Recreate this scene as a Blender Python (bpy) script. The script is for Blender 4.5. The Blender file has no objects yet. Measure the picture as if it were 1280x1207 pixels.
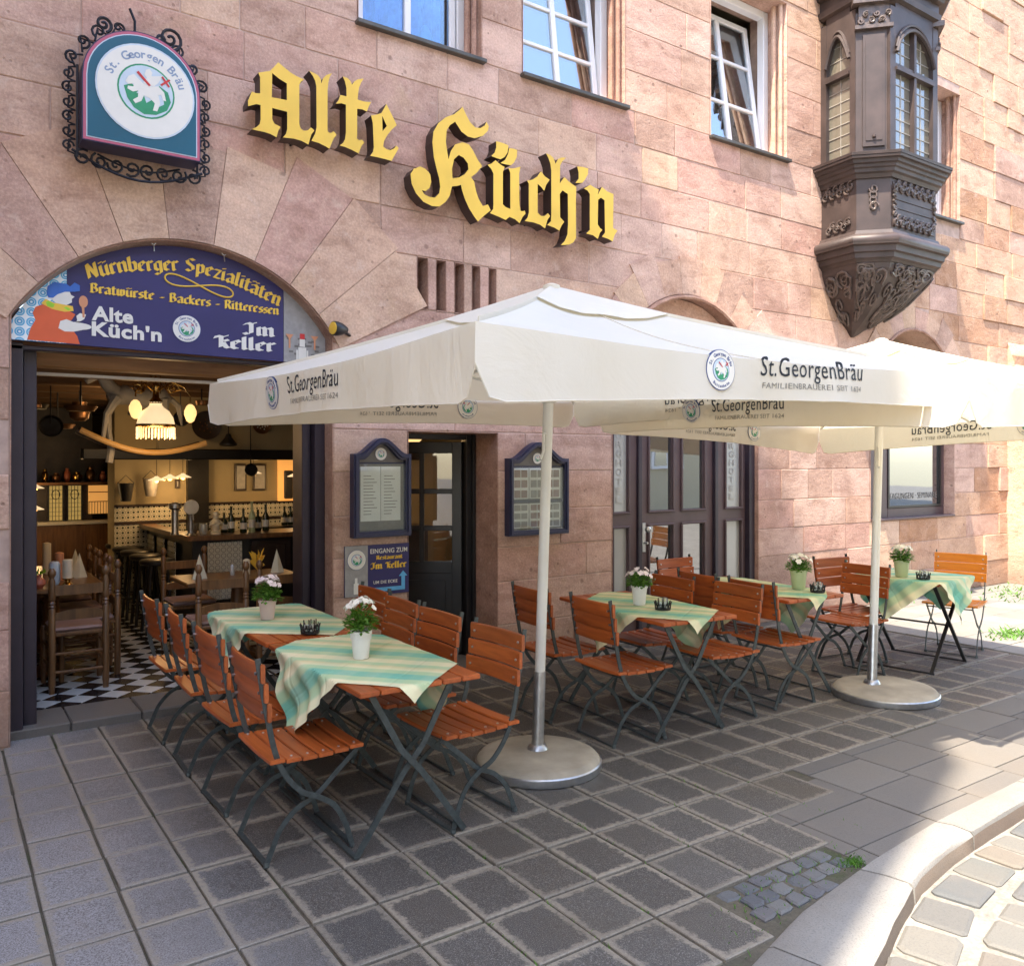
import bpy, bmesh, math, random
from mathutils import Vector, Matrix
from mathutils.geometry import tessellate_polygon
rnd = random.Random(7)
S = bpy.context.scene
C = S.collection
R = math.radians

# ------------------------------------------------------------------ camera, sky, sun, exposure
cam_d = bpy.data.cameras.new('camera'); cam = bpy.data.objects.new('camera', cam_d); C.objects.link(cam)
cam.location = (0, -5.83, 1.7); cam.rotation_euler = (R(90), 0, R(-34.6))
cam_d.sensor_width = 36; cam_d.lens = 29.53; cam_d.shift_y = -0.0199; cam_d.clip_end = 400
S.camera = cam
W = bpy.data.worlds.new('World'); S.world = W; W.use_nodes = True
wn = W.node_tree.nodes; wl = W.node_tree.links
sky = wn.new('ShaderNodeTexSky'); sky.sky_type = 'NISHITA'; sky.sun_disc = False
SUN = Vector((.46, .155, -1.0)).normalized()              # direction the light travels
sky.sun_elevation = math.asin(-SUN.z); sky.sun_rotation = math.atan2(-SUN.x, -SUN.y)
wl.new(sky.outputs[0], wn['Background'].inputs[0]); wn['Background'].inputs[1].default_value = 0.15
sd = bpy.data.lights.new('sun', 'SUN'); sd.energy = 2.0; sd.angle = R(.53); sd.color = (1, .95, .86)
so = bpy.data.objects.new('sun', sd); C.objects.link(so); so.rotation_euler = SUN.to_track_quat('-Z', 'Y').to_euler()
S.view_settings.view_transform = 'Standard'; S.view_settings.look = 'None'; S.view_settings.exposure = 2.78
try:
    S.view_settings.use_white_balance = True; S.view_settings.white_balance_temperature = 7250; S.view_settings.white_balance_tint = 12
except Exception: pass
S.view_settings.gamma = 1
S.render.engine = 'CYCLES'

# ------------------------------------------------------------------ materials
def newmat(name):
    m = bpy.data.materials.new(name); m.use_nodes = True
    nt = m.node_tree; return m, nt, nt.nodes['Principled BSDF']
def nd(nt, t, **k):
    n = nt.nodes.new(t)
    for a, b in k.items():
        if a.startswith('i_'): n.inputs[int(a[2:])].default_value = b
        else: setattr(n, a, b)
    return n
def ramp(nt, fac, stops, interp='LINEAR'):
    r = nt.nodes.new('ShaderNodeValToRGB'); r.color_ramp.interpolation = interp
    e = r.color_ramp.elements
    while len(e) < len(stops): e.new(.5)
    for k, (p, c) in enumerate(stops):
        e[k].position = p; e[k].color = (c[0], c[1], c[2], 1) if not isinstance(c, (int, float)) else (c, c, c, 1)
    nt.links.new(fac, r.inputs[0]); return r
def noise(nt, vec, scale, detail=4, rough=.55, dist=0):
    n = nt.nodes.new('ShaderNodeTexNoise'); n.inputs['Scale'].default_value = scale
    n.inputs['Detail'].default_value = detail; n.inputs['Roughness'].default_value = rough
    n.inputs['Distortion'].default_value = dist
    if vec is not None: nt.links.new(vec, n.inputs['Vector'])
    return n
def mixc(nt, fac, a, b, mode='MIX'):
    m = nt.nodes.new('ShaderNodeMix'); m.data_type = 'RGBA'; m.blend_type = mode
    for s, v in ((0, fac), (6, a), (7, b)):
        if hasattr(v, 'links'): nt.links.new(v, m.inputs[s])
        elif isinstance(v, (int, float)): m.inputs[s].default_value = v
        else: m.inputs[s].default_value = (v[0], v[1], v[2], 1)
    return m.outputs[2]
def bump(nt, p, h, strength=.3, dist=.01, prev=None):
    b = nt.nodes.new('ShaderNodeBump'); b.inputs['Strength'].default_value = strength; b.inputs['Distance'].default_value = dist
    nt.links.new(h, b.inputs['Height'])
    if prev: nt.links.new(prev, b.inputs['Normal'])
    nt.links.new(b.outputs[0], p.inputs['Normal']); return b.outputs[0]
def pos(nt): return nt.nodes.new('ShaderNodeNewGeometry').outputs['Position']
def plain(name, col, rough=.6, metal=0, var=.12, nscale=14, spec=.5, bumps=.0):
    m, nt, p = newmat(name)
    p.inputs['Roughness'].default_value = rough; p.inputs['Metallic'].default_value = metal
    p.inputs['Specular IOR Level'].default_value = spec
    tc = nt.nodes.new('ShaderNodeTexCoord')
    n = noise(nt, tc.outputs['Object'], nscale, 5)
    lo = [c*(1-var) for c in col]; hi = [min(1, c*(1+var)) for c in col]
    r = ramp(nt, n.outputs[0], [(.3, lo), (.7, hi)])
    nt.links.new(r.outputs[0], p.inputs['Base Color'])
    if bumps: bump(nt, p, n.outputs[0], bumps, .004)
    return m
def math_(nt, op, a, b=None):
    m = nt.nodes.new('ShaderNodeMath'); m.operation = op
    for k, v in enumerate((a, b)):
        if v is None: continue
        if hasattr(v, 'links'): nt.links.new(v, m.inputs[k])
        else: m.inputs[k].default_value = v
    return m.outputs[0]

def stone_mat(name, cols, stain=.5, rough_b=.5):
    m, nt, p = newmat(name); p.inputs['Roughness'].default_value = .88; p.inputs['Specular IOR Level'].default_value = .25
    P = pos(nt); oi = nt.nodes.new('ShaderNodeObjectInfo')
    n = len(cols)
    base = ramp(nt, oi.outputs['Random'], [((k+.5)/n, c) for k, c in enumerate(cols)])
    # bedding lines, stretched noise
    mp = nt.nodes.new('ShaderNodeMapping'); mp.inputs['Scale'].default_value = (.8, 1, 1.9); nt.links.new(P, mp.inputs[0])
    n1 = noise(nt, mp.outputs[0], 3.2, 8, .62, .6)
    c1 = mixc(nt, 1, base.outputs[0], ramp(nt, n1.outputs[0], [(.25, (.66, .61, .58)), (.48, (1, 1, 1)), (.75, (1.2, 1.2, 1.18))]).outputs[0], 'MULTIPLY')
    # broad weather stains
    n2 = noise(nt, P, 1.0, 7, .66, 1.4)
    c2 = mixc(nt, ramp(nt, n2.outputs[0], [(.42, 0), (.66, stain)]).outputs[0], c1, (.25, .16, .12))
    n7 = noise(nt, P, 1.3, 8, .7, 2.2)
    c2 = mixc(nt, ramp(nt, n7.outputs[0], [(.52, 0), (.56, .30), (.60, .1)]).outputs[0], c2, (.62, .46, .37))
    n3 = noise(nt, P, 1.9, 7, .65, .4)
    c3 = mixc(nt, ramp(nt, n3.outputs[0], [(.60, 0), (.70, .35)]).outputs[0], c2, (.52, .40, .26))
    n6 = noise(nt, P, 60, 3, .6)
    c3 = mixc(nt, .45, c3, ramp(nt, n6.outputs[0], [(.35, (.18, .10, .08)), (.55, (.55, .36, .28)), (.7, (.8, .62, .5))]).outputs[0], 'SOFT_LIGHT')
    # small pock marks
    v = nt.nodes.new('ShaderNodeTexVoronoi'); v.inputs['Scale'].default_value = 4.2; nt.links.new(P, v.inputs['Vector'])
    pk = ramp(nt, v.outputs['Distance'], [(.05, 1), (.10, 0)])
    c4 = mixc(nt, math_(nt, 'MULTIPLY', pk.outputs[0], .5), c3, (.16, .09, .07))
    v2 = nt.nodes.new('ShaderNodeTexVoronoi'); v2.inputs['Scale'].default_value = 11; nt.links.new(P, v2.inputs['Vector'])
    pit = math_(nt, 'MULTIPLY', ramp(nt, v2.outputs['Distance'], [(.08, 1), (.14, 0)]).outputs[0], ramp(nt, n3.outputs[0], [(.48, 0), (.55, 1)]).outputs[0])
    c4 = mixc(nt, math_(nt, 'MULTIPLY', pit, .45), c4, (.17, .10, .075))
    n9 = noise(nt, P, 9, 6, .7, .5)
    c4 = mixc(nt, ramp(nt, n9.outputs[0], [(.56, 0), (.68, .4)]).outputs[0], c4, (.66, .50, .41))
    # sooty foot
    sx = nt.nodes.new('ShaderNodeSeparateXYZ'); nt.links.new(P, sx.inputs[0])
    foot = ramp(nt, math_(nt, 'ADD', sx.outputs[2], math_(nt, 'MULTIPLY', n2.outputs[0], .8)), [(.45, .55), (.9, 0)])
    c5 = mixc(nt, foot.outputs[0], c4, (.17, .11, .085))
    nt.links.new(c5, p.inputs['Base Color'])
    n4 = noise(nt, P, 22, 6, .7); n5 = noise(nt, P, 90, 4, .7)
    h = math_(nt, 'ADD', math_(nt, 'MULTIPLY', n1.outputs[0], .9), math_(nt, 'ADD', n4.outputs[0], math_(nt, 'MULTIPLY', n5.outputs[0], .35)))
    h = math_(nt, 'SUBTRACT', h, math_(nt, 'ADD', math_(nt, 'MULTIPLY', pk.outputs[0], .5), math_(nt, 'MULTIPLY', pit, .6)))
    bump(nt, p, h, rough_b, .012)
    return m
PINK = [(.56, .385, .325), (.62, .455, .39), (.50, .34, .29), (.66, .50, .425), (.58, .41, .345), (.45, .32, .26), (.63, .47, .375), (.56, .37, .315)]
M = {}
M['stone'] = stone_mat('pink_sandstone', PINK, .42, .65)
M['stone_pale'] = stone_mat('pale_sandstone', [(.60, .43, .33), (.64, .47, .37), (.58, .40, .315), (.62, .46, .345)], .32, .5)
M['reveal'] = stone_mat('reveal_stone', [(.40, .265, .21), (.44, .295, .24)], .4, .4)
M['mortar'] = plain('lime_mortar', (.48, .345, .285), .95, var=.2, nscale=9, bumps=.3)
M['rough'] = stone_mat('rough_sandstone', [(.58, .40, .29), (.62, .45, .34), (.52, .33, .23), (.44, .27, .17), (.64, .48, .37)], .3, 1.0)

def tile_mat():
    m, nt, p = newmat('dark_paving'); p.inputs['Specular IOR Level'].default_value = .45
    P = pos(nt); uv = nt.nodes.new('ShaderNodeTexCoord'); s = nt.nodes.new('ShaderNodeSeparateXYZ'); nt.links.new(uv.outputs['UV'], s.inputs[0])
    def edge(o, size):
        d = math_(nt, 'MINIMUM', o, math_(nt, 'SUBTRACT', 1.0, o)); return math_(nt, 'MULTIPLY', d, size)
    e = math_(nt, 'MINIMUM', edge(s.outputs[0], .262), edge(s.outputs[1], .332))
    n = noise(nt, P, 28, 5, .7); n0 = noise(nt, P, 1.1, 4, .6)
    ee = math_(nt, 'SUBTRACT', e, math_(nt, 'MULTIPLY', math_(nt, 'SUBTRACT', n.outputs[0], .38), .085))
    rim = ramp(nt, ee, [(.008, 1), (.020, 0)])
    oi = nt.nodes.new('ShaderNodeObjectInfo')
    base = ramp(nt, oi.outputs['Random'], [(0, (.048, .044, .040)), (.35, (.062, .054, .045)), (.7, (.074, .068, .060)), (1, (.056, .046, .036))])
    sp = noise(nt, P, 260, 2, .8)
    c = mixc(nt, ramp(nt, sp.outputs[0], [(.52, 0), (.64, .7)]).outputs[0], base.outputs[0], (.30, .28, .26))
    sp2 = noise(nt, P, 120, 3, .8)
    c = mixc(nt, ramp(nt, sp2.outputs[0], [(.36, .6), (.45, 0)]).outputs[0], c, (.025, .024, .023))
    sx = nt.nodes.new('ShaderNodeSeparateXYZ'); nt.links.new(P, sx.inputs[0])
    # worn dusty band towards the left of the terrace
    w = math_(nt, 'ADD', math_(nt, 'ADD', sx.outputs[0], math_(nt, 'MULTIPLY', n0.outputs[0], .6)), math_(nt, 'MULTIPLY', n.outputs[0], .5))
    worn = ramp(nt, w, [(1.0/2, .9), (1.75/2, 0)])
    wsc = math_(nt, 'MULTIPLY', w, .5); nt.links.new(wsc, worn.inputs[0])
    gr = ramp(nt, noise(nt, P, 170, 3, .8).outputs[0], [(.40, .12), (.56, .95)])
    c = mixc(nt, math_(nt, 'MULTIPLY', worn.outputs[0], gr.outputs[0]), c, (.36, .35, .36))
    rv = ramp(nt, math_(nt, 'FRACT', math_(nt, 'MULTIPLY', oi.outputs['Random'], 7.3)), [(0, .55), (1, .95)])
    c = mixc(nt, math_(nt, 'MULTIPLY', math_(nt, 'MULTIPLY', rim.outputs[0], rv.outputs[0]), ramp(nt, noise(nt, P, 45, 4, .7).outputs[0], [(.35, .55), (.55, 1)]).outputs[0]), c, (.29, .25, .195))
    st = ramp(nt, noise(nt, P, .7, 5, .6, .8).outputs[0], [(.5, 0), (.7, .35)])
    c = mixc(nt, st.outputs[0], c, (.085, .068, .048))
    nt.links.new(c, p.inputs['Base Color'])
    rr = ramp(nt, n0.outputs[0], [(.35, .5), (.7, .72)]); nt.links.new(rr.outputs[0], p.inputs['Roughness'])
    bump(nt, p, math_(nt, 'ADD', sp2.outputs[0], n.outputs[0]), .45, .004)
    return m
M['tile'] = tile_mat()
def jointm(name, a, b, c):
    m, nt, p = newmat(name); p.inputs['Roughness'].default_value = .95
    P = pos(nt); n = noise(nt, P, 2.6, 5, .7); n2 = noise(nt, P, 60, 4, .7)
    k = ramp(nt, n.outputs[0], [(.40, a), (.54, b), (.66, c)])
    k2 = mixc(nt, .5, k.outputs[0], ramp(nt, n2.outputs[0], [(.3, (.3, .3, .3)), (.7, (.8, .8, .8))]).outputs[0], 'OVERLAY')
    nt.links.new(k2, p.inputs['Base Color']); bump(nt, p, n2.outputs[0], .6, .006); return m
M['joint'] = jointm('joint_grit', (.10, .085, .06), (.075, .065, .045), (.045, .06, .018))
def granite(name, cols, rough=.75, speck=.35):
    m, nt, p = newmat(name); p.inputs['Roughness'].default_value = rough
    P = pos(nt); oi = nt.nodes.new('ShaderNodeObjectInfo'); n = len(cols)
    base = ramp(nt, oi.outputs['Random'], [((k+.5)/n, c) for k, c in enumerate(cols)])
    a = noise(nt, P, 130, 3, .8); b = noise(nt, P, 2.3, 5, .6)
    c = mixc(nt, ramp(nt, a.outputs[0], [(.5, 0), (.66, speck)]).outputs[0], base.outputs[0], (.06, .06, .06))
    c = mixc(nt, ramp(nt, b.outputs[0], [(.45, 0), (.7, .45)]).outputs[0], c, (.16, .135, .11))
    nt.links.new(c, p.inputs['Base Color']); bump(nt, p, math_(nt, 'ADD', a.outputs[0], b.outputs[0]), .5, .006); return m
M['slab'] = granite('grey_granite_slab', [(.135, .122, .108), (.16, .146, .128), (.115, .105, .095)])
M['kerb'] = granite('pale_granite_kerb', [(.22, .21, .19), (.26, .245, .22)], speck=.45)
M['kerb_face'] = granite('brown_kerb_face', [(.16, .115, .085), (.20, .15, .11)], speck=.5)  # browner, speckled stone for the kerb's outer face
M['pale_slab'] = granite('pale_pavement_slab', [(.20, .19, .165), (.24, .225, .20), (.17, .165, .15)], speck=.3)
M['sett'] = granite('granite_sett', [(.155, .145, .125), (.105, .115, .11), (.175, .145, .11), (.095, .10, .10)], speck=.4)
M['sett_dark'] = granite('dark_sett', [(.10, .10, .11), (.14, .14, .135), (.08, .085, .095)])
M['road_joint'] = jointm('road_sand', (.24, .22, .19), (.18, .165, .14), (.27, .25, .22))

def wood(name, col, dark, rough=.35, scale=(3, 40, 40), coat=0):
    m, nt, p = newmat(name); p.inputs['Roughness'].default_value = rough; p.inputs['Coat Weight'].default_value = coat
    p.inputs['Coat Roughness'].default_value = .15
    tc = nt.nodes.new('ShaderNodeTexCoord'); mp = nt.nodes.new('ShaderNodeMapping'); mp.inputs['Scale'].default_value = scale
    nt.links.new(tc.outputs['Object'], mp.inputs[0]); oi = nt.nodes.new('ShaderNodeObjectInfo')
    n = noise(nt, mp.outputs[0], 1.2, 6, .65, .5)
    r = ramp(nt, n.outputs[0], [(.3, dark), (.62, col)])
    v = ramp(nt, oi.outputs['Random'], [(0, (.80, .80, .80)), (1, (1.12, 1.12, 1.12))])
    nt.links.new(mixc(nt, 1, r.outputs[0], v.outputs[0], 'MULTIPLY'), p.inputs['Base Color']); bump(nt, p, n.outputs[0], .12, .002); return m
M['slat'] = wood('varnished_orange_wood', (.46, .105, .022), (.30, .058, .012), .38, (30, 2.5, 30), .08)
M['slat_or'] = wood('bright_orange_wood', (.80, .26, .02), (.68, .19, .015), .35, (30, 2.5, 30), .2)
M['steel'] = plain('grey_green_steel', (.065, .078, .078), .45, .4, .25, 40)
M['bolt'] = plain('bolt_steel', (.6, .6, .6), .3, 1, .05)
M['walnut'] = wood('turned_brown_wood', (.20, .095, .035), (.085, .038, .016), .35, (22, 22, 2.5), .2)
M['lintel'] = wood('orange_lintel_timber', (.42, .21, .075), (.22, .10, .035), .6, (1.2, 12, 12))
M['beam'] = wood('ceiling_timber', (.20, .11, .05), (.10, .05, .022), .7, (1.2, 12, 12))
M['darkwood'] = plain('dark_stained_wood', (.035, .022, .017), .4, 0, .3, 10)
M['door'] = plain('brown_door_paint', (.085, .052, .055), .42, 0, .12, 6)
M['door_dk'] = plain('dark_navy_brown_paint', (.030, .022, .032), .42, 0, .15, 6)
M['black'] = plain('black_paint', (.016, .015, .015), .4, 0, .2, 8)
M['navy_fr'] = plain('navy_frame_paint', (.022, .026, .070), .35, 0, .1, 6)
M['iron'] = plain('wrought_iron', (.022, .022, .028), .45, .6, .3, 30)
M['white_pl'] = plain('white_window_paint', (.78, .79, .80), .35, 0, .03, 5)
M['white'] = plain('white_paint', (.80, .80, .78), .4, 0, .04, 9)
M['pole'] = plain('white_pole_paint', (.70, .70, .66), .38, 0, .06, 4)
M['galv'] = plain('galvanised_steel', (.45, .45, .45), .35, .9, .15, 20)
M['concrete'] = plain('smooth_concrete', (.36, .31, .235), .85, 0, .22, 5, bumps=.25)
M['yellow'] = plain('gold_letter_face', (.78, .50, .075), .38, 0, .10, 3)
M['letter_side'] = plain('brown_letter_return', (.045, .025, .02), .5, 0, .2, 6)
M['print_yellow'] = plain('print_yellow', (.80, .50, .06), .5, 0, .04)
M['navy'] = plain('navy_banner_print', (.030, .026, .115), .42, 0, .14, 2.5)
M['teal'] = plain('teal_sign_face', (.004, .10, .16), .3, 0, .1, 2)
M['pinkline'] = plain('pink_line', (.45, .10, .16), .4, 0, .05)
M['paleblue'] = plain('pale_blue_print', (.50, .60, .68), .4, 0, .05)
M['faded_blue'] = plain('faded_blue_print', (.22, .30, .42), .4, 0, .05)
M['skyblue'] = plain('blue_print', (.10, .40, .68), .45, 0, .1, 8)
M['hat'] = plain('hat_blue_print', (.03, .14, .50), .45, 0, .1, 8)
M['cream'] = plain('cream_print', (.72, .70, .64), .4, 0, .03)
M['greenp'] = plain('green_print', (.015, .26, .12), .45, 0, .1, 20)
M['limep'] = plain('lime_print', (.30, .60, .04), .45, 0, .1, 20)
M['redp'] = plain('red_print', (.55, .03, .03), .45, 0, .1, 20)
M['coral'] = plain('coral_print', (.70, .115, .04), .45, 0, .08, 6)
M['flesh'] = plain('spoon_print', (.62, .27, .14), .45, 0, .08, 6)
M['greyprint'] = plain('grey_print', (.30, .29, .28), .5, 0, .15, 20)
M['greyprint2'] = plain('grey_print_dark', (.15, .14, .13), .5, 0, .15, 20)
M['ink'] = plain('dark_ink', (.045, .055, .07), .6, 0, .05)
M['ink_blue'] = plain('blue_ink', (.04, .075, .22), .6, 0, .05)
M['ink_grey'] = plain('faded_grey_ink', (.33, .31, .27), .7, 0, .05)
M['paper'] = plain('menu_paper', (.80, .81, .78), .5, 0, .06, 5)
M['brownpaper'] = plain('menu_text', (.30, .29, .27), .6, 0, .1, 30)
M['plaster'] = plain('warm_plaster', (.33, .27, .165), .85, 0, .1, 2)
M['ochre'] = plain('ochre_plaster', (.52, .45, .30), .9, 0, .06, 1)
M['roof'] = plain('clay_roof', (.25, .09, .05), .8, 0, .25, 12)
M['copper'] = plain('brass', (.55, .33, .10), .25, 1, .1, 12)
M['bronze'] = plain('dull_copper', (.20, .10, .05), .4, .8, .2, 12)
M['horse'] = plain('grey_white_horse_paint', (.27, .255, .235), .6, 0, .3, 6)
M['rocker'] = wood('pale_bent_wood', (.55, .34, .13), (.40, .22, .07), .5, (2, 20, 20))
M['cushion'] = plain('mauve_cushion', (.30, .20, .18), .9, 0, .1, 12)
M['terracotta'] = plain('terracotta_glaze', (.42, .12, .07), .4, 0, .1)
M['oriel'] = plain('weathered_brown_timber', (.056, .039, .035), .5, 0, .35, 4, bumps=.2)
M['carve'] = plain('dark_carved_timber', (.10, .075, .065), .38, 0, .5, 16)  # raised, varied tone puts pale highlights into the carving's colour
M['lead'] = plain('pale_glazing_came', (.34, .32, .28), .5, .2, .1)
M['zinc'] = plain('zinc_flashing', (.10, .095, .085), .5, .5, .2, 8)
M['curtain'] = plain('blue_white_curtain', (.10, .34, .80), .9, 0, .35, 9)
M['pot_white'] = plain('white_pot_glaze', (.78, .77, .75), .3, 0, .03)
M['pot_pink'] = plain('pale_pink_pot', (.70, .52, .48), .4, 0, .05)
M['pot_green'] = plain('pale_green_pot', (.45, .52, .30), .4, 0, .05)
M['petal_w'] = plain('white_petal', (.82, .80, .72), .6, 0, .05)
M['petal_p'] = plain('blush_petal', (.84, .72, .72), .6, 0, .1)
M['candle'] = plain('ivory_wax', (.75, .68, .52), .5, 0, .04)
M['napkin'] = plain('folded_cream_napkin', (.62, .60, .46), .9, 0, .05)
M['bottle'] = plain('dark_bottle_glass', (.02, .03, .015), .1, 0, .1)
M['dado'] = None
def leafm():
    m, nt, p = newmat('green_leaf'); p.inputs['Roughness'].default_value = .5
    n = noise(nt, pos(nt), 45, 3); r = ramp(nt, n.outputs[0], [(.35, (.045, .14, .014)), (.65, (.14, .32, .04))])
    nt.links.new(r.outputs[0], p.inputs['Base Color']); p.inputs['Subsurface Weight'].default_value = 0
    tr = nt.nodes.new('ShaderNodeBsdfTranslucent'); nt.links.new(r.outputs[0], tr.inputs[0]); mx = nt.nodes.new('ShaderNodeMixShader'); mx.inputs[0].default_value = .35
    nt.links.new(p.outputs[0], mx.inputs[1]); nt.links.new(tr.outputs[0], mx.inputs[2]); nt.links.new(mx.outputs[0], nt.nodes['Material Output'].inputs[0]); return m
M['leaf'] = leafm()
def glassm(name, tint=(.75, .85, .85), gloss=.35, rough=.02, dark=None):
    m, nt, p = newmat(name); out = nt.nodes['Material Output']
    g = nt.nodes.new('ShaderNodeBsdfGlossy'); g.inputs['Roughness'].default_value = rough; g.inputs[0].default_value = (.9, .95, 1, 1)
    if dark is None:
        t = nt.nodes.new('ShaderNodeBsdfTransparent'); t.inputs[0].default_value = (*tint, 1)
    else:
        t = nt.nodes.new('ShaderNodeBsdfDiffuse'); t.inputs[0].default_value = (*dark, 1)
    n = noise(nt, pos(nt), 1.3, 2); b = nt.nodes.new('ShaderNodeBump'); b.inputs['Strength'].default_value = .05; b.inputs['Distance'].default_value = .02
    nt.links.new(n.outputs[0], b.inputs['Height']); nt.links.new(b.outputs[0], g.inputs['Normal'])
    fr = nt.nodes.new('ShaderNodeFresnel'); fr.inputs[0].default_value = 1.5
    f = math_(nt, 'ADD', math_(nt, 'MULTIPLY', fr.outputs[0], 1.0), gloss)
    f = math_(nt, 'MINIMUM', f, .95)
    mx = nt.nodes.new('ShaderNodeMixShader'); nt.links.new(f, mx.inputs[0]); nt.links.new(t.outputs[0], mx.inputs[1]); nt.links.new(g.outputs[0], mx.inputs[2])
    nt.links.new(mx.outputs[0], out.inputs[0]); return m
M['glass'] = glassm('window_glass', gloss=.30)
M['glass_w1'] = glassm('window_glass_clear', (.75, .88, .98), gloss=.03)
M['glass_clear'] = glassm('clear_glass', (.975, .985, .975), gloss=.02)
M['glass_dark'] = glassm('dark_window_glass', gloss=.25, dark=(.03, .03, .03))
M['glass_beige'] = glassm('oriel_glass', gloss=.10, dark=(.16, .145, .11), rough=.08)  # beige reflection mixed into the glass's own colour
M['frost'] = glassm('frosted_glass', gloss=.12, dark=(.36, .36, .33), rough=.25)
def emit(name, col, st):
    m, nt, p = newmat(name); p.inputs['Base Color'].default_value = (*col, 1)
    p.inputs['Emission Color'].default_value = (*col, 1); p.inputs['Emission Strength'].default_value = st; return m
M['lamp'] = emit('lit_milk_glass', (1, .80, .50), .12)
M['lamp_hot'] = emit('lit_bulb', (1, .66, .28), .19)
M['recess_glow'] = emit('amber_recess_glow', (1, .50, .14), .07)  # glow built into the alcove and recess panels so they look lit
def fabric():
    m, nt, p = newmat('cream_parasol_canvas'); p.inputs['Roughness'].default_value = .85; p.inputs['Specular IOR Level'].default_value = .2
    P = pos(nt); n = noise(nt, P, 1.6, 4, .6, .4); w = noise(nt, P, 240, 2, .6)
    r = ramp(nt, n.outputs[0], [(.3, (.80, .78, .70)), (.7, (.85, .83, .76))])
    nt.links.new(r.outputs[0], p.inputs['Base Color'])
    mp = nt.nodes.new('ShaderNodeMapping'); mp.inputs['Rotation'].default_value = (.3, .2, .7); mp.inputs['Scale'].default_value = (1, 5, 2); nt.links.new(P, mp.inputs[0])
    cz = noise(nt, mp.outputs[0], 2.2, 5, .6, 1.2)
    bump(nt, p, math_(nt, 'ADD', math_(nt, 'MULTIPLY', cz.outputs[0], .8), math_(nt, 'MULTIPLY', w.outputs[0], .04)), .32, .035)
    tr = nt.nodes.new('ShaderNodeBsdfTranslucent'); tr.inputs[0].default_value = (.82, .70, .47, 1)
    mx = nt.nodes.new('ShaderNodeMixShader'); mx.inputs[0].default_value = .38
    nt.links.new(p.outputs[0], mx.inputs[1]); nt.links.new(tr.outputs[0], mx.inputs[2]); nt.links.new(mx.outputs[0], nt.nodes['Material Output'].inputs[0]); return m
M['canvas'] = fabric()
def clothm():
    m, nt, p = newmat('striped_green_tablecloth'); p.inputs['Roughness'].default_value = .85
    tc = nt.nodes.new('ShaderNodeTexCoord'); s = nt.nodes.new('ShaderNodeSeparateXYZ'); nt.links.new(tc.outputs['UV'], s.inputs[0])
    cr, te, gn = (.78, .73, .48), (.17, .50, .39), (.43, .60, .36)
    def band(o, k):
        f = math_(nt, 'FRACT', math_(nt, 'MULTIPLY', o, k)); return ramp(nt, f, [(0, cr), (.12, cr), (.17, gn), (.28, gn), (.32, te), (.50, te), (.54, gn), (.64, gn), (.69, cr), (.80, (.66, .60, .33)), (.84, gn), (.93, gn), (.97, cr)])
    a = band(s.outputs[0], 2.45); b = band(s.outputs[1], 2.45)
    c = mixc(nt, .18, a.outputs[0], b.outputs[0])
    n = noise(nt, tc.outputs['UV'], 500, 2)
    c = mixc(nt, .25, c, ramp(nt, n.outputs[0], [(.3, (.35, .35, .35)), (.7, (.65, .65, .65))]).outputs[0], 'OVERLAY')
    nt.links.new(c, p.inputs['Base Color'])
    # pressed fold creases
    def crease(o):
        d = math_(nt, 'ABSOLUTE', math_(nt, 'SUBTRACT', math_(nt, 'FRACT', math_(nt, 'MULTIPLY', o, 3.0)), .5)); return ramp(nt, d, [(0, 0), (.035, 1)]).outputs[0]
    nf = noise(nt, tc.outputs['UV'], 5, 3)
    bump(nt, p, math_(nt, 'ADD', math_(nt, 'ADD', crease(s.outputs[0]), crease(s.outputs[1])), nf.outputs[0]), .35, .008)
    return m
M['cloth'] = clothm()
def dadom():
    m, nt, p = newmat('ornament_tiles'); p.inputs['Roughness'].default_value = .25
    P = pos(nt); mp = nt.nodes.new('ShaderNodeMapping'); mp.inputs['Scale'].default_value = (11, 11, 11); nt.links.new(P, mp.inputs[0])
    v = nt.nodes.new('ShaderNodeTexVoronoi'); v.inputs['Randomness'].default_value = 0; v.inputs['Scale'].default_value = 1.6; nt.links.new(mp.outputs[0], v.inputs['Vector'])
    r = ramp(nt, v.outputs['Distance'], [(.20, (.05, .06, .06)), (.27, (.58, .56, .46)), (.40, (.60, .58, .48)), (.47, (.12, .12, .11)), (.52, (.58, .56, .46))])
    nt.links.new(r.outputs[0], p.inputs['Base Color']); return m
M['dado'] = dadom()
def bluetile():
    m, nt, p = newmat('blue_rosette_print'); p.inputs['Roughness'].default_value = .4
    P = pos(nt); mp = nt.nodes.new('ShaderNodeMapping'); mp.inputs['Scale'].default_value = (16, 0, 16); nt.links.new(P, mp.inputs[0])
    v = nt.nodes.new('ShaderNodeTexVoronoi'); v.inputs['Randomness'].default_value = 0; v.inputs['Scale'].default_value = 1; nt.links.new(mp.outputs[0], v.inputs['Vector'])
    r = ramp(nt, v.outputs['Distance'], [(.08, (.75, .82, .85)), (.14, (.05, .35, .62)), (.24, (.05, .35, .62)), (.28, (.75, .82, .85)), (.33, (.08, .42, .68)), (.43, (.08, .42, .68)), (.47, (.78, .85, .88))])
    nt.links.new(r.outputs[0], p.inputs['Base Color']); return m
M['bluetile'] = bluetile()

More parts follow.
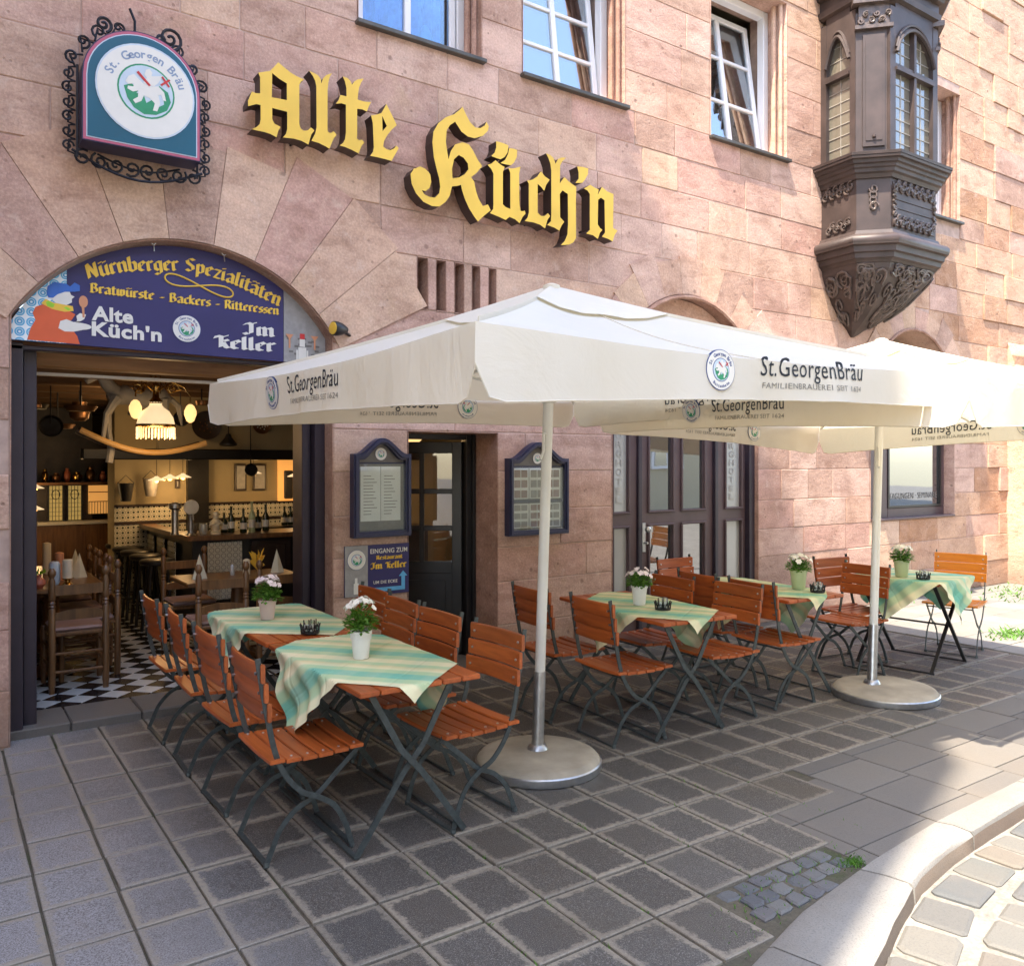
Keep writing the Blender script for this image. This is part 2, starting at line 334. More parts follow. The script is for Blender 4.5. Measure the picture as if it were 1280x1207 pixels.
# ------------------------------------------------------------------ mesh builder
class MB:
    def __init__(s): s.v = []; s.f = []; s.m = []; s.uv = None
    def add(s, vs, fs, mi=0):
        b = len(s.v); s.v += [tuple(x) for x in vs]; s.f += [tuple(i+b for i in f) for f in fs]; s.m += [mi]*len(fs); return s
    def box(s, x0, x1, y0, y1, z0, z1, ch=0, mi=0, jit=0, T=None):
        if ch <= 0:
            vs = [(x, y, z) for x in (x0, x1) for y in (y0, y1) for z in (z0, z1)]
            fs = [(0, 1, 3, 2), (4, 6, 7, 5), (0, 4, 5, 1), (2, 3, 7, 6), (0, 2, 6, 4), (1, 5, 7, 3)]
        else:
            vs = []; fs = []; c = ch; idx = {}
            lo = (x0, y0, z0); hi = (x1, y1, z1)
            for sx in (0, 1):
                for sy in (0, 1):
                    for sz in (0, 1):
                        cn = [(hi if t else lo)[k] for k, t in enumerate((sx, sy, sz))]
                        ins = [cn[k] + (-c if t else c) for k, t in enumerate((sx, sy, sz))]
                        for a in range(3):
                            q = list(ins); q[a] = cn[a]; idx[(sx, sy, sz, a)] = len(vs); vs.append(q)
            I = lambda b, a: idx[(b[0], b[1], b[2], a)]
            for a in range(3):
                o = [k for k in range(3) if k != a]
                for sgn in (0, 1):
                    def B(p, q):
                        r = [0, 0, 0]; r[a] = sgn; r[o[0]] = p; r[o[1]] = q; return r
                    f = [I(B(0, 0), a), I(B(1, 0), a), I(B(1, 1), a), I(B(0, 1), a)]
                    fs.append(f)
                for p in (0, 1):
                    for q in (0, 1):
                        r0 = [0, 0, 0]; r1 = [0, 0, 0]; r0[a] = 0; r1[a] = 1; r0[o[0]] = r1[o[0]] = p; r0[o[1]] = r1[o[1]] = q
                        fs.append([I(r0, o[0]), I(r1, o[0]), I(r1, o[1]), I(r0, o[1])])
            for sx in (0, 1):
                for sy in (0, 1):
                    for sz in (0, 1): fs.append([I((sx, sy, sz), k) for k in range(3)])
        if jit:
            vs = [(a+rnd.uniform(-jit, jit), b+rnd.uniform(-jit, jit)*.4, c_+rnd.uniform(-jit, jit)) for a, b, c_ in vs]
        if T: vs = [T @ Vector(p) for p in vs]
        return s.add(vs, fs, mi)
    def obox(s, c, ax, ay, az, hx, hy, hz, ch=0, mi=0):
        ax, ay, az = Vector(ax).normalized(), Vector(ay).normalized(), Vector(az).normalized(); c = Vector(c)
        T = Matrix(((ax.x, ay.x, az.x, c.x), (ax.y, ay.y, az.y, c.y), (ax.z, ay.z, az.z, c.z), (0, 0, 0, 1)))
        return s.box(-hx, hx, -hy, hy, -hz, hz, ch, mi, 0, T)
    def bar(s, a, b, w, t, up=(0, 0, 1), mi=0):
        a, b = Vector(a), Vector(b); d = (b-a); L = d.length; d.normalize(); u = Vector(up)
        if abs(d.dot(u)) > .95: u = Vector((1, 0, 0)) if abs(d.x) < .9 else Vector((0, 1, 0))
        side = d.cross(u).normalized(); uu = side.cross(d)
        return s.obox((a+b)/2, d, side, uu, L/2, w/2, t/2, 0, mi)
    def tube(s, path, r, n=8, cap=True, mi=0, flat=None, side=None, closed=False):
        P = [Vector(p) for p in path]; N = len(P); rs = r if isinstance(r, (list, tuple)) else [r]*N
        vs = []; fs = []; prev = None
        for k in range(N):
            if closed: t = P[(k+1) % N]-P[k-1]
            else: t = P[min(k+1, N-1)]-P[max(k-1, 0)]
            t.normalize()
            if side is not None: a = Vector(side); a = (a-t*a.dot(t)).normalized()
            else:
                if prev is None: a = t.orthogonal().normalized()
                else: a = (prev-t*prev.dot(t)).normalized()
                prev = a
            b = t.cross(a)
            for j in range(n):
                an = 2*math.pi*(j+.5)/n; ca, sa = math.cos(an), math.sin(an)
                if flat: vs.append(P[k]+a*(flat[0]*(1 if ca > 0 else -1))+b*(flat[1]*(1 if sa > 0 else -1)) if n == 4 else P[k]+a*ca*flat[0]+b*sa*flat[1])
                else: vs.append(P[k]+(a*ca+b*sa)*rs[k])
        K = N if closed else N-1
        for k in range(K):
            for j in range(n):
                k2 = (k+1) % N
                fs.append((k*n+j, k*n+(j+1) % n, k2*n+(j+1) % n, k2*n+j))
        if cap and not closed: fs.append(tuple(reversed(range(n)))); fs.append(tuple((N-1)*n+j for j in range(n)))
        return s.add(vs, fs, mi)
    def lathe(s, prof, c=(0, 0, 0), n=16, mi=0, T=None, cap=True):
        vs = []; fs = []
        for r, z in prof:
            for j in range(n):
                a = 2*math.pi*j/n; p = Vector((r*math.cos(a), r*math.sin(a), z))
                if T: p = T @ p
                vs.append(p+Vector(c))
        for k in range(len(prof)-1):
            for j in range(n): fs.append((k*n+j, k*n+(j+1) % n, (k+1)*n+(j+1) % n, (k+1)*n+j))
        if cap: fs.append(tuple(reversed(range(n)))); fs.append(tuple((len(prof)-1)*n+j for j in range(n)))
        return s.add(vs, fs, mi)
    def prism(s, loops, d0, d1, fn=None, mi=0, mside=None, back=True):
        """2D loops (outline + holes) extruded from d0 (front) to d1; fn(a,b,d)->xyz"""
        fn = fn or (lambda a, b, d: (a, d, b))
        pl = [[Vector((p[0], p[1], 0)) for p in l] for l in loops]
        tris = tessellate_polygon(pl); flat = [p for l in loops for p in l]; n = len(flat)
        vs = [fn(p[0], p[1], d0) for p in flat]+[fn(p[0], p[1], d1) for p in flat]
        s.add(vs, [tuple(t) for t in tris], mi); b = len(s.v)-2*n
        if back: s.f += [tuple(b+n+i for i in reversed(t)) for t in tris]; s.m += [mi]*len(tris)
        o = 0; ms = mi if mside is None else mside
        for l in loops:
            L = len(l)
            for i in range(L): s.f.append((b+o+i, b+o+(i+1) % L, b+n+o+(i+1) % L, b+n+o+i)); s.m.append(ms)
            o += L
        return s
    def grid(s, fn, nu, nv, mi=0):
        vs = [fn(i/nu, j/nv) for j in range(nv+1) for i in range(nu+1)]
        fs = [(j*(nu+1)+i, j*(nu+1)+i+1, (j+1)*(nu+1)+i+1, (j+1)*(nu+1)+i) for j in range(nv) for i in range(nu)]
        return s.add(vs, fs, mi)
    def mesh(s, name, mats, smooth=False):
        me = bpy.data.meshes.new(name); me.from_pydata(s.v, [], s.f)
        for m in (mats if isinstance(mats, (list, tuple)) else [mats]): me.materials.append(m)
        for p, mi in zip(me.polygons, s.m): p.material_index = mi
        bm = bmesh.new(); bm.from_mesh(me); bmesh.ops.recalc_face_normals(bm, faces=bm.faces); bm.to_mesh(me); bm.free()
        if smooth:
            me.polygons.foreach_set('use_smooth', [True]*len(me.polygons))
            try: me.set_sharp_from_angle(angle=R(40))
            except Exception: pass
        if s.uv:
            l = me.uv_layers.new(name='UVMap')
            for lp in me.loops: l.data[lp.index].uv = s.uv[lp.vertex_index]
        me.update(); return me
    def build(s, name, mats, parent=None, smooth=False, world=False, kind=None, label=None):
        return link(name, s.mesh(name, mats, smooth), parent, world, kind, label)
def link(name, me, parent=None, world=False, kind=None, label=None):
    o = bpy.data.objects.new(name, me); C.objects.link(o)
    if parent is not None:
        o.parent = parent
        if world:
            q = parent; off = Vector((0, 0, 0))
            while q is not None: off += q.location; q = q.parent
            o.location = -off
    if kind: o['kind'] = kind
    if label: o['label'] = label
    return o
def tag(o, label, cat, group=None):
    o['label'] = label; o['category'] = cat
    if group: o['group'] = group
    return o
def thing(name, label, cat, loc=(0, 0, 0), rz=0, group=None):
    o = bpy.data.objects.new(name, None); C.objects.link(o); o.location = loc; o.rotation_euler = (0, 0, rz); o.empty_display_size = .1
    return tag(o, label, cat, group)
KIDS = {}
def copy_tree(o, parent=None):
    c = o.copy(); C.objects.link(c)
    if parent is not None: c.parent = parent
    for ch in [x for x in C.objects if x.parent == o]: copy_tree(ch, c)
    return c
def place(proto, first, label, loc, rz, group=None):
    o = proto if first else copy_tree(proto)
    o['label'] = label; o.location = loc; o.rotation_euler = (0, 0, rz)
    if group: o['group'] = group
    return o
# ---- lettering
GC = {}
def glyphs(sx, extr=.0, off=.0):
    key = (sx, off)
    if key in GC: return GC[key]
    cu = bpy.data.curves.new('t', 'FONT'); cu.body = sx; cu.size = 1; cu.extrude = .01; cu.offset = off; cu.resolution_u = 3; cu.space_character = 1.06
    o = bpy.data.objects.new('t', cu); C.objects.link(o)
    dg = bpy.context.evaluated_depsgraph_get(); me = bpy.data.meshes.new_from_object(o.evaluated_get(dg))
    v = [tuple(p.co) for p in me.vertices]; f = [tuple(p.vertices) for p in me.polygons]
    C.objects.unlink(o); bpy.data.objects.remove(o); bpy.data.meshes.remove(me)
    xs = [p[0] for p in v] or [0]
    GC[key] = (v, f, min(xs), max(xs)); return GC[key]
def text(mb, s, org, xa, ya, width, height, depth=.002, off=0., mi=0, shear=0, mirror=False, lift=.003):
    """org: lower left; width: total; height: cap height"""
    v, f, x0, x1 = glyphs(s, 0, off); xa, ya = Vector(xa).normalized(), Vector(ya).normalized(); nz = xa.cross(ya); org = Vector(org)
    sc = width/(x1-x0); sy = height/.69
    vs = []
    for x, y, z in v:
        X = (x-x0)*sc + y*sy*shear
        if mirror: X = width-X
        vs.append(org+xa*X+ya*(y*sy)+nz*(lift+depth*(z+.01)/.02))
    mb.add(vs, f, mi)
NIB = {  # broad-nib stroke lettering: width, strokes
'n': (.72, [[(.1, 1), (.1, .1), (.2, 0)], [(.1, .8), (.38, 1), (.5, .86), (.5, .1), (.6, 0)]]),
'u': (.72, [[(.1, 1), (.1, .15), (.25, 0), (.5, .2)], [(.5, 1), (.5, .1), (.6, 0)]]),
'r': (.52, [[(.1, 1), (.1, .1), (.2, 0)], [(.1, .8), (.3, 1), (.42, .88)]]),
'b': (.68, [[(.1, 1.5), (.1, .12), (.3, 0), (.5, .15), (.5, .8), (.35, 1), (.1, .8)]]),
'e': (.62, [[(.5, .14), (.3, 0), (.1, .15), (.1, .8), (.32, 1), (.5, .8), (.1, .42)]]),
'g': (.70, [[(.5, .85), (.3, 1), (.1, .8), (.1, .2), (.3, .05), (.5, .2)], [(.5, 1), (.5, -.25), (.3, -.42), (.08, -.3)]]),
'S': (.78, [[(.58, 1.3), (.35, 1.45), (.1, 1.2), (.15, .92), (.52, .6), (.55, .25), (.3, 0), (.05, .2)]]),
'p': (.70, [[(.1, 1), (.1, -.45)], [(.1, .8), (.35, 1), (.5, .85), (.5, .15), (.3, 0), (.1, .12)]]),
'z': (.64, [[(.06, .95), (.5, .95), (.1, .05), (.54, .05)]]),
'i': (.36, [[(.1, 1), (.1, .1), (.2, 0)], [(.08, 1.34), (.13, 1.30)]]),
'a': (.72, [[(.12, .88), (.3, 1), (.5, .85), (.5, .1), (.6, 0)], [(.5, .56), (.15, .42), (.1, .15), (.25, 0), (.5, .2)]]),
'l': (.38, [[(.1, 1.5), (.1, .1), (.22, 0)]]),
't': (.48, [[(.14, 1.3), (.14, .12), (.28, 0), (.38, .08)], [(0, .98), (.36, .98)]]),
'N': (.86, [[(.1, 0), (.1, 1.4)], [(.1, 1.4), (.62, .05)], [(.62, 0), (.62, 1.45)]]),
'B': (.80, [[(.12, 0), (.12, 1.45)], [(0, 1.35), (.4, 1.45), (.56, 1.2), (.42, .8), (.12, .76)], [(.42, .8), (.62, .55), (.6, .2), (.35, 0), (0, .08)]]),
'w': (.92, [[(.1, 1), (.1, .15), (.25, 0), (.4, .15)], [(.4, 1), (.4, .15), (.55, 0), (.7, .2), (.7, .8), (.6, 1)]]),
's': (.56, [[(.45, .88), (.3, 1), (.1, .82), (.15, .6), (.42, .42), (.45, .15), (.25, 0), (.06, .12)]]),
'c': (.56, [[(.48, .85), (.32, 1), (.1, .82), (.1, .15), (.3, 0), (.48, .12)]]),
'k': (.66, [[(.1, 1.5), (.1, .05)], [(.1, .55), (.42, .98), (.5, .85), (.14, .5), (.45, .05), (.56, .05)]]),
'R': (.80, [[(.12, 0), (.12, 1.45)], [(0, 1.35), (.42, 1.45), (.58, 1.15), (.45, .8), (.14, .72)], [(.36, .75), (.58, .1), (.7, .02)]]),
'm': (1.08, [[(.1, 1), (.1, .1), (.2, 0)], [(.1, .8), (.36, 1), (.46, .86), (.46, .1), (.54, 0)], [(.46, .8), (.74, 1), (.85, .86), (.85, .1), (.95, 0)]]),
'I': (.74, [[(.04, 1.15), (.22, 1.42), (.42, 1.28), (.62, 1.45)], [(.42, 1.28), (.42, .2), (.2, 0), (.02, .18)]]),
'K': (.86, [[(.05, 1.1), (.12, 1.4), (.34, 1.3), (.34, .1), (.12, 0)], [(.34, 1.2), (.62, 1.45)], [(.34, .7), (.56, 1), (.68, .82), (.40, .62)], [(.44, .62), (.62, .1), (.76, .02)]]),
'h': (.70, [[(.1, 1.5), (.1, .1), (.2, 0)], [(.1, .8), (.38, 1), (.5, .86), (.5, .2), (.35, -.1)]]),
'A': (.90, [[(.1, 0), (.1, 1.1), (.4, 1.45), (.65, 1.1), (.65, .1), (.78, 0)], [(.0, .6), (.65, .6)]]),
'-': (.55, [[(.08, .5), (.42, .5)]]), ' ': (.5, []), "'": (.25, [[(.1, 1.4), (.05, 1.15)]]),
}
def nibw(s):
    return sum(NIB[{'ü': 'u', 'ä': 'a'}.get(c, c)][0] for c in s)
def nib(mb, s, place_fn, sc, mi=0, thick=.11, lift=.003, depth=.002):
    """place_fn(x, y, d) -> xyz with x along the text in metres"""
    x0 = 0; q = 0
    for c in s:
        g = {'ü': 'u', 'ä': 'a'}.get(c, c); w, st = NIB[g]; st = list(st)
        if g != c: st += [[(.14, 1.34), (.19, 1.30)], [(.42, 1.34), (.47, 1.30)]]
        nx, ny = thick, thick*.75
        for pl in st:
            for a, b in zip(pl[:-1], pl[1:]):
                pts = [(a[0]-nx, a[1]-ny), (a[0]+nx, a[1]+ny), (b[0]+nx, b[1]+ny), (b[0]-nx, b[1]-ny)]
                if abs((b[0]-a[0])*ny-(b[1]-a[1])*nx) < .012:
                    pts = [(a[0]-nx, a[1]-ny+.05), (a[0]-nx, a[1]-ny-.05), (b[0]+nx, b[1]+ny-.05), (b[0]+nx, b[1]+ny+.05)]
                # tiny nib body so thin strokes keep some weight
                d = lift+depth+(q % 7)*.00016; q += 1
                P = [((x0+px)*sc, py*sc) for px, py in pts]
                vs = [place_fn(px, py, d) for px, py in P]+[place_fn(px, py, lift*.3) for px, py in P]
                mb.add(vs, [(0, 1, 2, 3), (7, 6, 5, 4), (0, 4, 5, 1), (1, 5, 6, 2), (2, 6, 7, 3), (3, 7, 4, 0)], mi)
        x0 += w
    return x0*sc
def circle(cx, cy, r, n=24, ry=None, a0=0, a1=360):
    ry = ry or r; full = abs(a1-a0) >= 360
    k = n if full else n+1
    return [(cx+r*math.cos(R(a0+(a1-a0)*i/n)), cy+ry*math.sin(R(a0+(a1-a0)*i/n))) for i in range(k)]
def frame_fn(org, xa, ya):
    org, xa, ya = Vector(org), Vector(xa).normalized(), Vector(ya).normalized(); nz = xa.cross(ya)
    return lambda a, b, d: org+xa*a+ya*b+nz*d
def emblem(parent, org, xa, ya, r, name='emblem', world=True, lettering=True, mirror=False, faded=False):
    """round crest: pale ring with lettering, blue field, green dragon, white horse and rider"""
    f0 = frame_fn(org, xa, ya); sg = -1 if mirror else 1
    fn = lambda a, b, d: f0(a*r*sg, b*r, d)
    mb = MB(); e = .0012
    mb.prism([circle(0, 0, 1, 40)], .001, .003, fn, 1)
    mb.prism([circle(0, 0, .965, 40)], .0031, .003+e, fn, 0)
    mb.prism([circle(0, 0, .58, 32)], .0045, .005, fn, 3 if not faded else 4)
    mb.prism([circle(0, 0, .545, 32)], .0052, .0057, fn, 2)
    dr = [(-.45, .02), (-.3, .1), (-.15, .0), (-.2, -.08), (-.05, -.1), (.0, -.25), (.12, -.15), (.22, -.3), (.36, -.2), (.34, -.02), (.2, .08), (.26, .18), (.44, .08), (.50, -.12), (.42, -.32), (.2, -.46), (-.05, -.50), (-.25, -.40), (-.38, -.22)]
    mb.prism([dr], .006, .0066, fn, 4)
    ho = [(-.42, .12), (-.36, .24), (-.25, .31), (-.15, .22), (-.06, .15), (.12, .13), (.24, .17), (.36, .06), (.40, -.12), (.34, -.11), (.30, 0), (.24, -.03), (.28, -.2), (.22, -.38), (.13, -.38), (.17, -.22), (.07, -.13), (-.05, -.10), (-.10, -.23), (-.22, -.31), (-.27, -.24), (-.17, -.16), (-.16, -.02), (-.27, -.07), (-.38, -.03), (-.37, .03), (-.26, .04), (-.25, .11), (-.36, .07)]
    rider = [(-.07, .16), (.01, .30), (-.04, .35), (-.01, .46), (.06, .50), (.12, .43), (.10, .35), (.33, .41), (.24, .24), (.15, .14)]
    mb.prism([rider], .0069, .0075, fn, 0)
    mb.prism([ho], .0068, .0074, fn, 0)
    mb.prism([[(.28, .22), (.46, .38), (.49, .35), (.31, .19)]], .0075, .008, fn, 5); mb.prism([[(.30, .38), (.33, .41), (.48, .22), (.45, .19)]], .0081, .0086, fn, 5)
    mb.prism([[(-.2, .36), (.05, .12), (.09, .15), (-.16, .4)]], .0076, .0082, fn, 5)
    if lettering:
        for s, R0, mid, spread, flip, h in (('St. Georgen Bräu', .70, 90, 9.2, 1, .20), ('Buttenheim', .72+.14, 270, 8.5, -1, .17)):
            if faded and flip < 0: continue
            n = len(s)
            for k, ch in enumerate(s):
                if ch == ' ': continue
                an = R(mid - flip*(k-(n-1)/2)*spread)
                ca, sa = math.cos(an), math.sin(an)
                v, f, x0, x1 = glyphs(ch, 0, .02); rd = Vector((ca, sa)); tg = Vector((sa, -ca))*flip; up = rd*flip
                o = rd*R0; w = (x1-x0)*h/.8
                vs = []
                for x, y, z in v:
                    p = o+tg*((x-x0)*h/.8-w/2)+up*(y*h/.8); vs.append(fn(p.x, p.y, .0046+(z+.01)*.03))
                mb.add(vs, f, 6)
    return mb.build(name, [M['cream'], M['ink_blue'] if not faded else M['paleblue'], M['paleblue'], M['ink_blue'], M['greenp'] , M['redp'], M['ink_blue'] if not faded else M['faded_blue']], parent, world=world)
def spiral(c, r0, turns, start, xa, ya, n=18, cw=1):
    c, xa, ya = Vector(c), Vector(xa), Vector(ya); out = []
    for k in range(n+1):
        t = k/n; a = start+cw*2*math.pi*turns*t; r = r0*(1-.86*t)
        out.append(c+xa*(r*math.cos(a))+ya*(r*math.sin(a)))
    return out
LETTERS={
'A':[[(1.951,4.442),(1.990,4.420),(2.036,4.396),(2.079,4.381),(2.135,4.371),(2.113,4.350),(2.100,4.326),(2.100,4.054),(2.110,4.023),(2.135,4.014),(2.163,4.024),(2.185,4.049),(2.210,4.033),(2.188,4.001),(2.166,3.924),(2.116,3.940),(2.060,3.943),(1.984,3.935),(2.005,3.963),(2.014,3.998),(2.014,4.117),(1.993,4.118),(1.909,4.119),(1.909,4.039),(1.927,4.014),(1.969,4.003),(1.951,3.972),(1.939,3.925),(1.897,3.939),(1.849,3.943),(1.802,3.942),(1.770,3.943),(1.802,3.965),(1.823,3.990),(1.829,4.021),(1.829,4.120),(1.800,4.119),(1.744,4.091),(1.744,4.128),(1.770,4.196),(1.797,4.192),(1.826,4.198),(1.826,4.306),(1.813,4.334),(1.855,4.352),(1.894,4.368),(1.921,4.401)],[(1.909,4.357),(1.957,4.331),(2.011,4.312),(2.011,4.197),(1.957,4.195),(1.906,4.191)]],
'l':[[(2.171,4.441),(2.204,4.437),(2.236,4.428),(2.258,4.406),(2.261,4.376),(2.274,4.416),(2.300,4.447),(2.341,4.470),(2.324,4.439),(2.314,4.397),(2.308,4.343),(2.307,4.053),(2.317,4.042),(2.334,4.042),(2.352,4.060),(2.377,4.039),(2.355,4.011),(2.320,3.927),(2.293,3.939),(2.242,3.952),(2.188,3.956),(2.216,4.013),(2.226,4.058),(2.224,4.349),(2.216,4.383),(2.197,4.415)]],
't':[[(2.422,4.468),(2.455,4.467),(2.480,4.453),(2.494,4.427),(2.512,4.455),(2.541,4.479),(2.585,4.495),(2.566,4.462),(2.548,4.417),(2.540,4.361),(2.537,4.330),(2.585,4.328),(2.645,4.338),(2.625,4.301),(2.610,4.260),(2.574,4.268),(2.534,4.262),(2.534,4.070),(2.530,4.049),(2.552,4.037),(2.570,4.048),(2.591,4.030),(2.570,4.004),(2.545,3.941),(2.490,3.957),(2.440,3.966),(2.399,3.968),(2.426,3.993),(2.440,4.023),(2.447,4.071),(2.447,4.271),(2.412,4.273),(2.369,4.259),(2.391,4.291),(2.405,4.331),(2.451,4.332),(2.451,4.392),(2.440,4.436)]],
'e':[[(2.767,4.355),(2.809,4.290),(2.853,4.217),(2.809,4.172),(2.779,4.131),(2.748,4.076),(2.741,4.033),(2.771,4.019),(2.801,4.019),(2.832,4.039),(2.847,4.063),(2.869,4.050),(2.847,4.008),(2.809,3.941),(2.756,3.944),(2.696,3.945),(2.636,3.943),(2.658,3.975),(2.666,4.011),(2.658,4.186),(2.644,4.240),(2.681,4.253),(2.726,4.277),(2.748,4.316)],[(2.733,4.258),(2.771,4.191),(2.737,4.146)]],
'K':[[(3.426,4.492),(3.455,4.444),(3.495,4.387),(3.544,4.356),(3.594,4.363),(3.634,4.393),(3.649,4.426),(3.672,4.394),(3.664,4.358),(3.614,4.304),(3.534,4.268),(3.475,4.269),(3.416,4.294),(3.358,4.359),(3.311,4.320),(3.282,4.272),(3.275,4.180),(3.287,4.117),(3.299,4.053),(3.320,4.124),(3.358,4.181),(3.426,4.213),(3.485,4.209),(3.524,4.167),(3.564,4.108),(3.609,4.062),(3.554,3.996),(3.504,3.953),(3.534,3.925),(3.549,3.860),(3.574,3.798),(3.614,3.745),(3.664,3.767),(3.690,3.725),(3.634,3.677),(3.569,3.615),(3.534,3.648),(3.485,3.706),(3.446,3.775),(3.421,3.837),(3.412,3.877),(3.378,3.862),(3.330,3.849),(3.311,3.775),(3.273,3.719),(3.216,3.672),(3.151,3.665),(3.077,3.685),(3.014,3.738),(2.977,3.803),(2.968,3.874),(2.995,3.919),(3.050,3.948),(3.096,3.939),(3.137,3.906),(3.146,3.851),(3.132,3.800),(3.096,3.769),(3.064,3.771),(3.086,3.743),(3.132,3.731),(3.179,3.735),(3.216,3.775),(3.225,3.826),(3.216,3.889),(3.193,3.958),(3.169,4.043),(3.156,4.154),(3.165,4.238),(3.207,4.312),(3.273,4.373),(3.349,4.415),(3.392,4.454)],[(3.335,3.912),(3.330,3.985),(3.349,4.064),(3.392,4.106),(3.436,4.094),(3.475,4.056),(3.480,4.011),(3.446,3.967),(3.397,3.932)]],
'u':[[(3.736,4.136),(3.781,4.111),(3.826,4.098),(3.808,4.056),(3.808,3.793),(3.835,3.775),(3.881,3.768),(3.881,4.063),(3.863,4.097),(3.909,4.103),(3.983,4.133),(3.969,4.073),(3.972,3.822),(3.983,3.770),(4.011,3.771),(4.025,3.781),(4.034,3.756),(4.002,3.720),(3.974,3.666),(3.927,3.692),(3.872,3.702),(3.835,3.670),(3.772,3.685),(3.682,3.700),(3.713,3.739),(3.716,3.777),(3.716,4.023),(3.696,4.057),(3.660,4.083),(3.700,4.102)]],
'd1':[[(3.743,4.290),(3.808,4.290),(3.863,4.282),(3.854,4.224),(3.826,4.180),(3.785,4.153),(3.740,4.155),(3.696,4.161),(3.727,4.194),(3.743,4.238)]],
'd2':[[(3.870,4.261),(3.909,4.266),(3.950,4.263),(3.946,4.205),(3.918,4.154),(3.886,4.125),(3.835,4.122),(3.785,4.123),(3.831,4.159),(3.858,4.210)]],
'c':[[(4.192,4.136),(4.235,4.101),(4.284,4.083),(4.250,4.038),(4.226,3.979),(4.192,4.007),(4.158,4.024),(4.158,3.784),(4.192,3.763),(4.231,3.769),(4.265,3.798),(4.289,3.779),(4.260,3.739),(4.235,3.665),(4.182,3.688),(4.115,3.696),(4.025,3.693),(4.053,3.724),(4.067,3.769),(4.067,4.007),(4.049,4.031),(4.105,4.049),(4.153,4.085)]],
'h':[[(4.244,4.297),(4.287,4.295),(4.325,4.273),(4.346,4.231),(4.372,4.275),(4.411,4.298),(4.459,4.304),(4.421,4.269),(4.396,4.226),(4.392,4.073),(4.440,4.136),(4.489,4.107),(4.572,4.076),(4.567,3.983),(4.569,3.636),(4.538,3.592),(4.489,3.566),(4.401,3.549),(4.445,3.590),(4.474,3.652),(4.481,3.737),(4.479,3.998),(4.421,4.018),(4.392,3.982),(4.396,3.785),(4.440,3.754),(4.411,3.718),(4.387,3.669),(4.334,3.687),(4.258,3.698),(4.296,3.734),(4.301,3.784),(4.301,4.162),(4.291,4.220),(4.268,4.268)]],
'ap':[[(4.582,4.254),(4.647,4.263),(4.705,4.261),(4.702,4.210),(4.667,4.156),(4.637,4.123),(4.562,4.109),(4.597,4.151),(4.597,4.205)]],
'n':[[(4.728,4.125),(4.779,4.107),(4.825,4.100),(4.814,4.051),(4.861,4.130),(4.923,4.102),(4.997,4.092),(4.992,3.788),(5.045,3.774),(5.008,3.726),(4.986,3.667),(4.934,3.683),(4.861,3.692),(4.897,3.733),(4.892,4.017),(4.851,4.033),(4.818,4.008),(4.814,3.791),(4.840,3.764),(4.869,3.752),(4.840,3.724),(4.814,3.665),(4.758,3.688),(4.682,3.692),(4.723,3.729),(4.723,4.042),(4.697,4.068),(4.657,4.077)]],}

# ================================================================== GROUND
def clip(poly, a, b, c):
    """keep a*x+b*y<=c"""
    out = []
    for i in range(len(poly)):
        p, q = poly[i], poly[(i+1) % len(poly)]; dp, dq = a*p[0]+b*p[1]-c, a*q[0]+b*q[1]-c
        if dp <= 0: out.append(p)
        if dp*dq < 0: t = dp/(dp-dq); out.append((p[0]+(q[0]-p[0])*t, p[1]+(q[1]-p[1])*t))
    return out
def interp(tab, x):
    for (a, ya), (b, yb) in zip(tab[:-1], tab[1:]):
        if x <= b: return ya+(yb-ya)*(x-a)/(b-a)
    return tab[-1][1]
KIN = [(-2, -5.6), (1.2, -4.75), (2.28, -3.95), (2.7, -3.834), (3.31, -3.745), (3.95, -3.69), (4.62, -3.675), (6, -3.62), (8, -3.5), (16, -3.0), (30, -2.2)]
KOUT = [(-2, -5.95), (1.4, -5.05), (2.61, -4.185), (3.1, -4.01), (3.36, -3.935), (3.83, -3.865), (4.6, -3.82), (6, -3.77), (8, -3.66), (16, -3.2), (30, -2.4)]
mb = MB(); mb.grid(lambda u, v: (-60+120*u, -60+70*v, -.078), 4, 4)
mb.build('street_ground', M['road_joint'], kind='structure')
pav = bpy.data.objects.new('pavement', None); C.objects.link(pav); pav['kind'] = 'structure'
# bedding under the flags, ends at the kerb
xs = [x for x, y in KIN]
loop = [(-4, .42), (-4, -6)]+[(x, y-.1) for x, y in KIN]+[(30, .42)]
MB().prism([loop], -.012, -.076, lambda a, b, d: (a, b, d)).build('joint_bed', M['joint'], pav)
# dark square flags
def flag_mesh(poly, uvf, th=.03):
    m = MB(); n = len(poly); cx = sum(p[0] for p in poly)/n; cy = sum(p[1] for p in poly)/n
    m.v = [(p[0], p[1], -th) for p in poly]+[(p[0], p[1], -.003) for p in poly]
    m.v += [(cx+(p[0]-cx)*.975, cy+(p[1]-cy)*.975, 0) for p in poly]
    m.f = [tuple(range(2*n, 3*n))]+[(i, (i+1) % n, n+(i+1) % n, n+i) for i in range(n)]+[(n+i, n+(i+1) % n, 2*n+(i+1) % n, 2*n+i) for i in range(n)]
    m.m = [0]*len(m.f); m.uv = [uvf(*p[:2]) for p in m.v]
    return m
TX, TY, GX, GY = .27, .339, .008, .008
me_flag = flag_mesh([(-TX/2+GX/2, -TY/2+GY/2), (TX/2-GX/2, -TY/2+GY/2), (TX/2-GX/2, TY/2-GY/2), (-TX/2+GX/2, TY/2-GY/2)], lambda x, y: (x/.262+.5, y/.332+.5)).mesh('paving_flag', M['tile'])
EDGE = [(-4, -6), (2.35, -3.88), (2.75, -3.62), (3.1, -3.66), (3.22, -3.67), (3.23, -3.35), (3.6, -3.33), (3.61, -3.06), (5, -2.92), (6.04, -2.82), (8, -2.6), (16, -2.0), (30, -1.4)]
cand = []
k0 = int(-3/TX); 
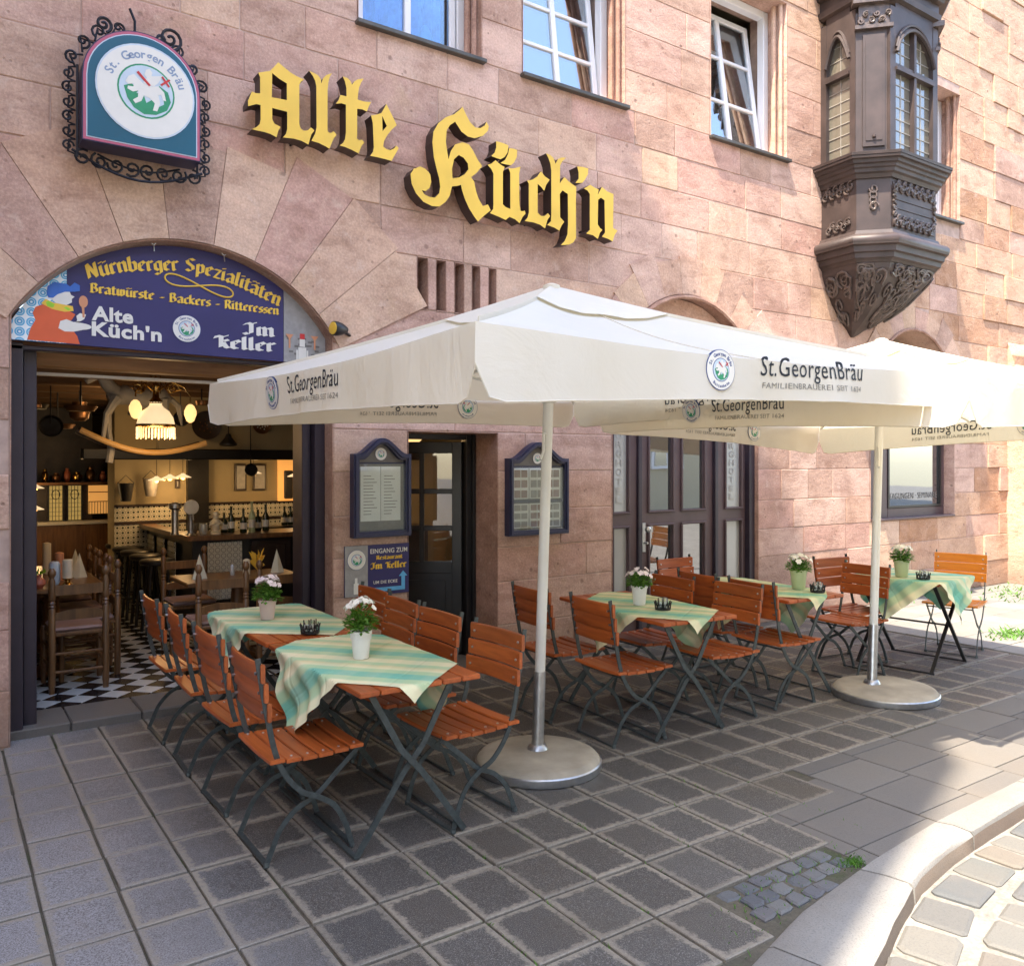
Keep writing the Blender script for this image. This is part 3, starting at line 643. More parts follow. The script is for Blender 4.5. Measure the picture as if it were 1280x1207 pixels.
for i in range(-12, 60):
    xc = .34+TX*(i+.5)
    for j in range(-2, 16):
        yc = .17-TY*(j-.5+1)+.0 if False else .185-TY*(j+.5)
        if yc > .25 and xc > 0: continue
        if xc > 7.95: continue
        e = interp(EDGE, xc)
        if yc-.5*TY*.2 < e-.02: continue
        cand.append((xc, yc, e))
def visdist(x, y): return math.hypot(x, y+5.83)
def infr(x, y, m=.35):
    d = (x)*.568+(y+5.83)*.823; l = x*.823-(y+5.83)*.568
    return d > .5 and abs(l) < d*(.61+m*.2)+m and 1.7/d*1050 < 640+160
vis = sorted([c for c in cand if infr(c[0], c[1])], key=lambda c: visdist(c[0], c[1]))
near, far = vis[:295], vis[295:]+[c for c in cand if not infr(c[0], c[1])]
for x, y, e in near:
    o = link('paving_flag', me_flag, pav); o.location = (x, y, rnd.uniform(-.0028, .0022))
    o.rotation_euler = (rnd.uniform(-.007, .007), rnd.uniform(-.006, .006), rnd.choice((0, math.pi))+rnd.uniform(-.007, .007)); o.scale = (rnd.uniform(.97, 1.0), rnd.uniform(.975, 1.0), 1)
mb = MB(); mb.uv = []
for x, y, e in far:
    t = flag_mesh([(x-TX/2+GX/2, y-TY/2+GY/2), (x+TX/2-GX/2, y-TY/2+GY/2), (x+TX/2-GX/2, y+TY/2-GY/2), (x-TX/2+GX/2, y+TY/2-GY/2)], lambda a, b: ((a-x)/.262+.5, (b-y)/.332+.5))
    mb.add(t.v, t.f); mb.uv += t.uv
mb.build('paving_flags_far', M['tile'], pav, kind='stuff')
def covered(x, y): return any(abs(x-c[0]) < TX/2+.012 and abs(y-c[1]) < TY/2+.012 for c in cand)
# smooth granite slabs between flags and kerb
def slab(poly, name, mat, z=0, th=.05, ch=.006, parent=pav):
    if len(poly) < 3: return
    A = abs(sum(poly[i][0]*poly[(i+1) % len(poly)][1]-poly[(i+1) % len(poly)][0]*poly[i][1] for i in range(len(poly))))/2
    if A < .004: return
    n = len(poly); cx = sum(p[0] for p in poly)/n; cy = sum(p[1] for p in poly)/n; r = max(math.hypot(p[0]-cx, p[1]-cy) for p in poly); k = 1-ch/r
    m = MB(); m.v = [(p[0]-cx, p[1]-cy, -th) for p in poly]+[(p[0]-cx, p[1]-cy, -.4*ch) for p in poly]+[((p[0]-cx)*k, (p[1]-cy)*k, 0) for p in poly]
    m.f = [tuple(range(2*n, 3*n))]+[(i, (i+1) % n, n+(i+1) % n, n+i) for i in range(n)]+[(n+i, n+(i+1) % n, 2*n+(i+1) % n, 2*n+i) for i in range(n)]; m.m = [0]*len(m.f)
    o = m.build(name, mat, parent); o.location = (cx, cy, z); return o
def seg_clip(poly, tab, xa, xb, below):
    """clip against the chord of tab between xa and xb; below: keep y<=line"""
    ya, yb = interp(tab, xa), interp(tab, xb); nx, ny = -(yb-ya), (xb-xa); c = nx*xa+ny*ya
    return clip(poly, nx, ny, c) if below else clip(poly, -nx, -ny, -c)
x = 2.9; row = 0
while x < 13:
    w = rnd.uniform(.42, .56)
    y = interp(EDGE, x+w/2)+.34
    if x < 3.65: y = -3.02
    base = -2.9+.0
    yy = y
    first = True
    while yy > -4.3:
        h = .31
        poly = [(x+.004, yy-h+.004), (x+w-.004, yy-h+.004), (x+w-.004, yy-.004), (x+.004, yy-.004)]
        poly = [(a, b) for a, b in poly]
        poly = seg_clip(poly, KIN, x, x+w, False) if poly else poly
        if x < 3.6 and poly: poly = clip(poly, -1, 0, -3.27)
        if poly and not all(covered(a, b) for a, b in poly): slab(poly, 'granite_slab', M['slab'] if x < 7.6 else M['pale_slab'], -.0055+rnd.uniform(-.001, .001))
        yy -= h
    x += w
# small setts filling the corner by the kerb
for i in range(17):
    for j in range(12):
        px, py = 2.02+i*.096+(j % 2)*.03+rnd.uniform(-.008, .008), -3.24-j*.086
        if py < interp(KIN, px)+.03 or px > 3.25 or px < 2.55 or covered(px, py) or py > -3.3: continue
        a = [(px+sx*.042+rnd.uniform(-.008, .008), py+sy*.037+rnd.uniform(-.007, .007)) for sx, sy in ((-1, -1), (.2, -1.1), (1, -.8), (1.05, .2), (.9, 1), (-.2, 1.08), (-1, .9), (-1.08, 0))]
        slab(a, 'small_sett', M['sett_dark'], rnd.uniform(-.006, .002), .05, .014)
# pale far pavement
x = 7.98
while x < 15.5:
    w = rnd.uniform(.5, .62); y = .1
    while y > -2.75:
        h = .42; slab([(x+.004, y-h+.004), (x+w-.004, y-h+.004), (x+w-.004, y-.004), (x+.004, y-.004)], 'pale_slab', M['pale_slab'], -.002+rnd.uniform(-.002, .001)); y -= h
    x += w
# kerb stones
kx = [-.6, .6, 1.75, 2.42, 3.18, 3.9, 4.75, 5.75, 7.0, 8.3, 9.7, 11.2, 13, 15, 18]
for a, b in zip(kx[:-1], kx[1:]):
    n = 5; ins = [(a+(b-a)*k/n+.005*(1 if k == 0 else (-1 if k == n else 0)), 0) for k in range(n+1)]
    inner = [(p[0], interp(KIN, p[0])+.0) for p in ins]; outer = [(p[0]+(.07 if p[0] < 3.2 else .03), interp(KOUT, p[0]+(.07 if p[0] < 3.2 else .03))) for p in ins]
    m = MB(); N = n+1; vs = []
    for (ix, iy), (ox, oy) in zip(inner, outer):
        dx, dy = ox-ix, oy-iy
        w1, w2, w3 = rnd.uniform(-.004, .004), rnd.uniform(-.005, .005), rnd.uniform(-.006, .006)
        vs += [(ix, iy, -.13), (ix, iy, -.004), (ix+dx*.05, iy+dy*.05, .006), (ix+dx*.5, iy+dy*.5, .010+w1), (ix+dx*.93, iy+dy*.93+w3, .004), (ox, oy+w2, -.012), (ox+dx*.04+w3, oy+dy*.04, -.13)]
    fs = [(k*7+j, k*7+j+1, k*7+7+j+1, k*7+7+j) for k in range(n) for j in range(6)]+[tuple(range(7)), tuple(reversed(range(n*7, n*7+7)))]
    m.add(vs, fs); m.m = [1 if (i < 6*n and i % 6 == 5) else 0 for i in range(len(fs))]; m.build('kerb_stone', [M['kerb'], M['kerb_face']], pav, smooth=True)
# roadway setts in rows along the kerb
road = bpy.data.objects.new('cobbled_road', None); C.objects.link(road); road['kind'] = 'structure'
cnt = 0; stuff = MB()
for r_ in range(16):
    off = .02+r_*.235; s = -1.2+(r_ % 2)*.12
    while s < 9.5:
        w = rnd.uniform(.17, .27); xm = s+w/2+.05
        yk = interp(KOUT, xm)-off-.1; sl = (interp(KOUT, xm+.2)-interp(KOUT, xm-.2))/.4; dxy = Vector((1, sl, 0)).normalized(); nr = Vector((-dxy.y, dxy.x, 0))
        c = Vector((xm+off*.35, yk, 0)); hw, hh = w/2-.016, .096
        pts = [c+dxy*(sx*hw)+nr*(sy*hh)+Vector((rnd.uniform(-.01, .01), rnd.uniform(-.01, .01), 0)) for sx, sy in ((-1, -.8), (-.85, -1), (.85, -1), (1, -.8), (1, .8), (.85, 1), (-.85, 1), (-1, .8))]
        if infr(c.x, c.y, .3) and cnt < 290:
            slab([(p.x, p.y) for p in pts], 'road_sett', M['sett'], -.064+rnd.uniform(-.006, .003), .04, .018, road); cnt += 1
        elif r_ < 16 and c.y > -12:
            stuff.box(c.x-hw, c.x+hw, c.y-hh, c.y+hh, -.1, -.066, .012)
        s += w
stuff.build('road_setts_far', M['sett'], road, kind='stuff')
# weeds in the joints
mb = MB()
def blade(mb, x, y, z, h, lean=.5, w=.004):
    a = rnd.uniform(0, 6.28); dx, dy = math.cos(a), math.sin(a)
    mb.add([(x-dy*w, y+dx*w, z), (x+dy*w, y-dx*w, z), (x+dx*h*lean*.5, y+dy*h*lean*.5, z+h*.7), (x+dx*h*lean, y+dy*h*lean, z+h)], [(0, 1, 2), (0, 2, 3)])
for k in range(900):
    t = rnd.random()
    if t < .25: x = rnd.gauss(3.24, .03); y = -3.70+rnd.gauss(0, .02)
    elif t < .5: x = rnd.uniform(2.3, 3.3); y = interp(KIN, x)+.02+rnd.random()*.25
    elif t < .8: x = .34+TX*rnd.randint(5, 12)+rnd.gauss(0, .004); y = rnd.uniform(-3.6, -2.6)
    else: x = rnd.uniform(0, 2.5); y = .14+rnd.gauss(0, .012)
    blade(mb, x, y, -.01, rnd.uniform(.008, .022), .8, .003)
mb.build('joint_weeds', M['leaf'], kind='stuff')
mb = MB()
for k in range(380):
    if rnd.random() < .6: x = rnd.gauss(12.2, .9); y = -.55+rnd.gauss(0, .22)-abs(x-12.2)*.05
    else: x = rnd.gauss(8.75, .14); y = -1.85+rnd.gauss(0, .10)
    blade(mb, x, y, 0, rnd.uniform(.02, .06), 1.2, .012)
mb.build('pavement_weeds', M['leaf'], kind='stuff')

# ================================================================== SANDSTONE BUILDING
bld = thing('sandstone_building', 'pink sandstone front with arched entrance, casement windows and a carved dark bay window', 'building', (7, .5, 0))
ARC = (1.412, 1.976, 1.2)
def arch_loop(cx, cz, r, x0, x1, z0, n=18):
    a0 = math.asin(max(-1, min(1, 0))); 
    aL = math.acos(max(-1, (x0-cx)/r)); aR = math.acos(min(1, (x1-cx)/r))
    return [(x0, z0), (x1, z0)]+[(cx+r*math.cos(aR+(aL-aR)*k/n), cz+r*math.sin(aR+(aL-aR)*k/n)) for k in range(n+1)]
ent = arch_loop(*ARC, .38, 2.425, -.02)
hot = arch_loop(6.165, 2.33, 1.025, 5.1405, 7.1895, -.02)
tagw = arch_loop(10.18, 2.42, .96, 9.221, 11.139, .99)
RECT = {'door': (3.04, 3.876, -.02, 1.95), 'w1': (2.62, 3.72, 5.0, 6.75), 'w2': (4.13, 5.30, 5.0, 6.75), 'w3': (6.45, 7.66, 4.985, 6.70), 'w4': (10.15, 11.28, 4.89, 6.60)}
SL = [(3.124, 3.215), (3.292, 3.378), (3.462, 3.548), (3.626, 3.702), (3.789, 3.862)]
holes = [ent, hot, tagw]+[[(a, c), (b, c), (b, d), (a, d)] for a, b, c, d in RECT.values()]+[[(a, 2.9), (b, 2.9), (b, 3.315), (a, 3.315)] for a, b in SL]
MB().prism([[(-2.4, -.15), (19, -.15), (19, 9.6), (-2.4, 9.6)]]+[h for h in holes], .0075, .50).build('wall', [M['mortar']], bld, world=True)
# inner faces of the openings in dressed stone
def liner(loops, y0, y1, mat, t=.006, name='reveal', inset=.0):
    m = MB()
    for l in loops:
        n = len(l); cx = sum(p[0] for p in l)/n; cz = sum(p[1] for p in l)/n
        vs = []
        for p in l:
            dx, dz = p[0]-cx, p[1]-cz; L = math.hypot(dx, dz); k = (L-.008)/L
            q = (cx+dx*k, cz+dz*k)
            vs += [(p[0], y0, p[1]), (q[0], y0, q[1]), (q[0], y1, q[1])]
        fs = []
        for i in range(n):
            j = (i+1) % n; fs += [(3*i, 3*j, 3*j+1, 3*i+1), (3*i+1, 3*j+1, 3*j+2, 3*i+2)]
        m.add(vs, fs)
    return m.build(name, mat, bld, world=True)
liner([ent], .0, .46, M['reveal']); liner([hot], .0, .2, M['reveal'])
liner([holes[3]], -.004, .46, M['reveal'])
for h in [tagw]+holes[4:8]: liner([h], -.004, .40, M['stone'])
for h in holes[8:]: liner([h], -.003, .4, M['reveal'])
# courses of stone
def blocked(z0, z1):
    out = []
    for cx, cz, r, x0, x1, zb in ((*ARC, .38, 2.425, -1), (6.165, 2.33, 1.025, 5.14, 7.19, -1), (10.18, 2.42, .96, 9.22, 11.14, .99)):
        if z1 <= zb: continue
        if z0 < cz: out.append((x0, x1))
        elif z0 < cz+r:
            hw = math.sqrt(r*r-(z0-cz)**2); out.append((max(cx-hw, x0), min(cx+hw, x1)))
    for a, b, c, d in RECT.values():
        if z1 > c+.02 and z0 < d-.02: out.append((a, b))
    if z1 > 2.92 and z0 < 3.3: out.append((SL[0][0], SL[-1][1]))
    return sorted(out)
Zs = [0, .34, .70, .99, 1.30, 1.63, 1.95, 2.26, 2.58, 2.90, 3.315, 3.66, 4.0, 4.34, 4.68, 4.99, 5.36, 5.75, 6.12, 6.45, 6.72, 7.1, 7.5, 7.9, 8.3, 8.7, 9.1, 9.5]
def wvis(x, z, m=.5):
    d = x*.568+5.83*.823; l = x*.823-5.83*.568
    return abs(l) < d*.61+m and (z-1.7) < d*.551+m
nst = 0; far_b = MB()
for k in range(len(Zs)-1):
    z0, z1 = Zs[k], Zs[k+1]; x = -.9+rnd.uniform(0, .4); bl = blocked(z0, z1)
    segs = []; s = -.9
    for a, b in bl+[(18.5, 18.5)]:
        if a > s: segs.append((s, a))
        s = max(s, b)
    for a, b in segs:
        x = a
        while x < b-.02:
            w = rnd.uniform(.45, 1.05)*(1 if rnd.random() < .8 else .55)
            if x > 9: w *= 1.15
            if b-(x+w) < .28: w = b-x
            cx, cz = x+w/2, (z0+z1)/2
            if wvis(cx, cz, .6) :
                g = .0035; ry = 0 if x < 11.7 else rnd.uniform(0, .03)
                zz = rnd.uniform(-.012, .012) if k not in (8, 9, 14, 2, 3, 5, 6) else 0
                mat = M['stone'] if cx < 9.3 else (M['rough'] if rnd.random() < .5+.1*(cx-9) else M['stone'])
                if rnd.random() < .12 and cx < 9: mat = M['stone_pale']
                m = MB(); m.box(-w/2+g, w/2-g, -.0+rnd.uniform(-.004, .003)-ry, .03, z0-cz+g, z1-cz-g, .005, jit=.0028)
                if nst < 262:
                    o = m.build('stone_block', mat, bld, world=True); o.location += Vector((cx, 0, cz)); nst += 1
                else: far_b.add([(p[0]+cx, p[1], p[2]+cz) for p in m.v], m.f)
            x += w
if far_b.v: far_b.build('stone_blocks_far', M['rough'], bld, world=True, kind='stuff')
# stones between the air slits
for a, b in zip(SL[:-1], SL[1:]):
    MB().box(a[1]+.003, b[0]-.003, -.003, .03, 2.905, 3.31, .004, jit=.002).build('stone_block', M['stone'], bld, world=True)
MB().box(SL[0][0], SL[-1][1], .36, .38, 2.85, 3.36).build('slit_backing', M['black'], bld, world=True)
# voussoirs
def voussoirs(cx, cz, r, a0, a1, n, th, mats, jitter=.06):
    for k in range(n):
        b0, b1 = a0+(a1-a0)*k/n, a0+(a1-a0)*(k+1)/n; t = th+rnd.uniform(-jitter, jitter*1.6); pts = []
        for i in range(5):
            an = R(b0+(b1-b0)*i/4); pts.append((cx+(r+.0)*math.cos(an), cz+r*math.sin(an)))
        m0, m1 = R(b0), R(b1); R1 = r+t
        t1 = [(cx+R1*math.cos(m1), cz+R1*math.sin(m1)), (cx+R1*math.cos(m0), cz+R1*math.sin(m0))]
        pts = pts+t1; mx = sum(p[0] for p in pts)/len(pts); mz = sum(p[1] for p in pts)/len(pts)
        pts = [(mx+(p[0]-mx)*.988, mz+(p[1]-mz)*.988) for p in pts]
        o = MB().prism([[(p[0]-mx, p[1]-mz) for p in pts]], -.0105-rnd.uniform(0, .003), .03).build('arch_stone', mats[k % len(mats)], bld, world=True); o.location += Vector((mx, 0, mz))
voussoirs(*ARC, 151, 28, 9, .74, [M['stone_pale'], M['stone'], M['stone_pale'], M['stone_pale'], M['stone']], .10)
voussoirs(6.165, 2.33, 1.025, 178, 2, 13, .36, [M['stone'], M['stone_pale']])
voussoirs(10.18, 2.42, .96, 178, 2, 12, .30, [M['stone'], M['stone_pale']])
MB().tube([(6.165+1.0*math.cos(R(a)), -.02, 2.33+1.0*math.sin(R(a))) for a in range(0, 181, 9)], .022, 6).build('arch_moulding', M['reveal'], bld, world=True)
MB().tube([(10.18+.95*math.cos(R(a)), -.02, 2.42+.95*math.sin(R(a))) for a in range(0, 181, 9)], .02, 6).build('arch_moulding', M['reveal'], bld, world=True)
# battered buttress at the far end
mb = MB(); prof = [(-.02, 3.4), (-.16, 2.9), (-.34, 1.5), (-.50, .5), (-.55, 0)]
vs = [(x, y, z) for x in (12.55, 13.9) for y, z in prof]+[(x, .02, z) for x in (12.55, 13.9) for z in (3.4, 0)]
mb.add(vs, [(k, k+1, 5+k+1, 5+k) for k in range(4)]+[(0, 1, 2, 3, 4, 11), (5, 6, 7, 8, 9, 13)], 0)
mb.build('buttress', M['rough'], bld, world=True)
for k in range(5):
    z = .55+k*.55
    y = -.55+z*.17
    for j in range(2):
        MB().box(12.56+j*.66, 13.2+j*.66, y-.03, y+.12, z, z+.48, .02, jit=.012).build('stone_block', M['rough'], bld, world=True)
# pocks and patches of the wall, moulded jambs and sills of the upper windows
def casement(x0, x1, z0, z1, y, cols, rows, tilt, curtain=False, fw=.075):
    w = MB()
    for a, b, c, d in ((x0, x0+fw, z0, z1), (x1-fw, x1, z0, z1), (x0+fw, x1-fw, z0, z0+fw*.8), (x0+fw, x1-fw, z1-fw, z1)): w.box(a, b, y, y+.09, c, d, .006)
    wo = w.build('window', M['white_pl'], bld, world=True)
    X0, X1, Z0, Z1 = x0+fw+.012, x1-fw-.012, z0+fw*.8+.01, z1-fw-.01; sw = .055
    T = Matrix.Translation((0, y+.03, Z0)) @ Matrix.Rotation(-R(tilt), 4, 'X') @ Matrix.Translation((0, 0, -Z0))
    s = MB()
    for a, b, c, d in ((X0, X0+sw, Z0, Z1), (X1-sw, X1, Z0, Z1), (X0+sw, X1-sw, Z0, Z0+sw), (X0+sw, X1-sw, Z1-sw, Z1)): s.box(a, b, -.02, .03, c, d, .005, T=T)
    mid = (X0+X1)/2
    for k in range(1, cols): xm = X0+(X1-X0)*k/cols; s.box(xm-.028, xm+.028, -.024, .026, Z0+sw, Z1-sw, .005, T=T)
    for k in range(1, rows): zm = Z0+(Z1-Z0)*k/rows; s.box(X0+sw, X1-sw, -.018, .02, zm-.016, zm+.016, .004, T=T)
    so_ = s.build('sash', M['white_pl'], wo); 
    for i in range(cols):
        for j in range(rows):
            a, b = X0+sw+(X1-X0-2*sw)*i/cols, X0+sw+(X1-X0-2*sw)*(i+1)/cols; c, d = Z0+sw+(Z1-Z0-2*sw)*j/rows, Z0+sw+(Z1-Z0-2*sw)*(j+1)/rows
            MB().box(a, b, 0, .006, c, d, T=T).build('pane', M['glass_w1'] if rows == 1 else M['glass'], wo)
    return wo
for key, cols, rows, tilt in (('w1', 2, 1, 0), ('w2', 2, 4, 7), ('w3', 2, 3, 8), ('w4', 2, 3, 0)):
    a, b, c, d = RECT[key]
    casement(a+.01, b-.012, c+.012, d-.01, .24, cols, rows, tilt, fw=.08)
    MB().box(a-.02, b+.02, -.055, .24, c-.028, c+.004, .004).build('window_sill', M['zinc'], bld, world=True)
    m = MB()
    for xx in (b, ): 
        m.tube([(xx-.045, .05, c+.01), (xx-.045, .05, d)], .022, 8); m.tube([(xx-.06, .13, c+.01), (xx-.06, .13, d)], .028, 8)
    m.build('jamb_moulding', M['reveal'] if key != 'w3' else M['stone_pale'], bld, world=True)
    # room behind: dim box, curtains
    r = MB(); r.box(a-.3, b+.5, .5, 2.5, c-.4, d+.3); r.f = r.f[:2]+r.f[3:] if False else [f for f in r.f if f != (0, 4, 5, 1)]; r.m = [0]*len(r.f)
    r.build('room_lining', M['plaster'], bld, world=True)
for key in ('w1', 'w3'):
    a, b, c, d = RECT[key]
    m = MB(); n = 60
    m.grid(lambda u, v: (a+.05+(b-a-.1)*(u*(.40 if key == 'w3' else .92)), .47+.03*math.sin(u*n*.9)+.012*math.sin(u*97), c+.02+(d-c)*v), 90, 2)
    m.build('curtain', M['curtain'] if key == 'w1' else M['white'], bld, smooth=True, world=True)
m = MB()   # ornaments on the sill inside
m.lathe([(.05, 0), (.09, .06), (.1, .16), (.05, .3), (.02, .36)], (3.42, .42, 5.02), 12); m.build('sill_vase', M['skyblue'], bld, smooth=True, world=True)
m = MB(); m.box(6.50, 6.72, .40, .5, 5.12, 5.15); m.box(6.56, 6.66, .42, .48, 5.15, 5.22); m.build('sill_box', M['terracotta'], bld, world=True)

# ---- carved bay window
bay = link('bay_window', None, bld); bay.location = Vector((8.95, 0, 5)) - bld.location
PB = [(8.27, .0), (8.22, -.47), (8.46, -.72), (9.36, -.72), (9.62, -.50), (9.66, .0)]
def off(d):
    P = PB; out = []
    for i, p in enumerate(P):
        def nrm(a, b): v = Vector((b[0]-a[0], b[1]-a[1])).normalized(); return Vector((v.y, -v.x))*-1
        ns = []
        if i > 0: ns.append(nrm(P[i-1], p))
        if i < len(P)-1: ns.append(nrm(p, P[i+1]))
        ns = [-n for n in ns]
        if i in (0, len(P)-1): v = Vector((ns[0].x, 0))/abs(ns[0].x) if abs(ns[0].x) > .1 else Vector((0, 0)); out.append((p[0]+v.x*d, 0.0)); continue
        b = (ns[0]+ns[1]).normalized(); k = d/max(.4, b.dot(ns[0])); out.append((p[0]+b.x*k, p[1]+b.y*k))
    return out
def loft(levels, name, mat, smooth=False):
    m = MB(); rings = []
    for z, d in levels: rings.append([(x, y, z) for x, y in off(d)])
    n = 6; vs = [p for r_ in rings for p in r_]; fs = [(k*n+j, k*n+j+1, (k+1)*n+j+1, (k+1)*n+j) for k in range(len(rings)-1) for j in range(n-1)]
    fs += [tuple(range(n)), tuple(reversed(range((len(rings)-1)*n, len(rings)*n)))]
    m.add(vs, fs); return m.build(name, mat, bay, smooth, world=True)
loft([(4.97, .16), (5.0, .165), (5.005, .155), (5.02, .10), (5.02, .03)], 'sill_board', M['oriel'])
loft([(4.76, .02), (4.80, .035), (4.815, .06), (4.85, .065), (4.86, .085), (4.89, .09), (4.90, .115), (4.935, .12), (4.94, .15), (4.965, .155)], 'cornice', M['oriel'])
loft([(4.20, .0), (4.76, .0)], 'apron_panel', M['oriel'])
loft([(4.05, .13), (4.06, .135), (4.10, .135), (4.13, .11), (4.16, .04), (4.20, .025)], 'lower_moulding', M['oriel'], True)
loft([(3.86, .0), (3.885, .02), (3.90, .05), (3.95, .055), (3.96, .085), (4.02, .09), (4.03, .125), (4.05, .13)], 'lower_moulding', M['oriel'])
# console tapering to a point
TIP = Vector((8.84, .0, 3.2)); m = MB(); rings = []
prof = [(3.86, .985), (3.80, .97), (3.72, .90), (3.62, .79), (3.50, .66), (3.39, .48), (3.29, .29), (3.23, .15), (3.19, .09), (3.16, .03)]
for z, s in prof: rings.append([(TIP.x+(x-TIP.x)*s, y*s, z) for x, y in PB])
n = 6; m.add([p for r_ in rings for p in r_], [(k*n+j, k*n+j+1, (k+1)*n+j+1, (k+1)*n+j) for k in range(len(rings)-1) for j in range(n-1)]+[tuple(range(n)), tuple(reversed(range((len(rings)-1)*n, len(rings)*n)))])
m.build('console', M['oriel'], bay, world=True)
m = MB()   # carved tendrils on the console
def cpt(j, t, u):
    zz = prof; f = t*(len(zz)-3); k = int(f); fr = f-k
    z = zz[k][0]*(1-fr)+zz[k+1][0]*fr; s = zz[k][1]*(1-fr)+zz[k+1][1]*fr
    a, b = PB[j], PB[j+1]; x = a[0]+(b[0]-a[0])*u; y = a[1]+(b[1]-a[1])*u
    nn = Vector((b[1]-a[1], -(b[0]-a[0]), 0)).normalized()
    if nn.y > 0: nn = -nn
    if j == 0: nn = Vector((-1, 0, -.3)).normalized()
    return Vector((TIP.x+(x-TIP.x)*s, y*s, z))+nn*.012+Vector((0, 0, -.006))
for j, cnt_ in ((0, 9), (1, 14), (2, 36), (3, 6)):
    for q in range(cnt_):
        tc_, uc = rnd.uniform(.08, .8), rnd.uniform(.12, .88); r0 = rnd.uniform(.07, .15); st = rnd.uniform(0, 6.28); cw = rnd.choice((-1, 1)); pts = []
        for k in range(13):
            w = k/12; an = st+cw*w*8.5; rr = r0*(1-.82*w); t_ = tc_+rr*math.sin(an)*1.2; u_ = uc+rr*math.cos(an)*(1.0 if j == 2 else 1.8)
            pts.append(cpt(j, min(.98, max(.02, t_)), min(.97, max(.03, u_))))
        m.tube(pts, [.017*(1-.6*k/12) for k in range(13)], 5)
m.build('carving', M['carve'], bay, smooth=True, world=True)
m = MB()
def facept(j, u, z, d=.0):
    a, b = PB[j], PB[j+1]; nn = Vector((b[1]-a[1], -(b[0]-a[0]), 0)).normalized()
    if nn.dot(Vector((a[0]+b[0]-17.9, a[1]+b[1]+.3, 0))) < 0: nn = -nn
    return Vector((a[0]+(b[0]-a[0])*u, a[1]+(b[1]-a[1])*u, z))+nn*d
def tendril(m, j, ua, ub, z, amp, n=5, r=.013):
    L = (Vector(PB[j+1])-Vector(PB[j])).length
    pts = [facept(j, ua+(ub-ua)*k/24, z+amp*.5*math.sin(k/24*math.pi*n), .014) for k in range(25)]
    m.tube(pts, r*.8, 5)
    for k in range(n*2):
        u = ua+(ub-ua)*(k+.5)/(n*2); sg = 1 if k % 2 else -1; c = (u, z+sg*amp*.4); pts = []
        for i in range(11):
            w = i/10; an = sg*(1.2+w*7.5); rr = .045*(1-.8*w); pts.append(facept(j, c[0]+rr*math.cos(an)/L, c[1]+rr*math.sin(an), .018))
        m.tube(pts, [r*(1-.5*i/10) for i in range(11)], 5)
tendril(m, 0, .1, .92, 4.69, .06, 4); tendril(m, 0, .2, .85, 4.30, .05, 3)
tendril(m, 2, .05, .95, 4.68, .05, 7); tendril(m, 2, .05, .95, 4.31, .05, 7)
for u in (.06, .94):
    for k in range(5): 
        pts = [facept(2, u+.03*math.cos(i*.7+k), 4.38+k*.06+.02*math.sin(i*.8), .016) for i in range(9)]; m.tube(pts, .011, 5)
for k in range(4):
    pts = [facept(1, .5+.14*math.cos(i*.75+k)*(1-i/14), 4.46+k*.06+.04*math.sin(i*.75+k), .016) for i in range(10)]; m.tube(pts, .012, 5)
m.build('carving', M['carve'], bay, smooth=True, world=True)
for k in range(5):   # boards of the front apron
    m = MB(); a, b = facept(2, .04, 0, .004), facept(2, .96, 0, .004); z = 4.25+k*.095
    m.box(a.x, b.x, a.y-.006, a.y+.01, z, z+.09, .004); m.build('apron_board', M['oriel'], bay, world=True)
# posts, capitals and glazed lights
ZB, ZT, ZA = 5.02, 5.93, 6.42
def fbar(m, j, u0, u1, z0, z1, d0, d1, ch=0):
    a = facept(j, u0, 0, d0); b = facept(j, u1, 0, d0); c = facept(j, u0, 0, d1); d = facept(j, u1, 0, d1)
    m.add([(p.x, p.y, z) for z in (z0, z1) for p in (a, b, d, c)], [(0, 1, 2, 3), (7, 6, 5, 4), (0, 4, 5, 1), (1, 5, 6, 2), (2, 6, 7, 3), (3, 7, 4, 0)])
for j in (1, 3): m = MB(); fbar(m, j, -.02, 1.02, ZB, 6.55, -.12, 0); fbar(m, j, .18, .82, 5.10, 6.30, -.001, .022); fbar(m, j, .26, .74, 5.16, 6.24, .021, .03); m.build('corner_pilaster', M['oriel'], bay, world=True)
p_ = facept(1, .5, 5.2, .035); MB().lathe([(0, -.02), (.02, -.01), (.02, .01), (0, .02)], p_, 8).build('rosette', M['oriel'], bay, world=True)
m = MB()
for j in (1, 3):
    fbar(m, j, -.06, 1.06, 6.36, 6.40, -.1, .045); fbar(m, j, -.14, 1.14, 6.62, 6.68, -.1, .085); fbar(m, j, .05, .95, 6.40, 6.62, -.1, .03)
    for k in range(6): 
        c = facept(j, .1+.16*k, 6.44+(k % 2)*.07, .045); m.tube(spiral(c, .035, 1.2, k, facept(j, 1, 0)-facept(j, 0, 0) and (facept(j, 1, 0)-facept(j, 0, 0)).normalized(), (0, 0, 1), 10, 1 if k % 2 else -1), .012, 5)
m.build('capital', M['carve'], bay, world=True)
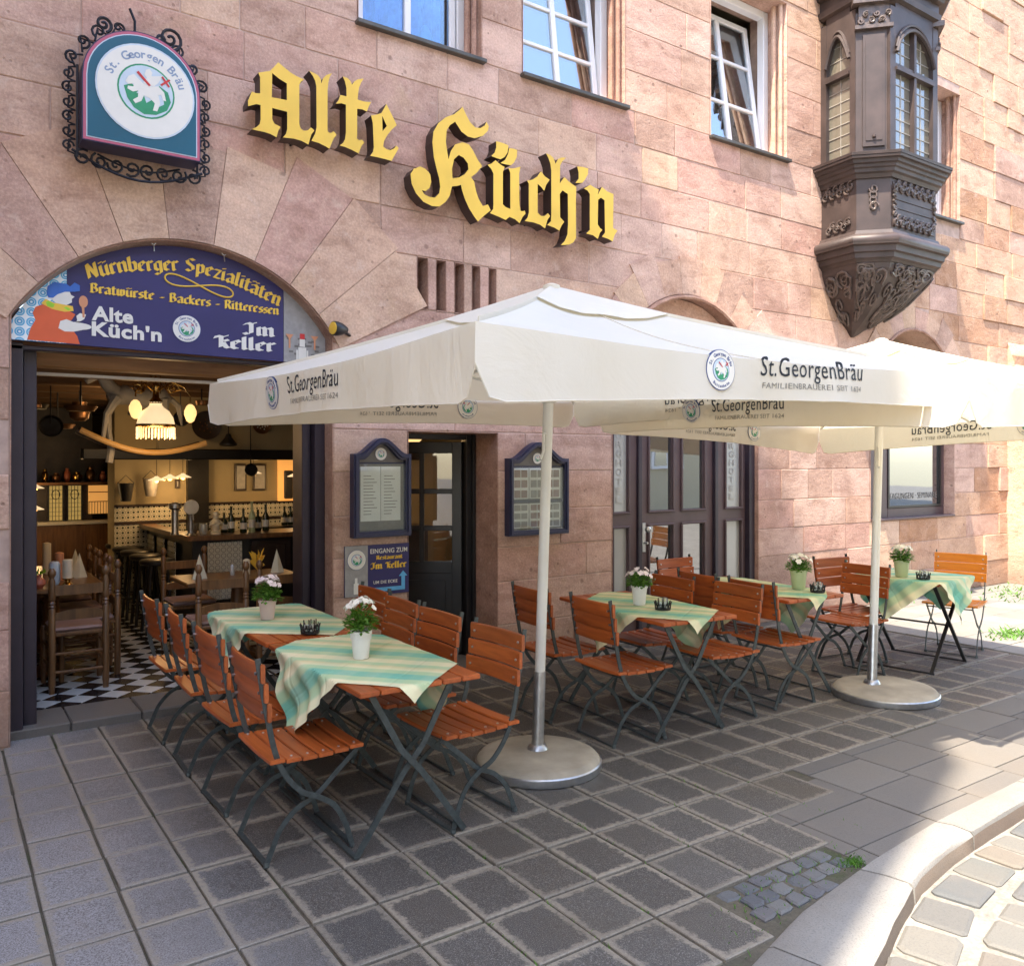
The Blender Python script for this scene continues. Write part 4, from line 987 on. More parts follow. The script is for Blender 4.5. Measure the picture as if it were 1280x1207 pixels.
for j, ul, lights in ((0, (.06, .94), 1), (2, (.03, .97), 2), (4, (.06, .94), 1)):
    m = MB(); fr = .05/(Vector(PB[j+1])-Vector(PB[j])).length
    fbar(m, j, ul[0]-.06, ul[0]+fr, ZB, 6.6, -.09, .012); fbar(m, j, ul[1]-fr, ul[1]+.05, ZB, 6.6, -.09, .012)
    fbar(m, j, ul[0]+fr, ul[1]-fr, ZT, ZT+.035, -.06, .03); fbar(m, j, ul[0]+fr, ul[1]-fr, ZT+.035, ZT+.075, -.06, .012); fbar(m, j, ul[0], ul[1], ZB, ZB+.04, -.06, .006)
    if lights == 2: fbar(m, j, .475, .525, ZB+.04, 6.5, -.07, .02)
    # curved hood
    U0, U1 = ul[0]+fr, ul[1]-fr; n = 16
    def hood(u): t = (u-U0)/(U1-U0); return 6.10+.30*max(0, math.sin(math.pi*t))**.9 if lights == 1 else 6.12+.32*max(0, math.sin(math.pi*t))**.6
    lo = [(U0+(U1-U0)*k/n, hood(U0+(U1-U0)*k/n)) for k in range(n+1)]
    m.prism([lo+[(U1, 6.66), (U0, 6.66)]], -.05, .008, lambda a, b, d, j=j: facept(j, a, b, d))
    m.tube([facept(j, a, b-.005, .028) for a, b in lo], .022, 6); m.tube([facept(j, a, b+.05, .02) for a, b in lo], .016, 6)
    m.build('window_frame', M['oriel'], bay, world=True)
    uu = [(U0, U1)] if lights == 1 else [(U0, .475), (.525, U1)]
    g = MB(); c = MB()
    for a, b in uu:
        fbar(g, j, a, b, ZB+.04, ZT, -.045, -.04); fbar(g, j, a, b, ZT+.075, 6.5, -.045, -.04)
        nc = 2 if lights == 1 else 2
        for q in range(1, nc): u = a+(b-a)*q/nc; fbar(c, j, u-.008, u+.008, ZB+.04, ZT, -.04, -.034); fbar(c, j, u-.008, u+.008, ZT+.075, 6.42, -.04, -.034)
        for q in range(1, 7): z = ZB+.04+(ZT-ZB-.04)*q/7; fbar(c, j, a, b, z-.005, z+.005, -.0385, -.0325)
        for q in range(1, 3): z = ZT+.075+.15*q; fbar(c, j, a, b, z-.004, z+.004, -.0385, -.0325)
    g.build('glazing', M['glass_beige'], bay, world=True); c.build('glazing_bars', M['lead'], bay, world=True)
MB().prism([[(8.95+(x-8.95)*.72, y*.72) for x, y in PB]], 5.0, 7.2, lambda a, b, d: (a, b, d)).build('inner_core', M['darkwood'], bay, world=True)
loft([(6.66, .0), (6.68, .05), (6.74, .06), (6.75, .03), (6.86, .03), (6.87, .08), (6.92, .10), (6.93, .15), (7.0, .19), (7.02, .19)], 'entablature', M['oriel'])
loft([(7.02, .02), (7.8, .0)], 'upper_storey', M['oriel'])

# ---- entrance frame, restaurant door, hotel portal, seminar window
m = MB()
for a, b in ((.386, .46), (2.34, 2.418)): m.box(a, b, .14, .34, .05, 2.44, .006); 
for a, b in ((.465, .54), (2.27, 2.335)): m.box(a, b, .22, .42, .05, 2.40, .006)
m.box(.386, 2.418, .14, .24, 2.395, 2.425, .006)
ef = m.build('entrance_frame', M['door_dk'], bld, world=True)
MB().box(.386, 2.418, .47, .60, 2.33, 2.54, .01).build('timber_lintel', M['lintel'], bld, world=True)
for sgn, xx in ((1, .50),):
    m = MB(); T = Matrix.Translation((xx, .42, 0)) @ Matrix.Rotation(sgn*R(-2 if sgn > 0 else -2), 4, 'Z')
    m.box(-.02, .02, 0, .62, .07, .75, .006, T=T); m.box(-.02, .02, 0, .06, .75, 2.28, .004, T=T); m.box(-.02, .02, .56, .62, .75, 2.28, .004, T=T)
    for z in (1.25, 1.75, 2.24): m.box(-.018, .018, .06, .56, z-.02, z+.02, T=T)
    m.box(-.026, .026, .08, .54, .14, .68, .004, T=T)
    dl = m.build('folded_door', M['door_dk'], bld, world=True)
    g = MB(); g.box(-.004, .004, .06, .56, .75, 2.24, T=T); g.build('pane', M['glass_clear'], dl)
    g = MB(); g.tube([T @ Vector((sgn*.03, .5, 1.0)), T @ Vector((sgn*.06, .5, 1.0)), T @ Vector((sgn*.065, .42, 1.0))], .008, 6); g.build('handle', M['galv'], dl)
# threshold stones
xx = .382
for w in (.34, .42, .40, .45, .43):
    MB().box(xx+.003, min(xx+w, 2.42)-.003, .135, .56, -.05, .056, .008, jit=.002).build('threshold_stone', M['slab'], bld, world=True); xx += w
# open restaurant door
m = MB()
m.box(3.05, 3.095, .37, .44, 0, 1.94, .004); m.box(3.80, 3.868, .37, .46, 0, 1.94, .004); m.box(3.095, 3.80, .37, .44, 1.895, 1.94, .004); m.box(3.845, 3.872, .33, .37, 0, 1.945, .003)
dfr = m.build('door_frame', M['black'], bld, world=True)
T = Matrix.Translation((3.795, .44, 0)) @ Matrix.Rotation(R(180-36), 4, 'Z')
m = MB()
for a, b, c, d in ((0, .085, .06, 1.88), (.615, .70, .06, 1.88), (.085, .615, 1.78, 1.88), (.085, .615, .06, .20), (.085, .615, .74, .84), (.33, .37, .84, 1.78)): m.box(a, b, -.022, .022, c, d, .004, T=T)
for z in (1.13, 1.45): m.box(.085, .33, -.018, .018, z-.022, z+.022, .004, T=T); m.box(.37, .615, -.018, .018, z-.022, z+.022, .004, T=T)
m.box(.085, .615, -.012, .012, .20, .74, T=T); m.box(.14, .56, -.02, .02, .26, .68, .004, T=T)
dl = m.build('open_door', M['black'], bld, world=True)
for i in range(2):
    for a, b in ((.84, 1.108), (1.152, 1.428), (1.472, 1.78)):
        MB().box(.085+.285*i, .33+.285*i, -.003, .003, a, b, T=T).build('pane', M['glass_clear'], dl)
g = MB(); g.tube([T @ Vector(p) for p in ((.655, .02, .98), (.655, .06, .98), (.57, .065, .98))], .009, 6); g.box(.64, .67, .022, .026, .88, 1.06, T=T); g.build('handle', M['galv'], dl)
MB().box(3.05, 3.87, .05, .46, -.04, .03, .006).build('threshold_stone', M['slab'], bld, world=True)
# hotel portal
def panelled(x0, x1, y, name, panels, mat, parent=bld, z0=.04, z1=2.35, gl=None, th=.05):
    m = MB(); xs = sorted(set([x0, x1])); loops = [[(a, c), (b, c), (b, d), (a, d)] for a, b, c, d in panels]
    m.prism([[(x0, z0), (x1, z0), (x1, z1), (x0, z1)]]+loops, y, y+th)
    for a, b, c, d in panels:
        t = .022
        for q in ((a-t, b+t, c-t, c), (a-t, b+t, d, d+t), (a-t, a, c, d), (b, b+t, c, d)): m.box(q[0], q[1], y-.022, y-.001, q[2], q[3], .006)
    o = m.build(name, mat, parent, world=True)
    for k, (a, b, c, d) in enumerate(panels):
        MB().box(a+.001, b-.001, y+.02, y+.026, c+.001, d-.001).build('pane', gl[k], o, world=True)
    return o
G_, F_ = M['glass_dark'], M['frost']
hp1 = panelled(5.17, 5.535, .10, 'side_light', [(5.24, 5.42, .25, 1.08), (5.24, 5.42, 1.235, 2.2)], M['door'], gl=[F_, F_])
MB().box(5.54, 5.585, .07, .16, .03, 2.40, .006).build('door_post', M['door_dk'], bld, world=True)
hd = panelled(5.59, 6.60, .11, 'hotel_door', [(5.71, 6.02, .25, 1.085), (6.16, 6.47, .25, 1.085), (5.71, 6.02, 1.235, 2.2), (6.16, 6.47, 1.235, 2.2)], M['door'], gl=[G_]*4)
MB().box(6.605, 6.65, .07, .16, .03, 2.40, .006).build('door_post', M['door_dk'], bld, world=True)
hp2 = panelled(6.655, 7.09, .10, 'side_light', [(6.79, 7.02, .25, 1.09), (6.79, 7.02, 1.235, 2.2)], M['door'], gl=[F_, F_])
m = MB(); m.box(7.095, 7.18, .04, .2, .03, 2.40, .006); m.box(5.146, 5.168, .05, .2, .03, 2.40, .004); m.box(5.146, 7.18, .05, .2, 2.405, 2.50, .006); m.build('door_frame', M['door_dk'], bld, world=True)
MB().prism([arch_loop(6.165, 2.33, 1.0, 5.17, 7.16, 2.5)], .14, .17).build('fanlight', M['stone_pale'], bld, world=True)
g = MB(); g.tube([(5.635, .10, .93), (5.635, .05, .93)], .012, 8); g.lathe([(.012, -.02), (.03, -.012), (.03, .012), (.012, .02)], (5.635, .045, 1.06), 10, T=Matrix.Rotation(R(90), 4, 'X')); g.box(5.615, 5.655, .098, .108, .84, 1.12, .003); g.build('handle', M['galv'], hd, world=True)
for x_, w_ in ((5.33, .08), (6.905, .085)):
    for k, ch in enumerate('BURGHOTEL'):
        m = MB(); text(m, ch, (x_-w_/2, .118, 2.02-k*.088), (1, 0, 0), (0, 0, 1), w_*(.85 if ch != 'E' else .7), .062, .001); m.build('lettering', M['ink_grey'], hp1 if x_ < 6 else hp2, world=True)
MB().box(5.15, 7.18, .0, .2, -.04, .03, .006).build('threshold_stone', M['slab'], bld, world=True)
m = MB()
m.box(9.235, 9.86, .14, .20, 1.0, 2.42, .01); m.box(11.215, 11.30 if False else 11.13, .10, .2, 1.0, 2.42); 
m = MB(); m.box(9.235, 9.80, .13, .2, 1.005, 2.6, .008); m.box(9.80, 11.125, .13, .2, 1.005, 1.13, .008); m.box(11.04, 11.125, .13, .2, 1.13, 2.6, .008); m.box(9.80, 11.04, .13, .2, 2.52, 2.6, .008)
m.box(9.23, 11.13, -.02, .13, .995, 1.02, .005)
sw = m.build('window', M['door'], bld, world=True)
m = MB(); m.box(9.80, 9.83, .12, .15, 1.13, 2.52); m.box(11.01, 11.04, .12, .15, 1.13, 2.52); m.box(9.83, 11.01, .12, .15, 1.13, 1.16); m.build('sash', M['black'], sw, world=True)
MB().box(9.83, 11.01, .145, .15, 1.16, 2.52).build('pane', M['glass_dark'], sw, world=True)
m = MB(); text(m, 'TAGUNGEN · SEMINARE', (9.86, .143, 1.24), (1, 0, 0), (0, 0, 1), 1.10, .075, .001); m.build('lettering', M['greyprint2'], sw, world=True)
MB().box(4.9, 7.5, .5, .52, 0, 3.6).build('inner_wall', M['darkwood'], bld, world=True); MB().box(9, 11.4, .5, .52, .8, 3.6).build('inner_wall', M['plaster'], bld, world=True)

# ================================================================== SIGNS
YL = -.18
ls = thing('letter_sign', 'big gold blackletter wall lettering with deep brown returns above the entrance', 'lettering', (3.4, -.05, 4.0))
for k, l in LETTERS.items():
    m = MB(); m.prism(l, YL, YL+.115, mi=0, mside=1)
    m.build('letter' if k not in ('d1', 'd2', 'ap') else 'accent', [M['yellow'], M['letter_side']], ls, world=True)
m = MB()
for x, z in ((1.95, 4.0), (2.1, 3.96), (2.27, 4.05), (2.5, 4.0), (2.72, 3.99), (3.3, 3.8), (3.6, 3.75), (3.85, 3.75), (4.15, 3.72), (4.4, 3.8), (4.75, 3.75), (4.95, 3.75)):
    m.tube([(x, YL+.11, z), (x, .01, z)], .01, 6)
m.build('fixing_pins', M['iron'], ls, world=True)
# brewery light box
lb = thing('light_box_sign', 'blue round-topped brewery sign with a dragon crest inside curly black ironwork', 'sign', (1.08, -.1, 3.6))
bx0, bx1, bz0 = .735, 1.42, 3.632; cxs, ry = 1.0775, .335
loop = [(bx0, bz0), (bx1, bz0), (bx1, 4.03)]+[(cxs+.3425*math.cos(R(a)), 4.03+ry*math.sin(R(a))) for a in range(8, 176, 8)]+[(bx0, 4.03)]
def inset(l, d, c=(1.0775, 3.98)):
    return [(c[0]+(x-c[0])*(1-d/.34), c[1]+(z-c[1])*(1-d/.36)) for x, z in l]
m = MB(); m.prism([loop], -.24, -.06); m.build('box_body', M['navy_fr'], lb, world=True)
m = MB(); m.prism([inset(loop, .006)], -.2425, -.2405); m.build('border_line', M['pinkline'], lb, world=True)
m = MB(); m.prism([inset(loop, .022)], -.2445, -.243); m.build('border_line', M['paleblue'], lb, world=True)
m = MB(); m.prism([inset(loop, .028)], -.2465, -.245); m.build('sign_face', M['teal'], lb, world=True)
emblem(lb, (1.092, -.248, 4.0), (1, 0, 0), (0, 0, 1), .288, 'crest', faded=True)
m = MB(); X_, Z_ = (1, 0, 0), (0, 0, 1)
for sd_, xe in ((-1, bx0-.05), (1, bx1+.05)):
    for k in range(6):
        z = 3.62+k*.088; cw = (1 if k % 2 else -1)*sd_
        m.tube(spiral((xe+sd_*.012, -.12, z), .036, 1.35, R(180 if sd_ > 0 else 0)+k*.3, X_, Z_, 14, cw), .007, 5)
        m.tube([(xe-sd_*.03, -.12, z+.045), (xe+sd_*.005, -.12, z+.035), (xe+sd_*.01, -.12, z-.035), (xe-sd_*.03, -.12, z-.045)], .0065, 5)
    m.tube([(xe-sd_*.04, -.12, 3.56), (xe-sd_*.04, -.12, 4.12)], .008, 5)
for k in range(9):
    an = R(20+k*17.5); c = (cxs+.405*math.cos(an), -.12, 4.03+.40*math.sin(an))
    if k == 4: continue
    m.tube(spiral(c, .045, 1.3, an+2.2, X_, Z_, 14, 1 if k % 2 else -1), .008, 5)
    m.tube([(cxs+.36*math.cos(an-.12), -.12, 4.03+.35*math.sin(an-.12)), (cxs+.42*math.cos(an), -.12, 4.03+.42*math.sin(an)), (cxs+.37*math.cos(an+.15), -.12, 4.03+.36*math.sin(an+.15))], .007, 5)
for c, r in (((1.26, -.12, 4.43), .075), ((.87, -.12, 4.41), .05)): m.tube(spiral(c, r, 1.6, -1.2, X_, Z_, 22), .010, 6)
m.tube([(1.03, -.12, 4.37), (1.05, -.12, 4.42), (1.05, -.12, 4.48), (1.02, -.12, 4.55)], .009, 6)
for k in range(8):
    x = bx0+.02+k*.093; dz = .075+.03*math.sin(k/7*math.pi)
    m.tube(spiral((x, -.12, 3.60-dz*.5), .052, 1.4, 1.0+k, X_, Z_, 16, 1 if k < 4 else -1), .008, 5)
m.tube([(bx0-.04+(bx1-bx0+.08)*t/12, -.12, 3.60-.12*math.sin(math.pi*t/12)) for t in range(13)], .009, 6)
m.tube([(bx0+.1+(bx1-bx0-.2)*t/12, -.12, 3.60-.06*math.sin(math.pi*t/12)) for t in range(13)], .007, 6)
for x, z in ((.8, 3.7), (1.35, 3.7), (.85, 4.2), (1.3, 4.2)): m.tube([(x, -.1, z), (x, .0, z)], .012, 6)
m.build('scroll_ironwork', M['iron'], lb, smooth=True, world=True)
# arched banner board
YB = .10
bn = thing('arched_banner_sign', 'dark blue arched board with yellow lettering and a red-coated cook in the entrance arch', 'sign', (1.2, YB, 2.45))
bl = [(.392, 2.447), (2.086, 2.428)]; cx, cz, r = ARC; r -= .022
aR = math.acos((2.086-cx)/r); aL = math.pi-math.acos((cx-.392)/r) if False else math.acos((.392-cx)/r)
board = [(.392, 2.447), (2.086, 2.428)]+[(cx+r*math.cos(aR+(aL-aR)*k/26), cz+r*math.sin(aR+(aL-aR)*k/26)) for k in range(27)]
m = MB(); m.prism([board], YB, YB+.03); m.build('board', M['navy'], bn, world=True)
F = lambda a, b, d: (a, YB-d, b)
m = MB(); pt = [p for p in board if p[0] <= .692]; 
aT = math.acos((.692-cx)/r); tl = [(.394, 2.449), (.692, 2.446)]+[(cx+r*math.cos(aT+(aL-aT)*k/10)*.998, cz+r*math.sin(aT+(aL-aT)*k/10)) for k in range(11)]
m.prism([tl], .001, .002, F); m.build('rosette_tiles', M['bluetile'], bn, world=True)
def Zt(u, v): # picture-of-board helper: metres measured from the lower left corner
    return (.392+u, 2.449+v)
def pc(l): return [Zt(*p) for p in l]
m = MB()
m.prism([pc([(.085, .004), (.375, -.001), (.36, .05), (.33, .09), (.29, .12), (.33, .15), (.35, .185), (.31, .205), (.24, .225), (.18, .235), (.13, .21), (.115, .17), (.13, .13), (.105, .08)])], .0025, .0035, F); m.build('printed_coat', M['coral'], bn, world=True)
m = MB(); m.prism([pc([(.16, .235), (.185, .265), (.23, .245), (.29, .24), (.335, .235), (.34, .205), (.29, .195), (.22, .205)])], .0038, .0044, F); m.build('printed_collar', M['print_yellow'], bn, world=True)
m = MB(); m.prism([pc([(.185, .245), (.20, .255), (.235, .235), (.225, .215), (.195, .22)])], .0047, .0052, F); m.prism([pc([(.285, .22), (.30, .228), (.325, .215), (.31, .205)])], .0047, .0052, F); m.build('printed_collar_dots', M['limep'], bn, world=True)
m = MB(); m.prism([pc([(.215, .27), (.24, .315), (.28, .335), (.315, .33), (.325, .305), (.345, .295), (.33, .28), (.33, .258), (.30, .238), (.24, .245)])], .0045, .005, F)
m.prism([pc([(.255, .09), (.265, .135), (.30, .15), (.34, .135), (.38, .145), (.40, .16), (.41, .19), (.375, .195), (.355, .175), (.36, .15), (.345, .12), (.39, .09), (.34, .075), (.29, .072)])], .0045, .005, F)
m.prism([[(x, z) for x, z in circle(.392+.37, 2.449+.112, .072, 20, ry=.022)]], .0054, .0059, F); m.build('printed_face_and_hands', M['cream'], bn, world=True)
m = MB(); m.prism([pc([(.19, .30), (.195, .345), (.235, .375), (.30, .37), (.33, .35), (.335, .325), (.29, .32), (.25, .30), (.225, .275), (.20, .275)])], .0052, .0057, F)
m.prism([pc([(.31, .345), (.345, .385), (.375, .37), (.375, .335), (.34, .325)])], .0058, .0063, F); m.build('printed_hat', M['hat'], bn, world=True)
m = MB(); m.prism([circle(.392+.395, 2.449+.27, .026, 16, ry=.038)], .0045, .005, F); m.prism([pc([(.385, .24), (.40, .24), (.402, .17), (.39, .17)])], .0051, .0056, F); m.build('printed_spoon', M['flesh'], bn, world=True)
m = MB()   # curved headline
s = 'Nürnberger Spezialitäten'; sc = 1.24/nibw(s); tot = nibw(s)*sc
HD = [(.7, 2.84), (.828, 2.875), (1.037, 2.945), (1.299, 2.985), (1.425, 2.997), (1.543, 2.985), (1.713, 2.950), (1.842, 2.905), (2.049, 2.825), (2.2, 2.75)]
def curve_place(x, y, d):
    px = .815+x; pz = interp(HD, px); sl = (interp(HD, px+.06)-interp(HD, px-.06))/.12; y *= .060/sc
    return (px-y*sl*.8, YB-d, pz+y)
nib(m, s, curve_place, sc, 0, .115)
m.build('headline_lettering', M['print_yellow'], bn, world=True)
m = MB(); s = 'Bratwürste - Backers - Ritteressen'; sc = 1.225/nibw(s)
nib(m, s, lambda x, y, d: (.828+x, YB-d, 2.785-.022*(x/1.235)+y*.040/sc), sc, 0, .12); m.build('subline_lettering', M['print_yellow'], bn, world=True)
m = MB()
text(m, 'Alte', (.835, YB, 2.612), (1, 0, -.015), (0, 0, 1), .245, .085, off=.035); text(m, "Küch'n", (.835, YB, 2.512), (1, 0, -.015), (0, 0, 1), .42, .085, off=.035)
m.build('white_lettering', M['cream'], bn, world=True); m = MB()
for s, x, z, w in (('Im', 1.80, 2.602, .225), ('Keller', 1.60, 2.495, .43)):
    sc = w/nibw(s); nib(m, s, lambda a, b, d: (x+a, YB-d, z+b*.058/sc), sc, 0, .125)
m.build('white_lettering', M['cream'], bn, world=True)
m = MB(); pts = []
for k in range(41):
    t = k/40*2*math.pi; pts.append((1.50+.225*math.cos(t+.3), YB-.004, 2.905+.036*math.sin(2*t+.6)-.05*math.cos(t+.3)*.6))
m.tube(pts, .0055, 5, closed=True); m.build('flourish', M['print_yellow'], bn, world=True)
emblem(bn, (1.415, YB-.001, 2.605), (1, 0, 0), (0, 0, 1), .092, 'crest')
aK = math.acos((2.40-cx)/r)
gp = [(2.089, 2.428), (2.405, 2.42)]+[(cx+r*math.cos(aK+(aR-aK)*k/8)+.003, cz+r*math.sin(aK+(aR-aK)*k/8)) for k in range(9)]
m = MB(); m.prism([gp], YB, YB+.03); m.build('grey_end_board', M['greyprint'], bn, world=True)
m = MB()
for q in range(24):
    x = 2.10+rnd.random()*.27; z = 2.44+rnd.random()*.17; m.box(x, x+.03, YB-.002, YB-.001, z, z+.014)
m.build('printed_brickwork', M['greyprint2'], bn, world=True)
m = MB()
for a, b, c, d in ((2.195, 2.255, 2.45, 2.54), (2.205, 2.245, 2.545, 2.60), (2.18, 2.192, 2.45, 2.52), (2.258, 2.27, 2.45, 2.52)): m.box(a, b, YB-.005, YB-.003, c, d)
m.build('printed_soldier', M['cream'], bn, world=True)
m = MB(); m.box(2.207, 2.243, YB-.006, YB-.0052, 2.60, 2.64); m.build('printed_soldier_cap', M['redp'], bn, world=True)
m = MB()
for x in (2.13, 2.32): m.prism([[(x-.03, 2.63), (x+.03, 2.63), (x+.006, 2.60), (x+.006, 2.53), (x-.006, 2.53), (x-.006, 2.60)]], .003, .005, F)
m.build('printed_fountain', M['flesh'], bn, world=True)
m = MB()
for x in (1.201, 1.659):
    z = cz+math.sqrt((r+.02)**2-(x-cx)**2); m.tube([(x+.014*math.cos(R(a)), YB-.02, z-.0+.016*math.sin(R(a))) for a in range(0, 360, 30)], .004, 5, closed=True); m.tube([(x, YB-.02, z-.015), (x+.004, YB-.02, z-.06)], .004, 5)
m.build('hook', M['galv'], bn, world=True)
# floodlight beside the arch
fl = thing('floodlight', 'small black spotlight with a pale reflector at the right end of the arch', 'lamp', (2.47, -.05, 2.66))
T = Matrix.Translation((2.40, -.10, 2.67)) @ Matrix.Rotation(R(-90), 4, 'Y') @ Matrix.Rotation(R(12), 4, 'X')
m = MB(); m.lathe([(.05, .02), (.055, 0), (.045, -.05), (.02, -.10)], (0, 0, 0), 14, T=T); m.tube([(2.45, -.08, 2.67), (2.56, -.0, 2.64)], .012, 6); m.build('housing', M['black'], fl, smooth=True, world=True)
m = MB(); m.lathe([(.046, .02), (.044, .026), (.0, .03)], (0, 0, 0), 14, T=T, cap=False); m.build('lens', M['print_yellow'], fl, world=True)
# menu cases
def menu_case(x0, x1, z0, z1, apex, label, pages):
    t = thing('menu_case', label, 'menu case', ((x0+x1)/2, -.03, z0), group='glazed menu cases on the wall'); w = x1-x0; D = .075
    def top(u, o): # u 0..1
        return z1-o+(apex-z1)*math.sin(math.pi*min(1, max(0, (u-.08)/.84)))**1.6
    n = 18
    def outline(o): return [(x0+o, z0+o), (x1-o, z0+o)]+[(x1-o-(w-2*o)*k/n, top(1-k/n, o)) for k in range(n+1)]
    m = MB(); m.prism([outline(0), outline(.045)], -D, -.002); m.prism([outline(.012), outline(.03)], -D-.015, -D+.001)
    m.build('case_frame', M['navy_fr'], t, world=True)
    m = MB(); m.prism([outline(.044)], -.03, -.004); m.build('back_panel', M['greyprint2'], t, world=True)
    emblem(t, ((x0+x1)/2, -.034, z1+.0), (1, 0, 0), (0, 0, 1), .048, 'crest', lettering=False)
    zt = z1-.075; m = MB(); m.box(x0+.05, x1-.05, -.045, -.035, zt, zt+.012); m.build('divider', M['navy_fr'], t, world=True)
    if pages == 1:
        for k in range(2):
            a = x0+.07+k*(w-.14)/2; b = a+(w-.14)/2-.004
            m = MB(); m.grid(lambda u, v: (a+(b-a)*u, -.036-.006*math.sin(u*3), z0+.12+(zt-.02-z0-.12)*v), 6, 1); pg = m.build('menu_page', M['paper'], t, smooth=True, world=True)
            m = MB()
            for q in range(13):
                z = z0+.17+q*(zt-z0-.24)/13; m.box(a+.02, a+.02+(b-a-.05)*rnd.uniform(.5, 1), -.0465, -.0455, z, z+.006)
            m.build('menu_lines', M['brownpaper'], t, world=True)
    else:
        zm = (z0+zt)/2; m = MB(); m.box(x0+.045, x1-.045, -.05, -.036, zm-.012, zm+.012, .003); m.build('divider', M['navy_fr'], t, world=True)
        for r_ in range(2):
            zz0, zz1 = (z0+.06, zm-.02) if r_ == 0 else (zm+.02, zt-.01)
            for k in range(3):
                a = x0+.06+k*(w-.12)/3; b = a+(w-.12)/3-.008
                MB().box(a, b, -.04, -.036, zz0, zz1).build('photo_sheet', M['paper'], t, world=True)
                m = MB()
                for q in range(3):
                    for p in range(2): m.box(a+.012+p*(b-a-.02)/2, a+.004+(p+1)*(b-a-.02)/2, -.0425, -.0412, zz0+.01+q*(zz1-zz0)/3, zz0+(q+.85)*(zz1-zz0)/3)
                m.build('printed_photos', [M['brownpaper'], M['cushion']][(k+r_) % 2], t, world=True)
    MB().box(x0+.044, x1-.044, -.062, -.059, z0+.044, zt+.0).build('pane', M['glass_clear'], t, world=True)
    return t
menu_case(2.555, 3.03, 1.14, 1.765, 1.885, 'navy menu case with two white menu pages, left of the open door', 1)
menu_case(3.945, 4.575, 1.085, 1.735, 1.875, 'navy menu case filled with small photographs, right of the open door', 2)
ps = thing('direction_poster', 'dark poster with a blue arrow below the menu case, pointing round the corner', 'sign', (2.77, -.012, .69))
m = MB(); m.box(2.505, 3.035, -.022, -.012, .70, 1.08); m.build('poster_sheet', M['navy'], ps, world=True)
m = MB(); m.box(2.506, 2.69, -.0245, -.0225, .701, 1.079); m.build('grey_strip', M['greyprint'], ps, world=True)
emblem(ps, (2.598, -.026, .975), (1, 0, 0), (0, 0, 1), .075, 'crest', lettering=False)
m = MB(); text(m, 'EINGANG ZUM', (2.71, -.0225, 1.015), (1, 0, 0), (0, 0, 1), .31, .034, off=.015); text(m, 'UM DIE ECKE', (2.735, -.0225, .785), (1, 0, 0), (0, 0, 1), .20, .022, off=.015)
m.box(2.575, 2.615, -.027, -.0255, .72, .80); m.box(2.585, 2.605, -.027, -.0255, .80, .84); m.build('white_lettering', M['cream'], ps, world=True)
m = MB()
for s, x, z, w, xh in (('Restaurant', 2.76, .968, .22, .020), ('Im Keller', 2.715, .898, .30, .032)):
    sc = w/nibw(s); nib(m, s, lambda a, b, d: (x+a, -.0225-d, z+b*xh/sc), sc, 0, .12)
m.build('gold_lettering', M['print_yellow'], ps, world=True)
m = MB(); m.prism([[(2.72, .725), (3.0, .725), (3.0, .83), (3.02, .83), (2.985, .87), (2.95, .83), (2.97, .83), (2.97, .755), (2.72, .755)]], -.027, -.0235); m.build('arrow', M['skyblue'], ps, world=True)

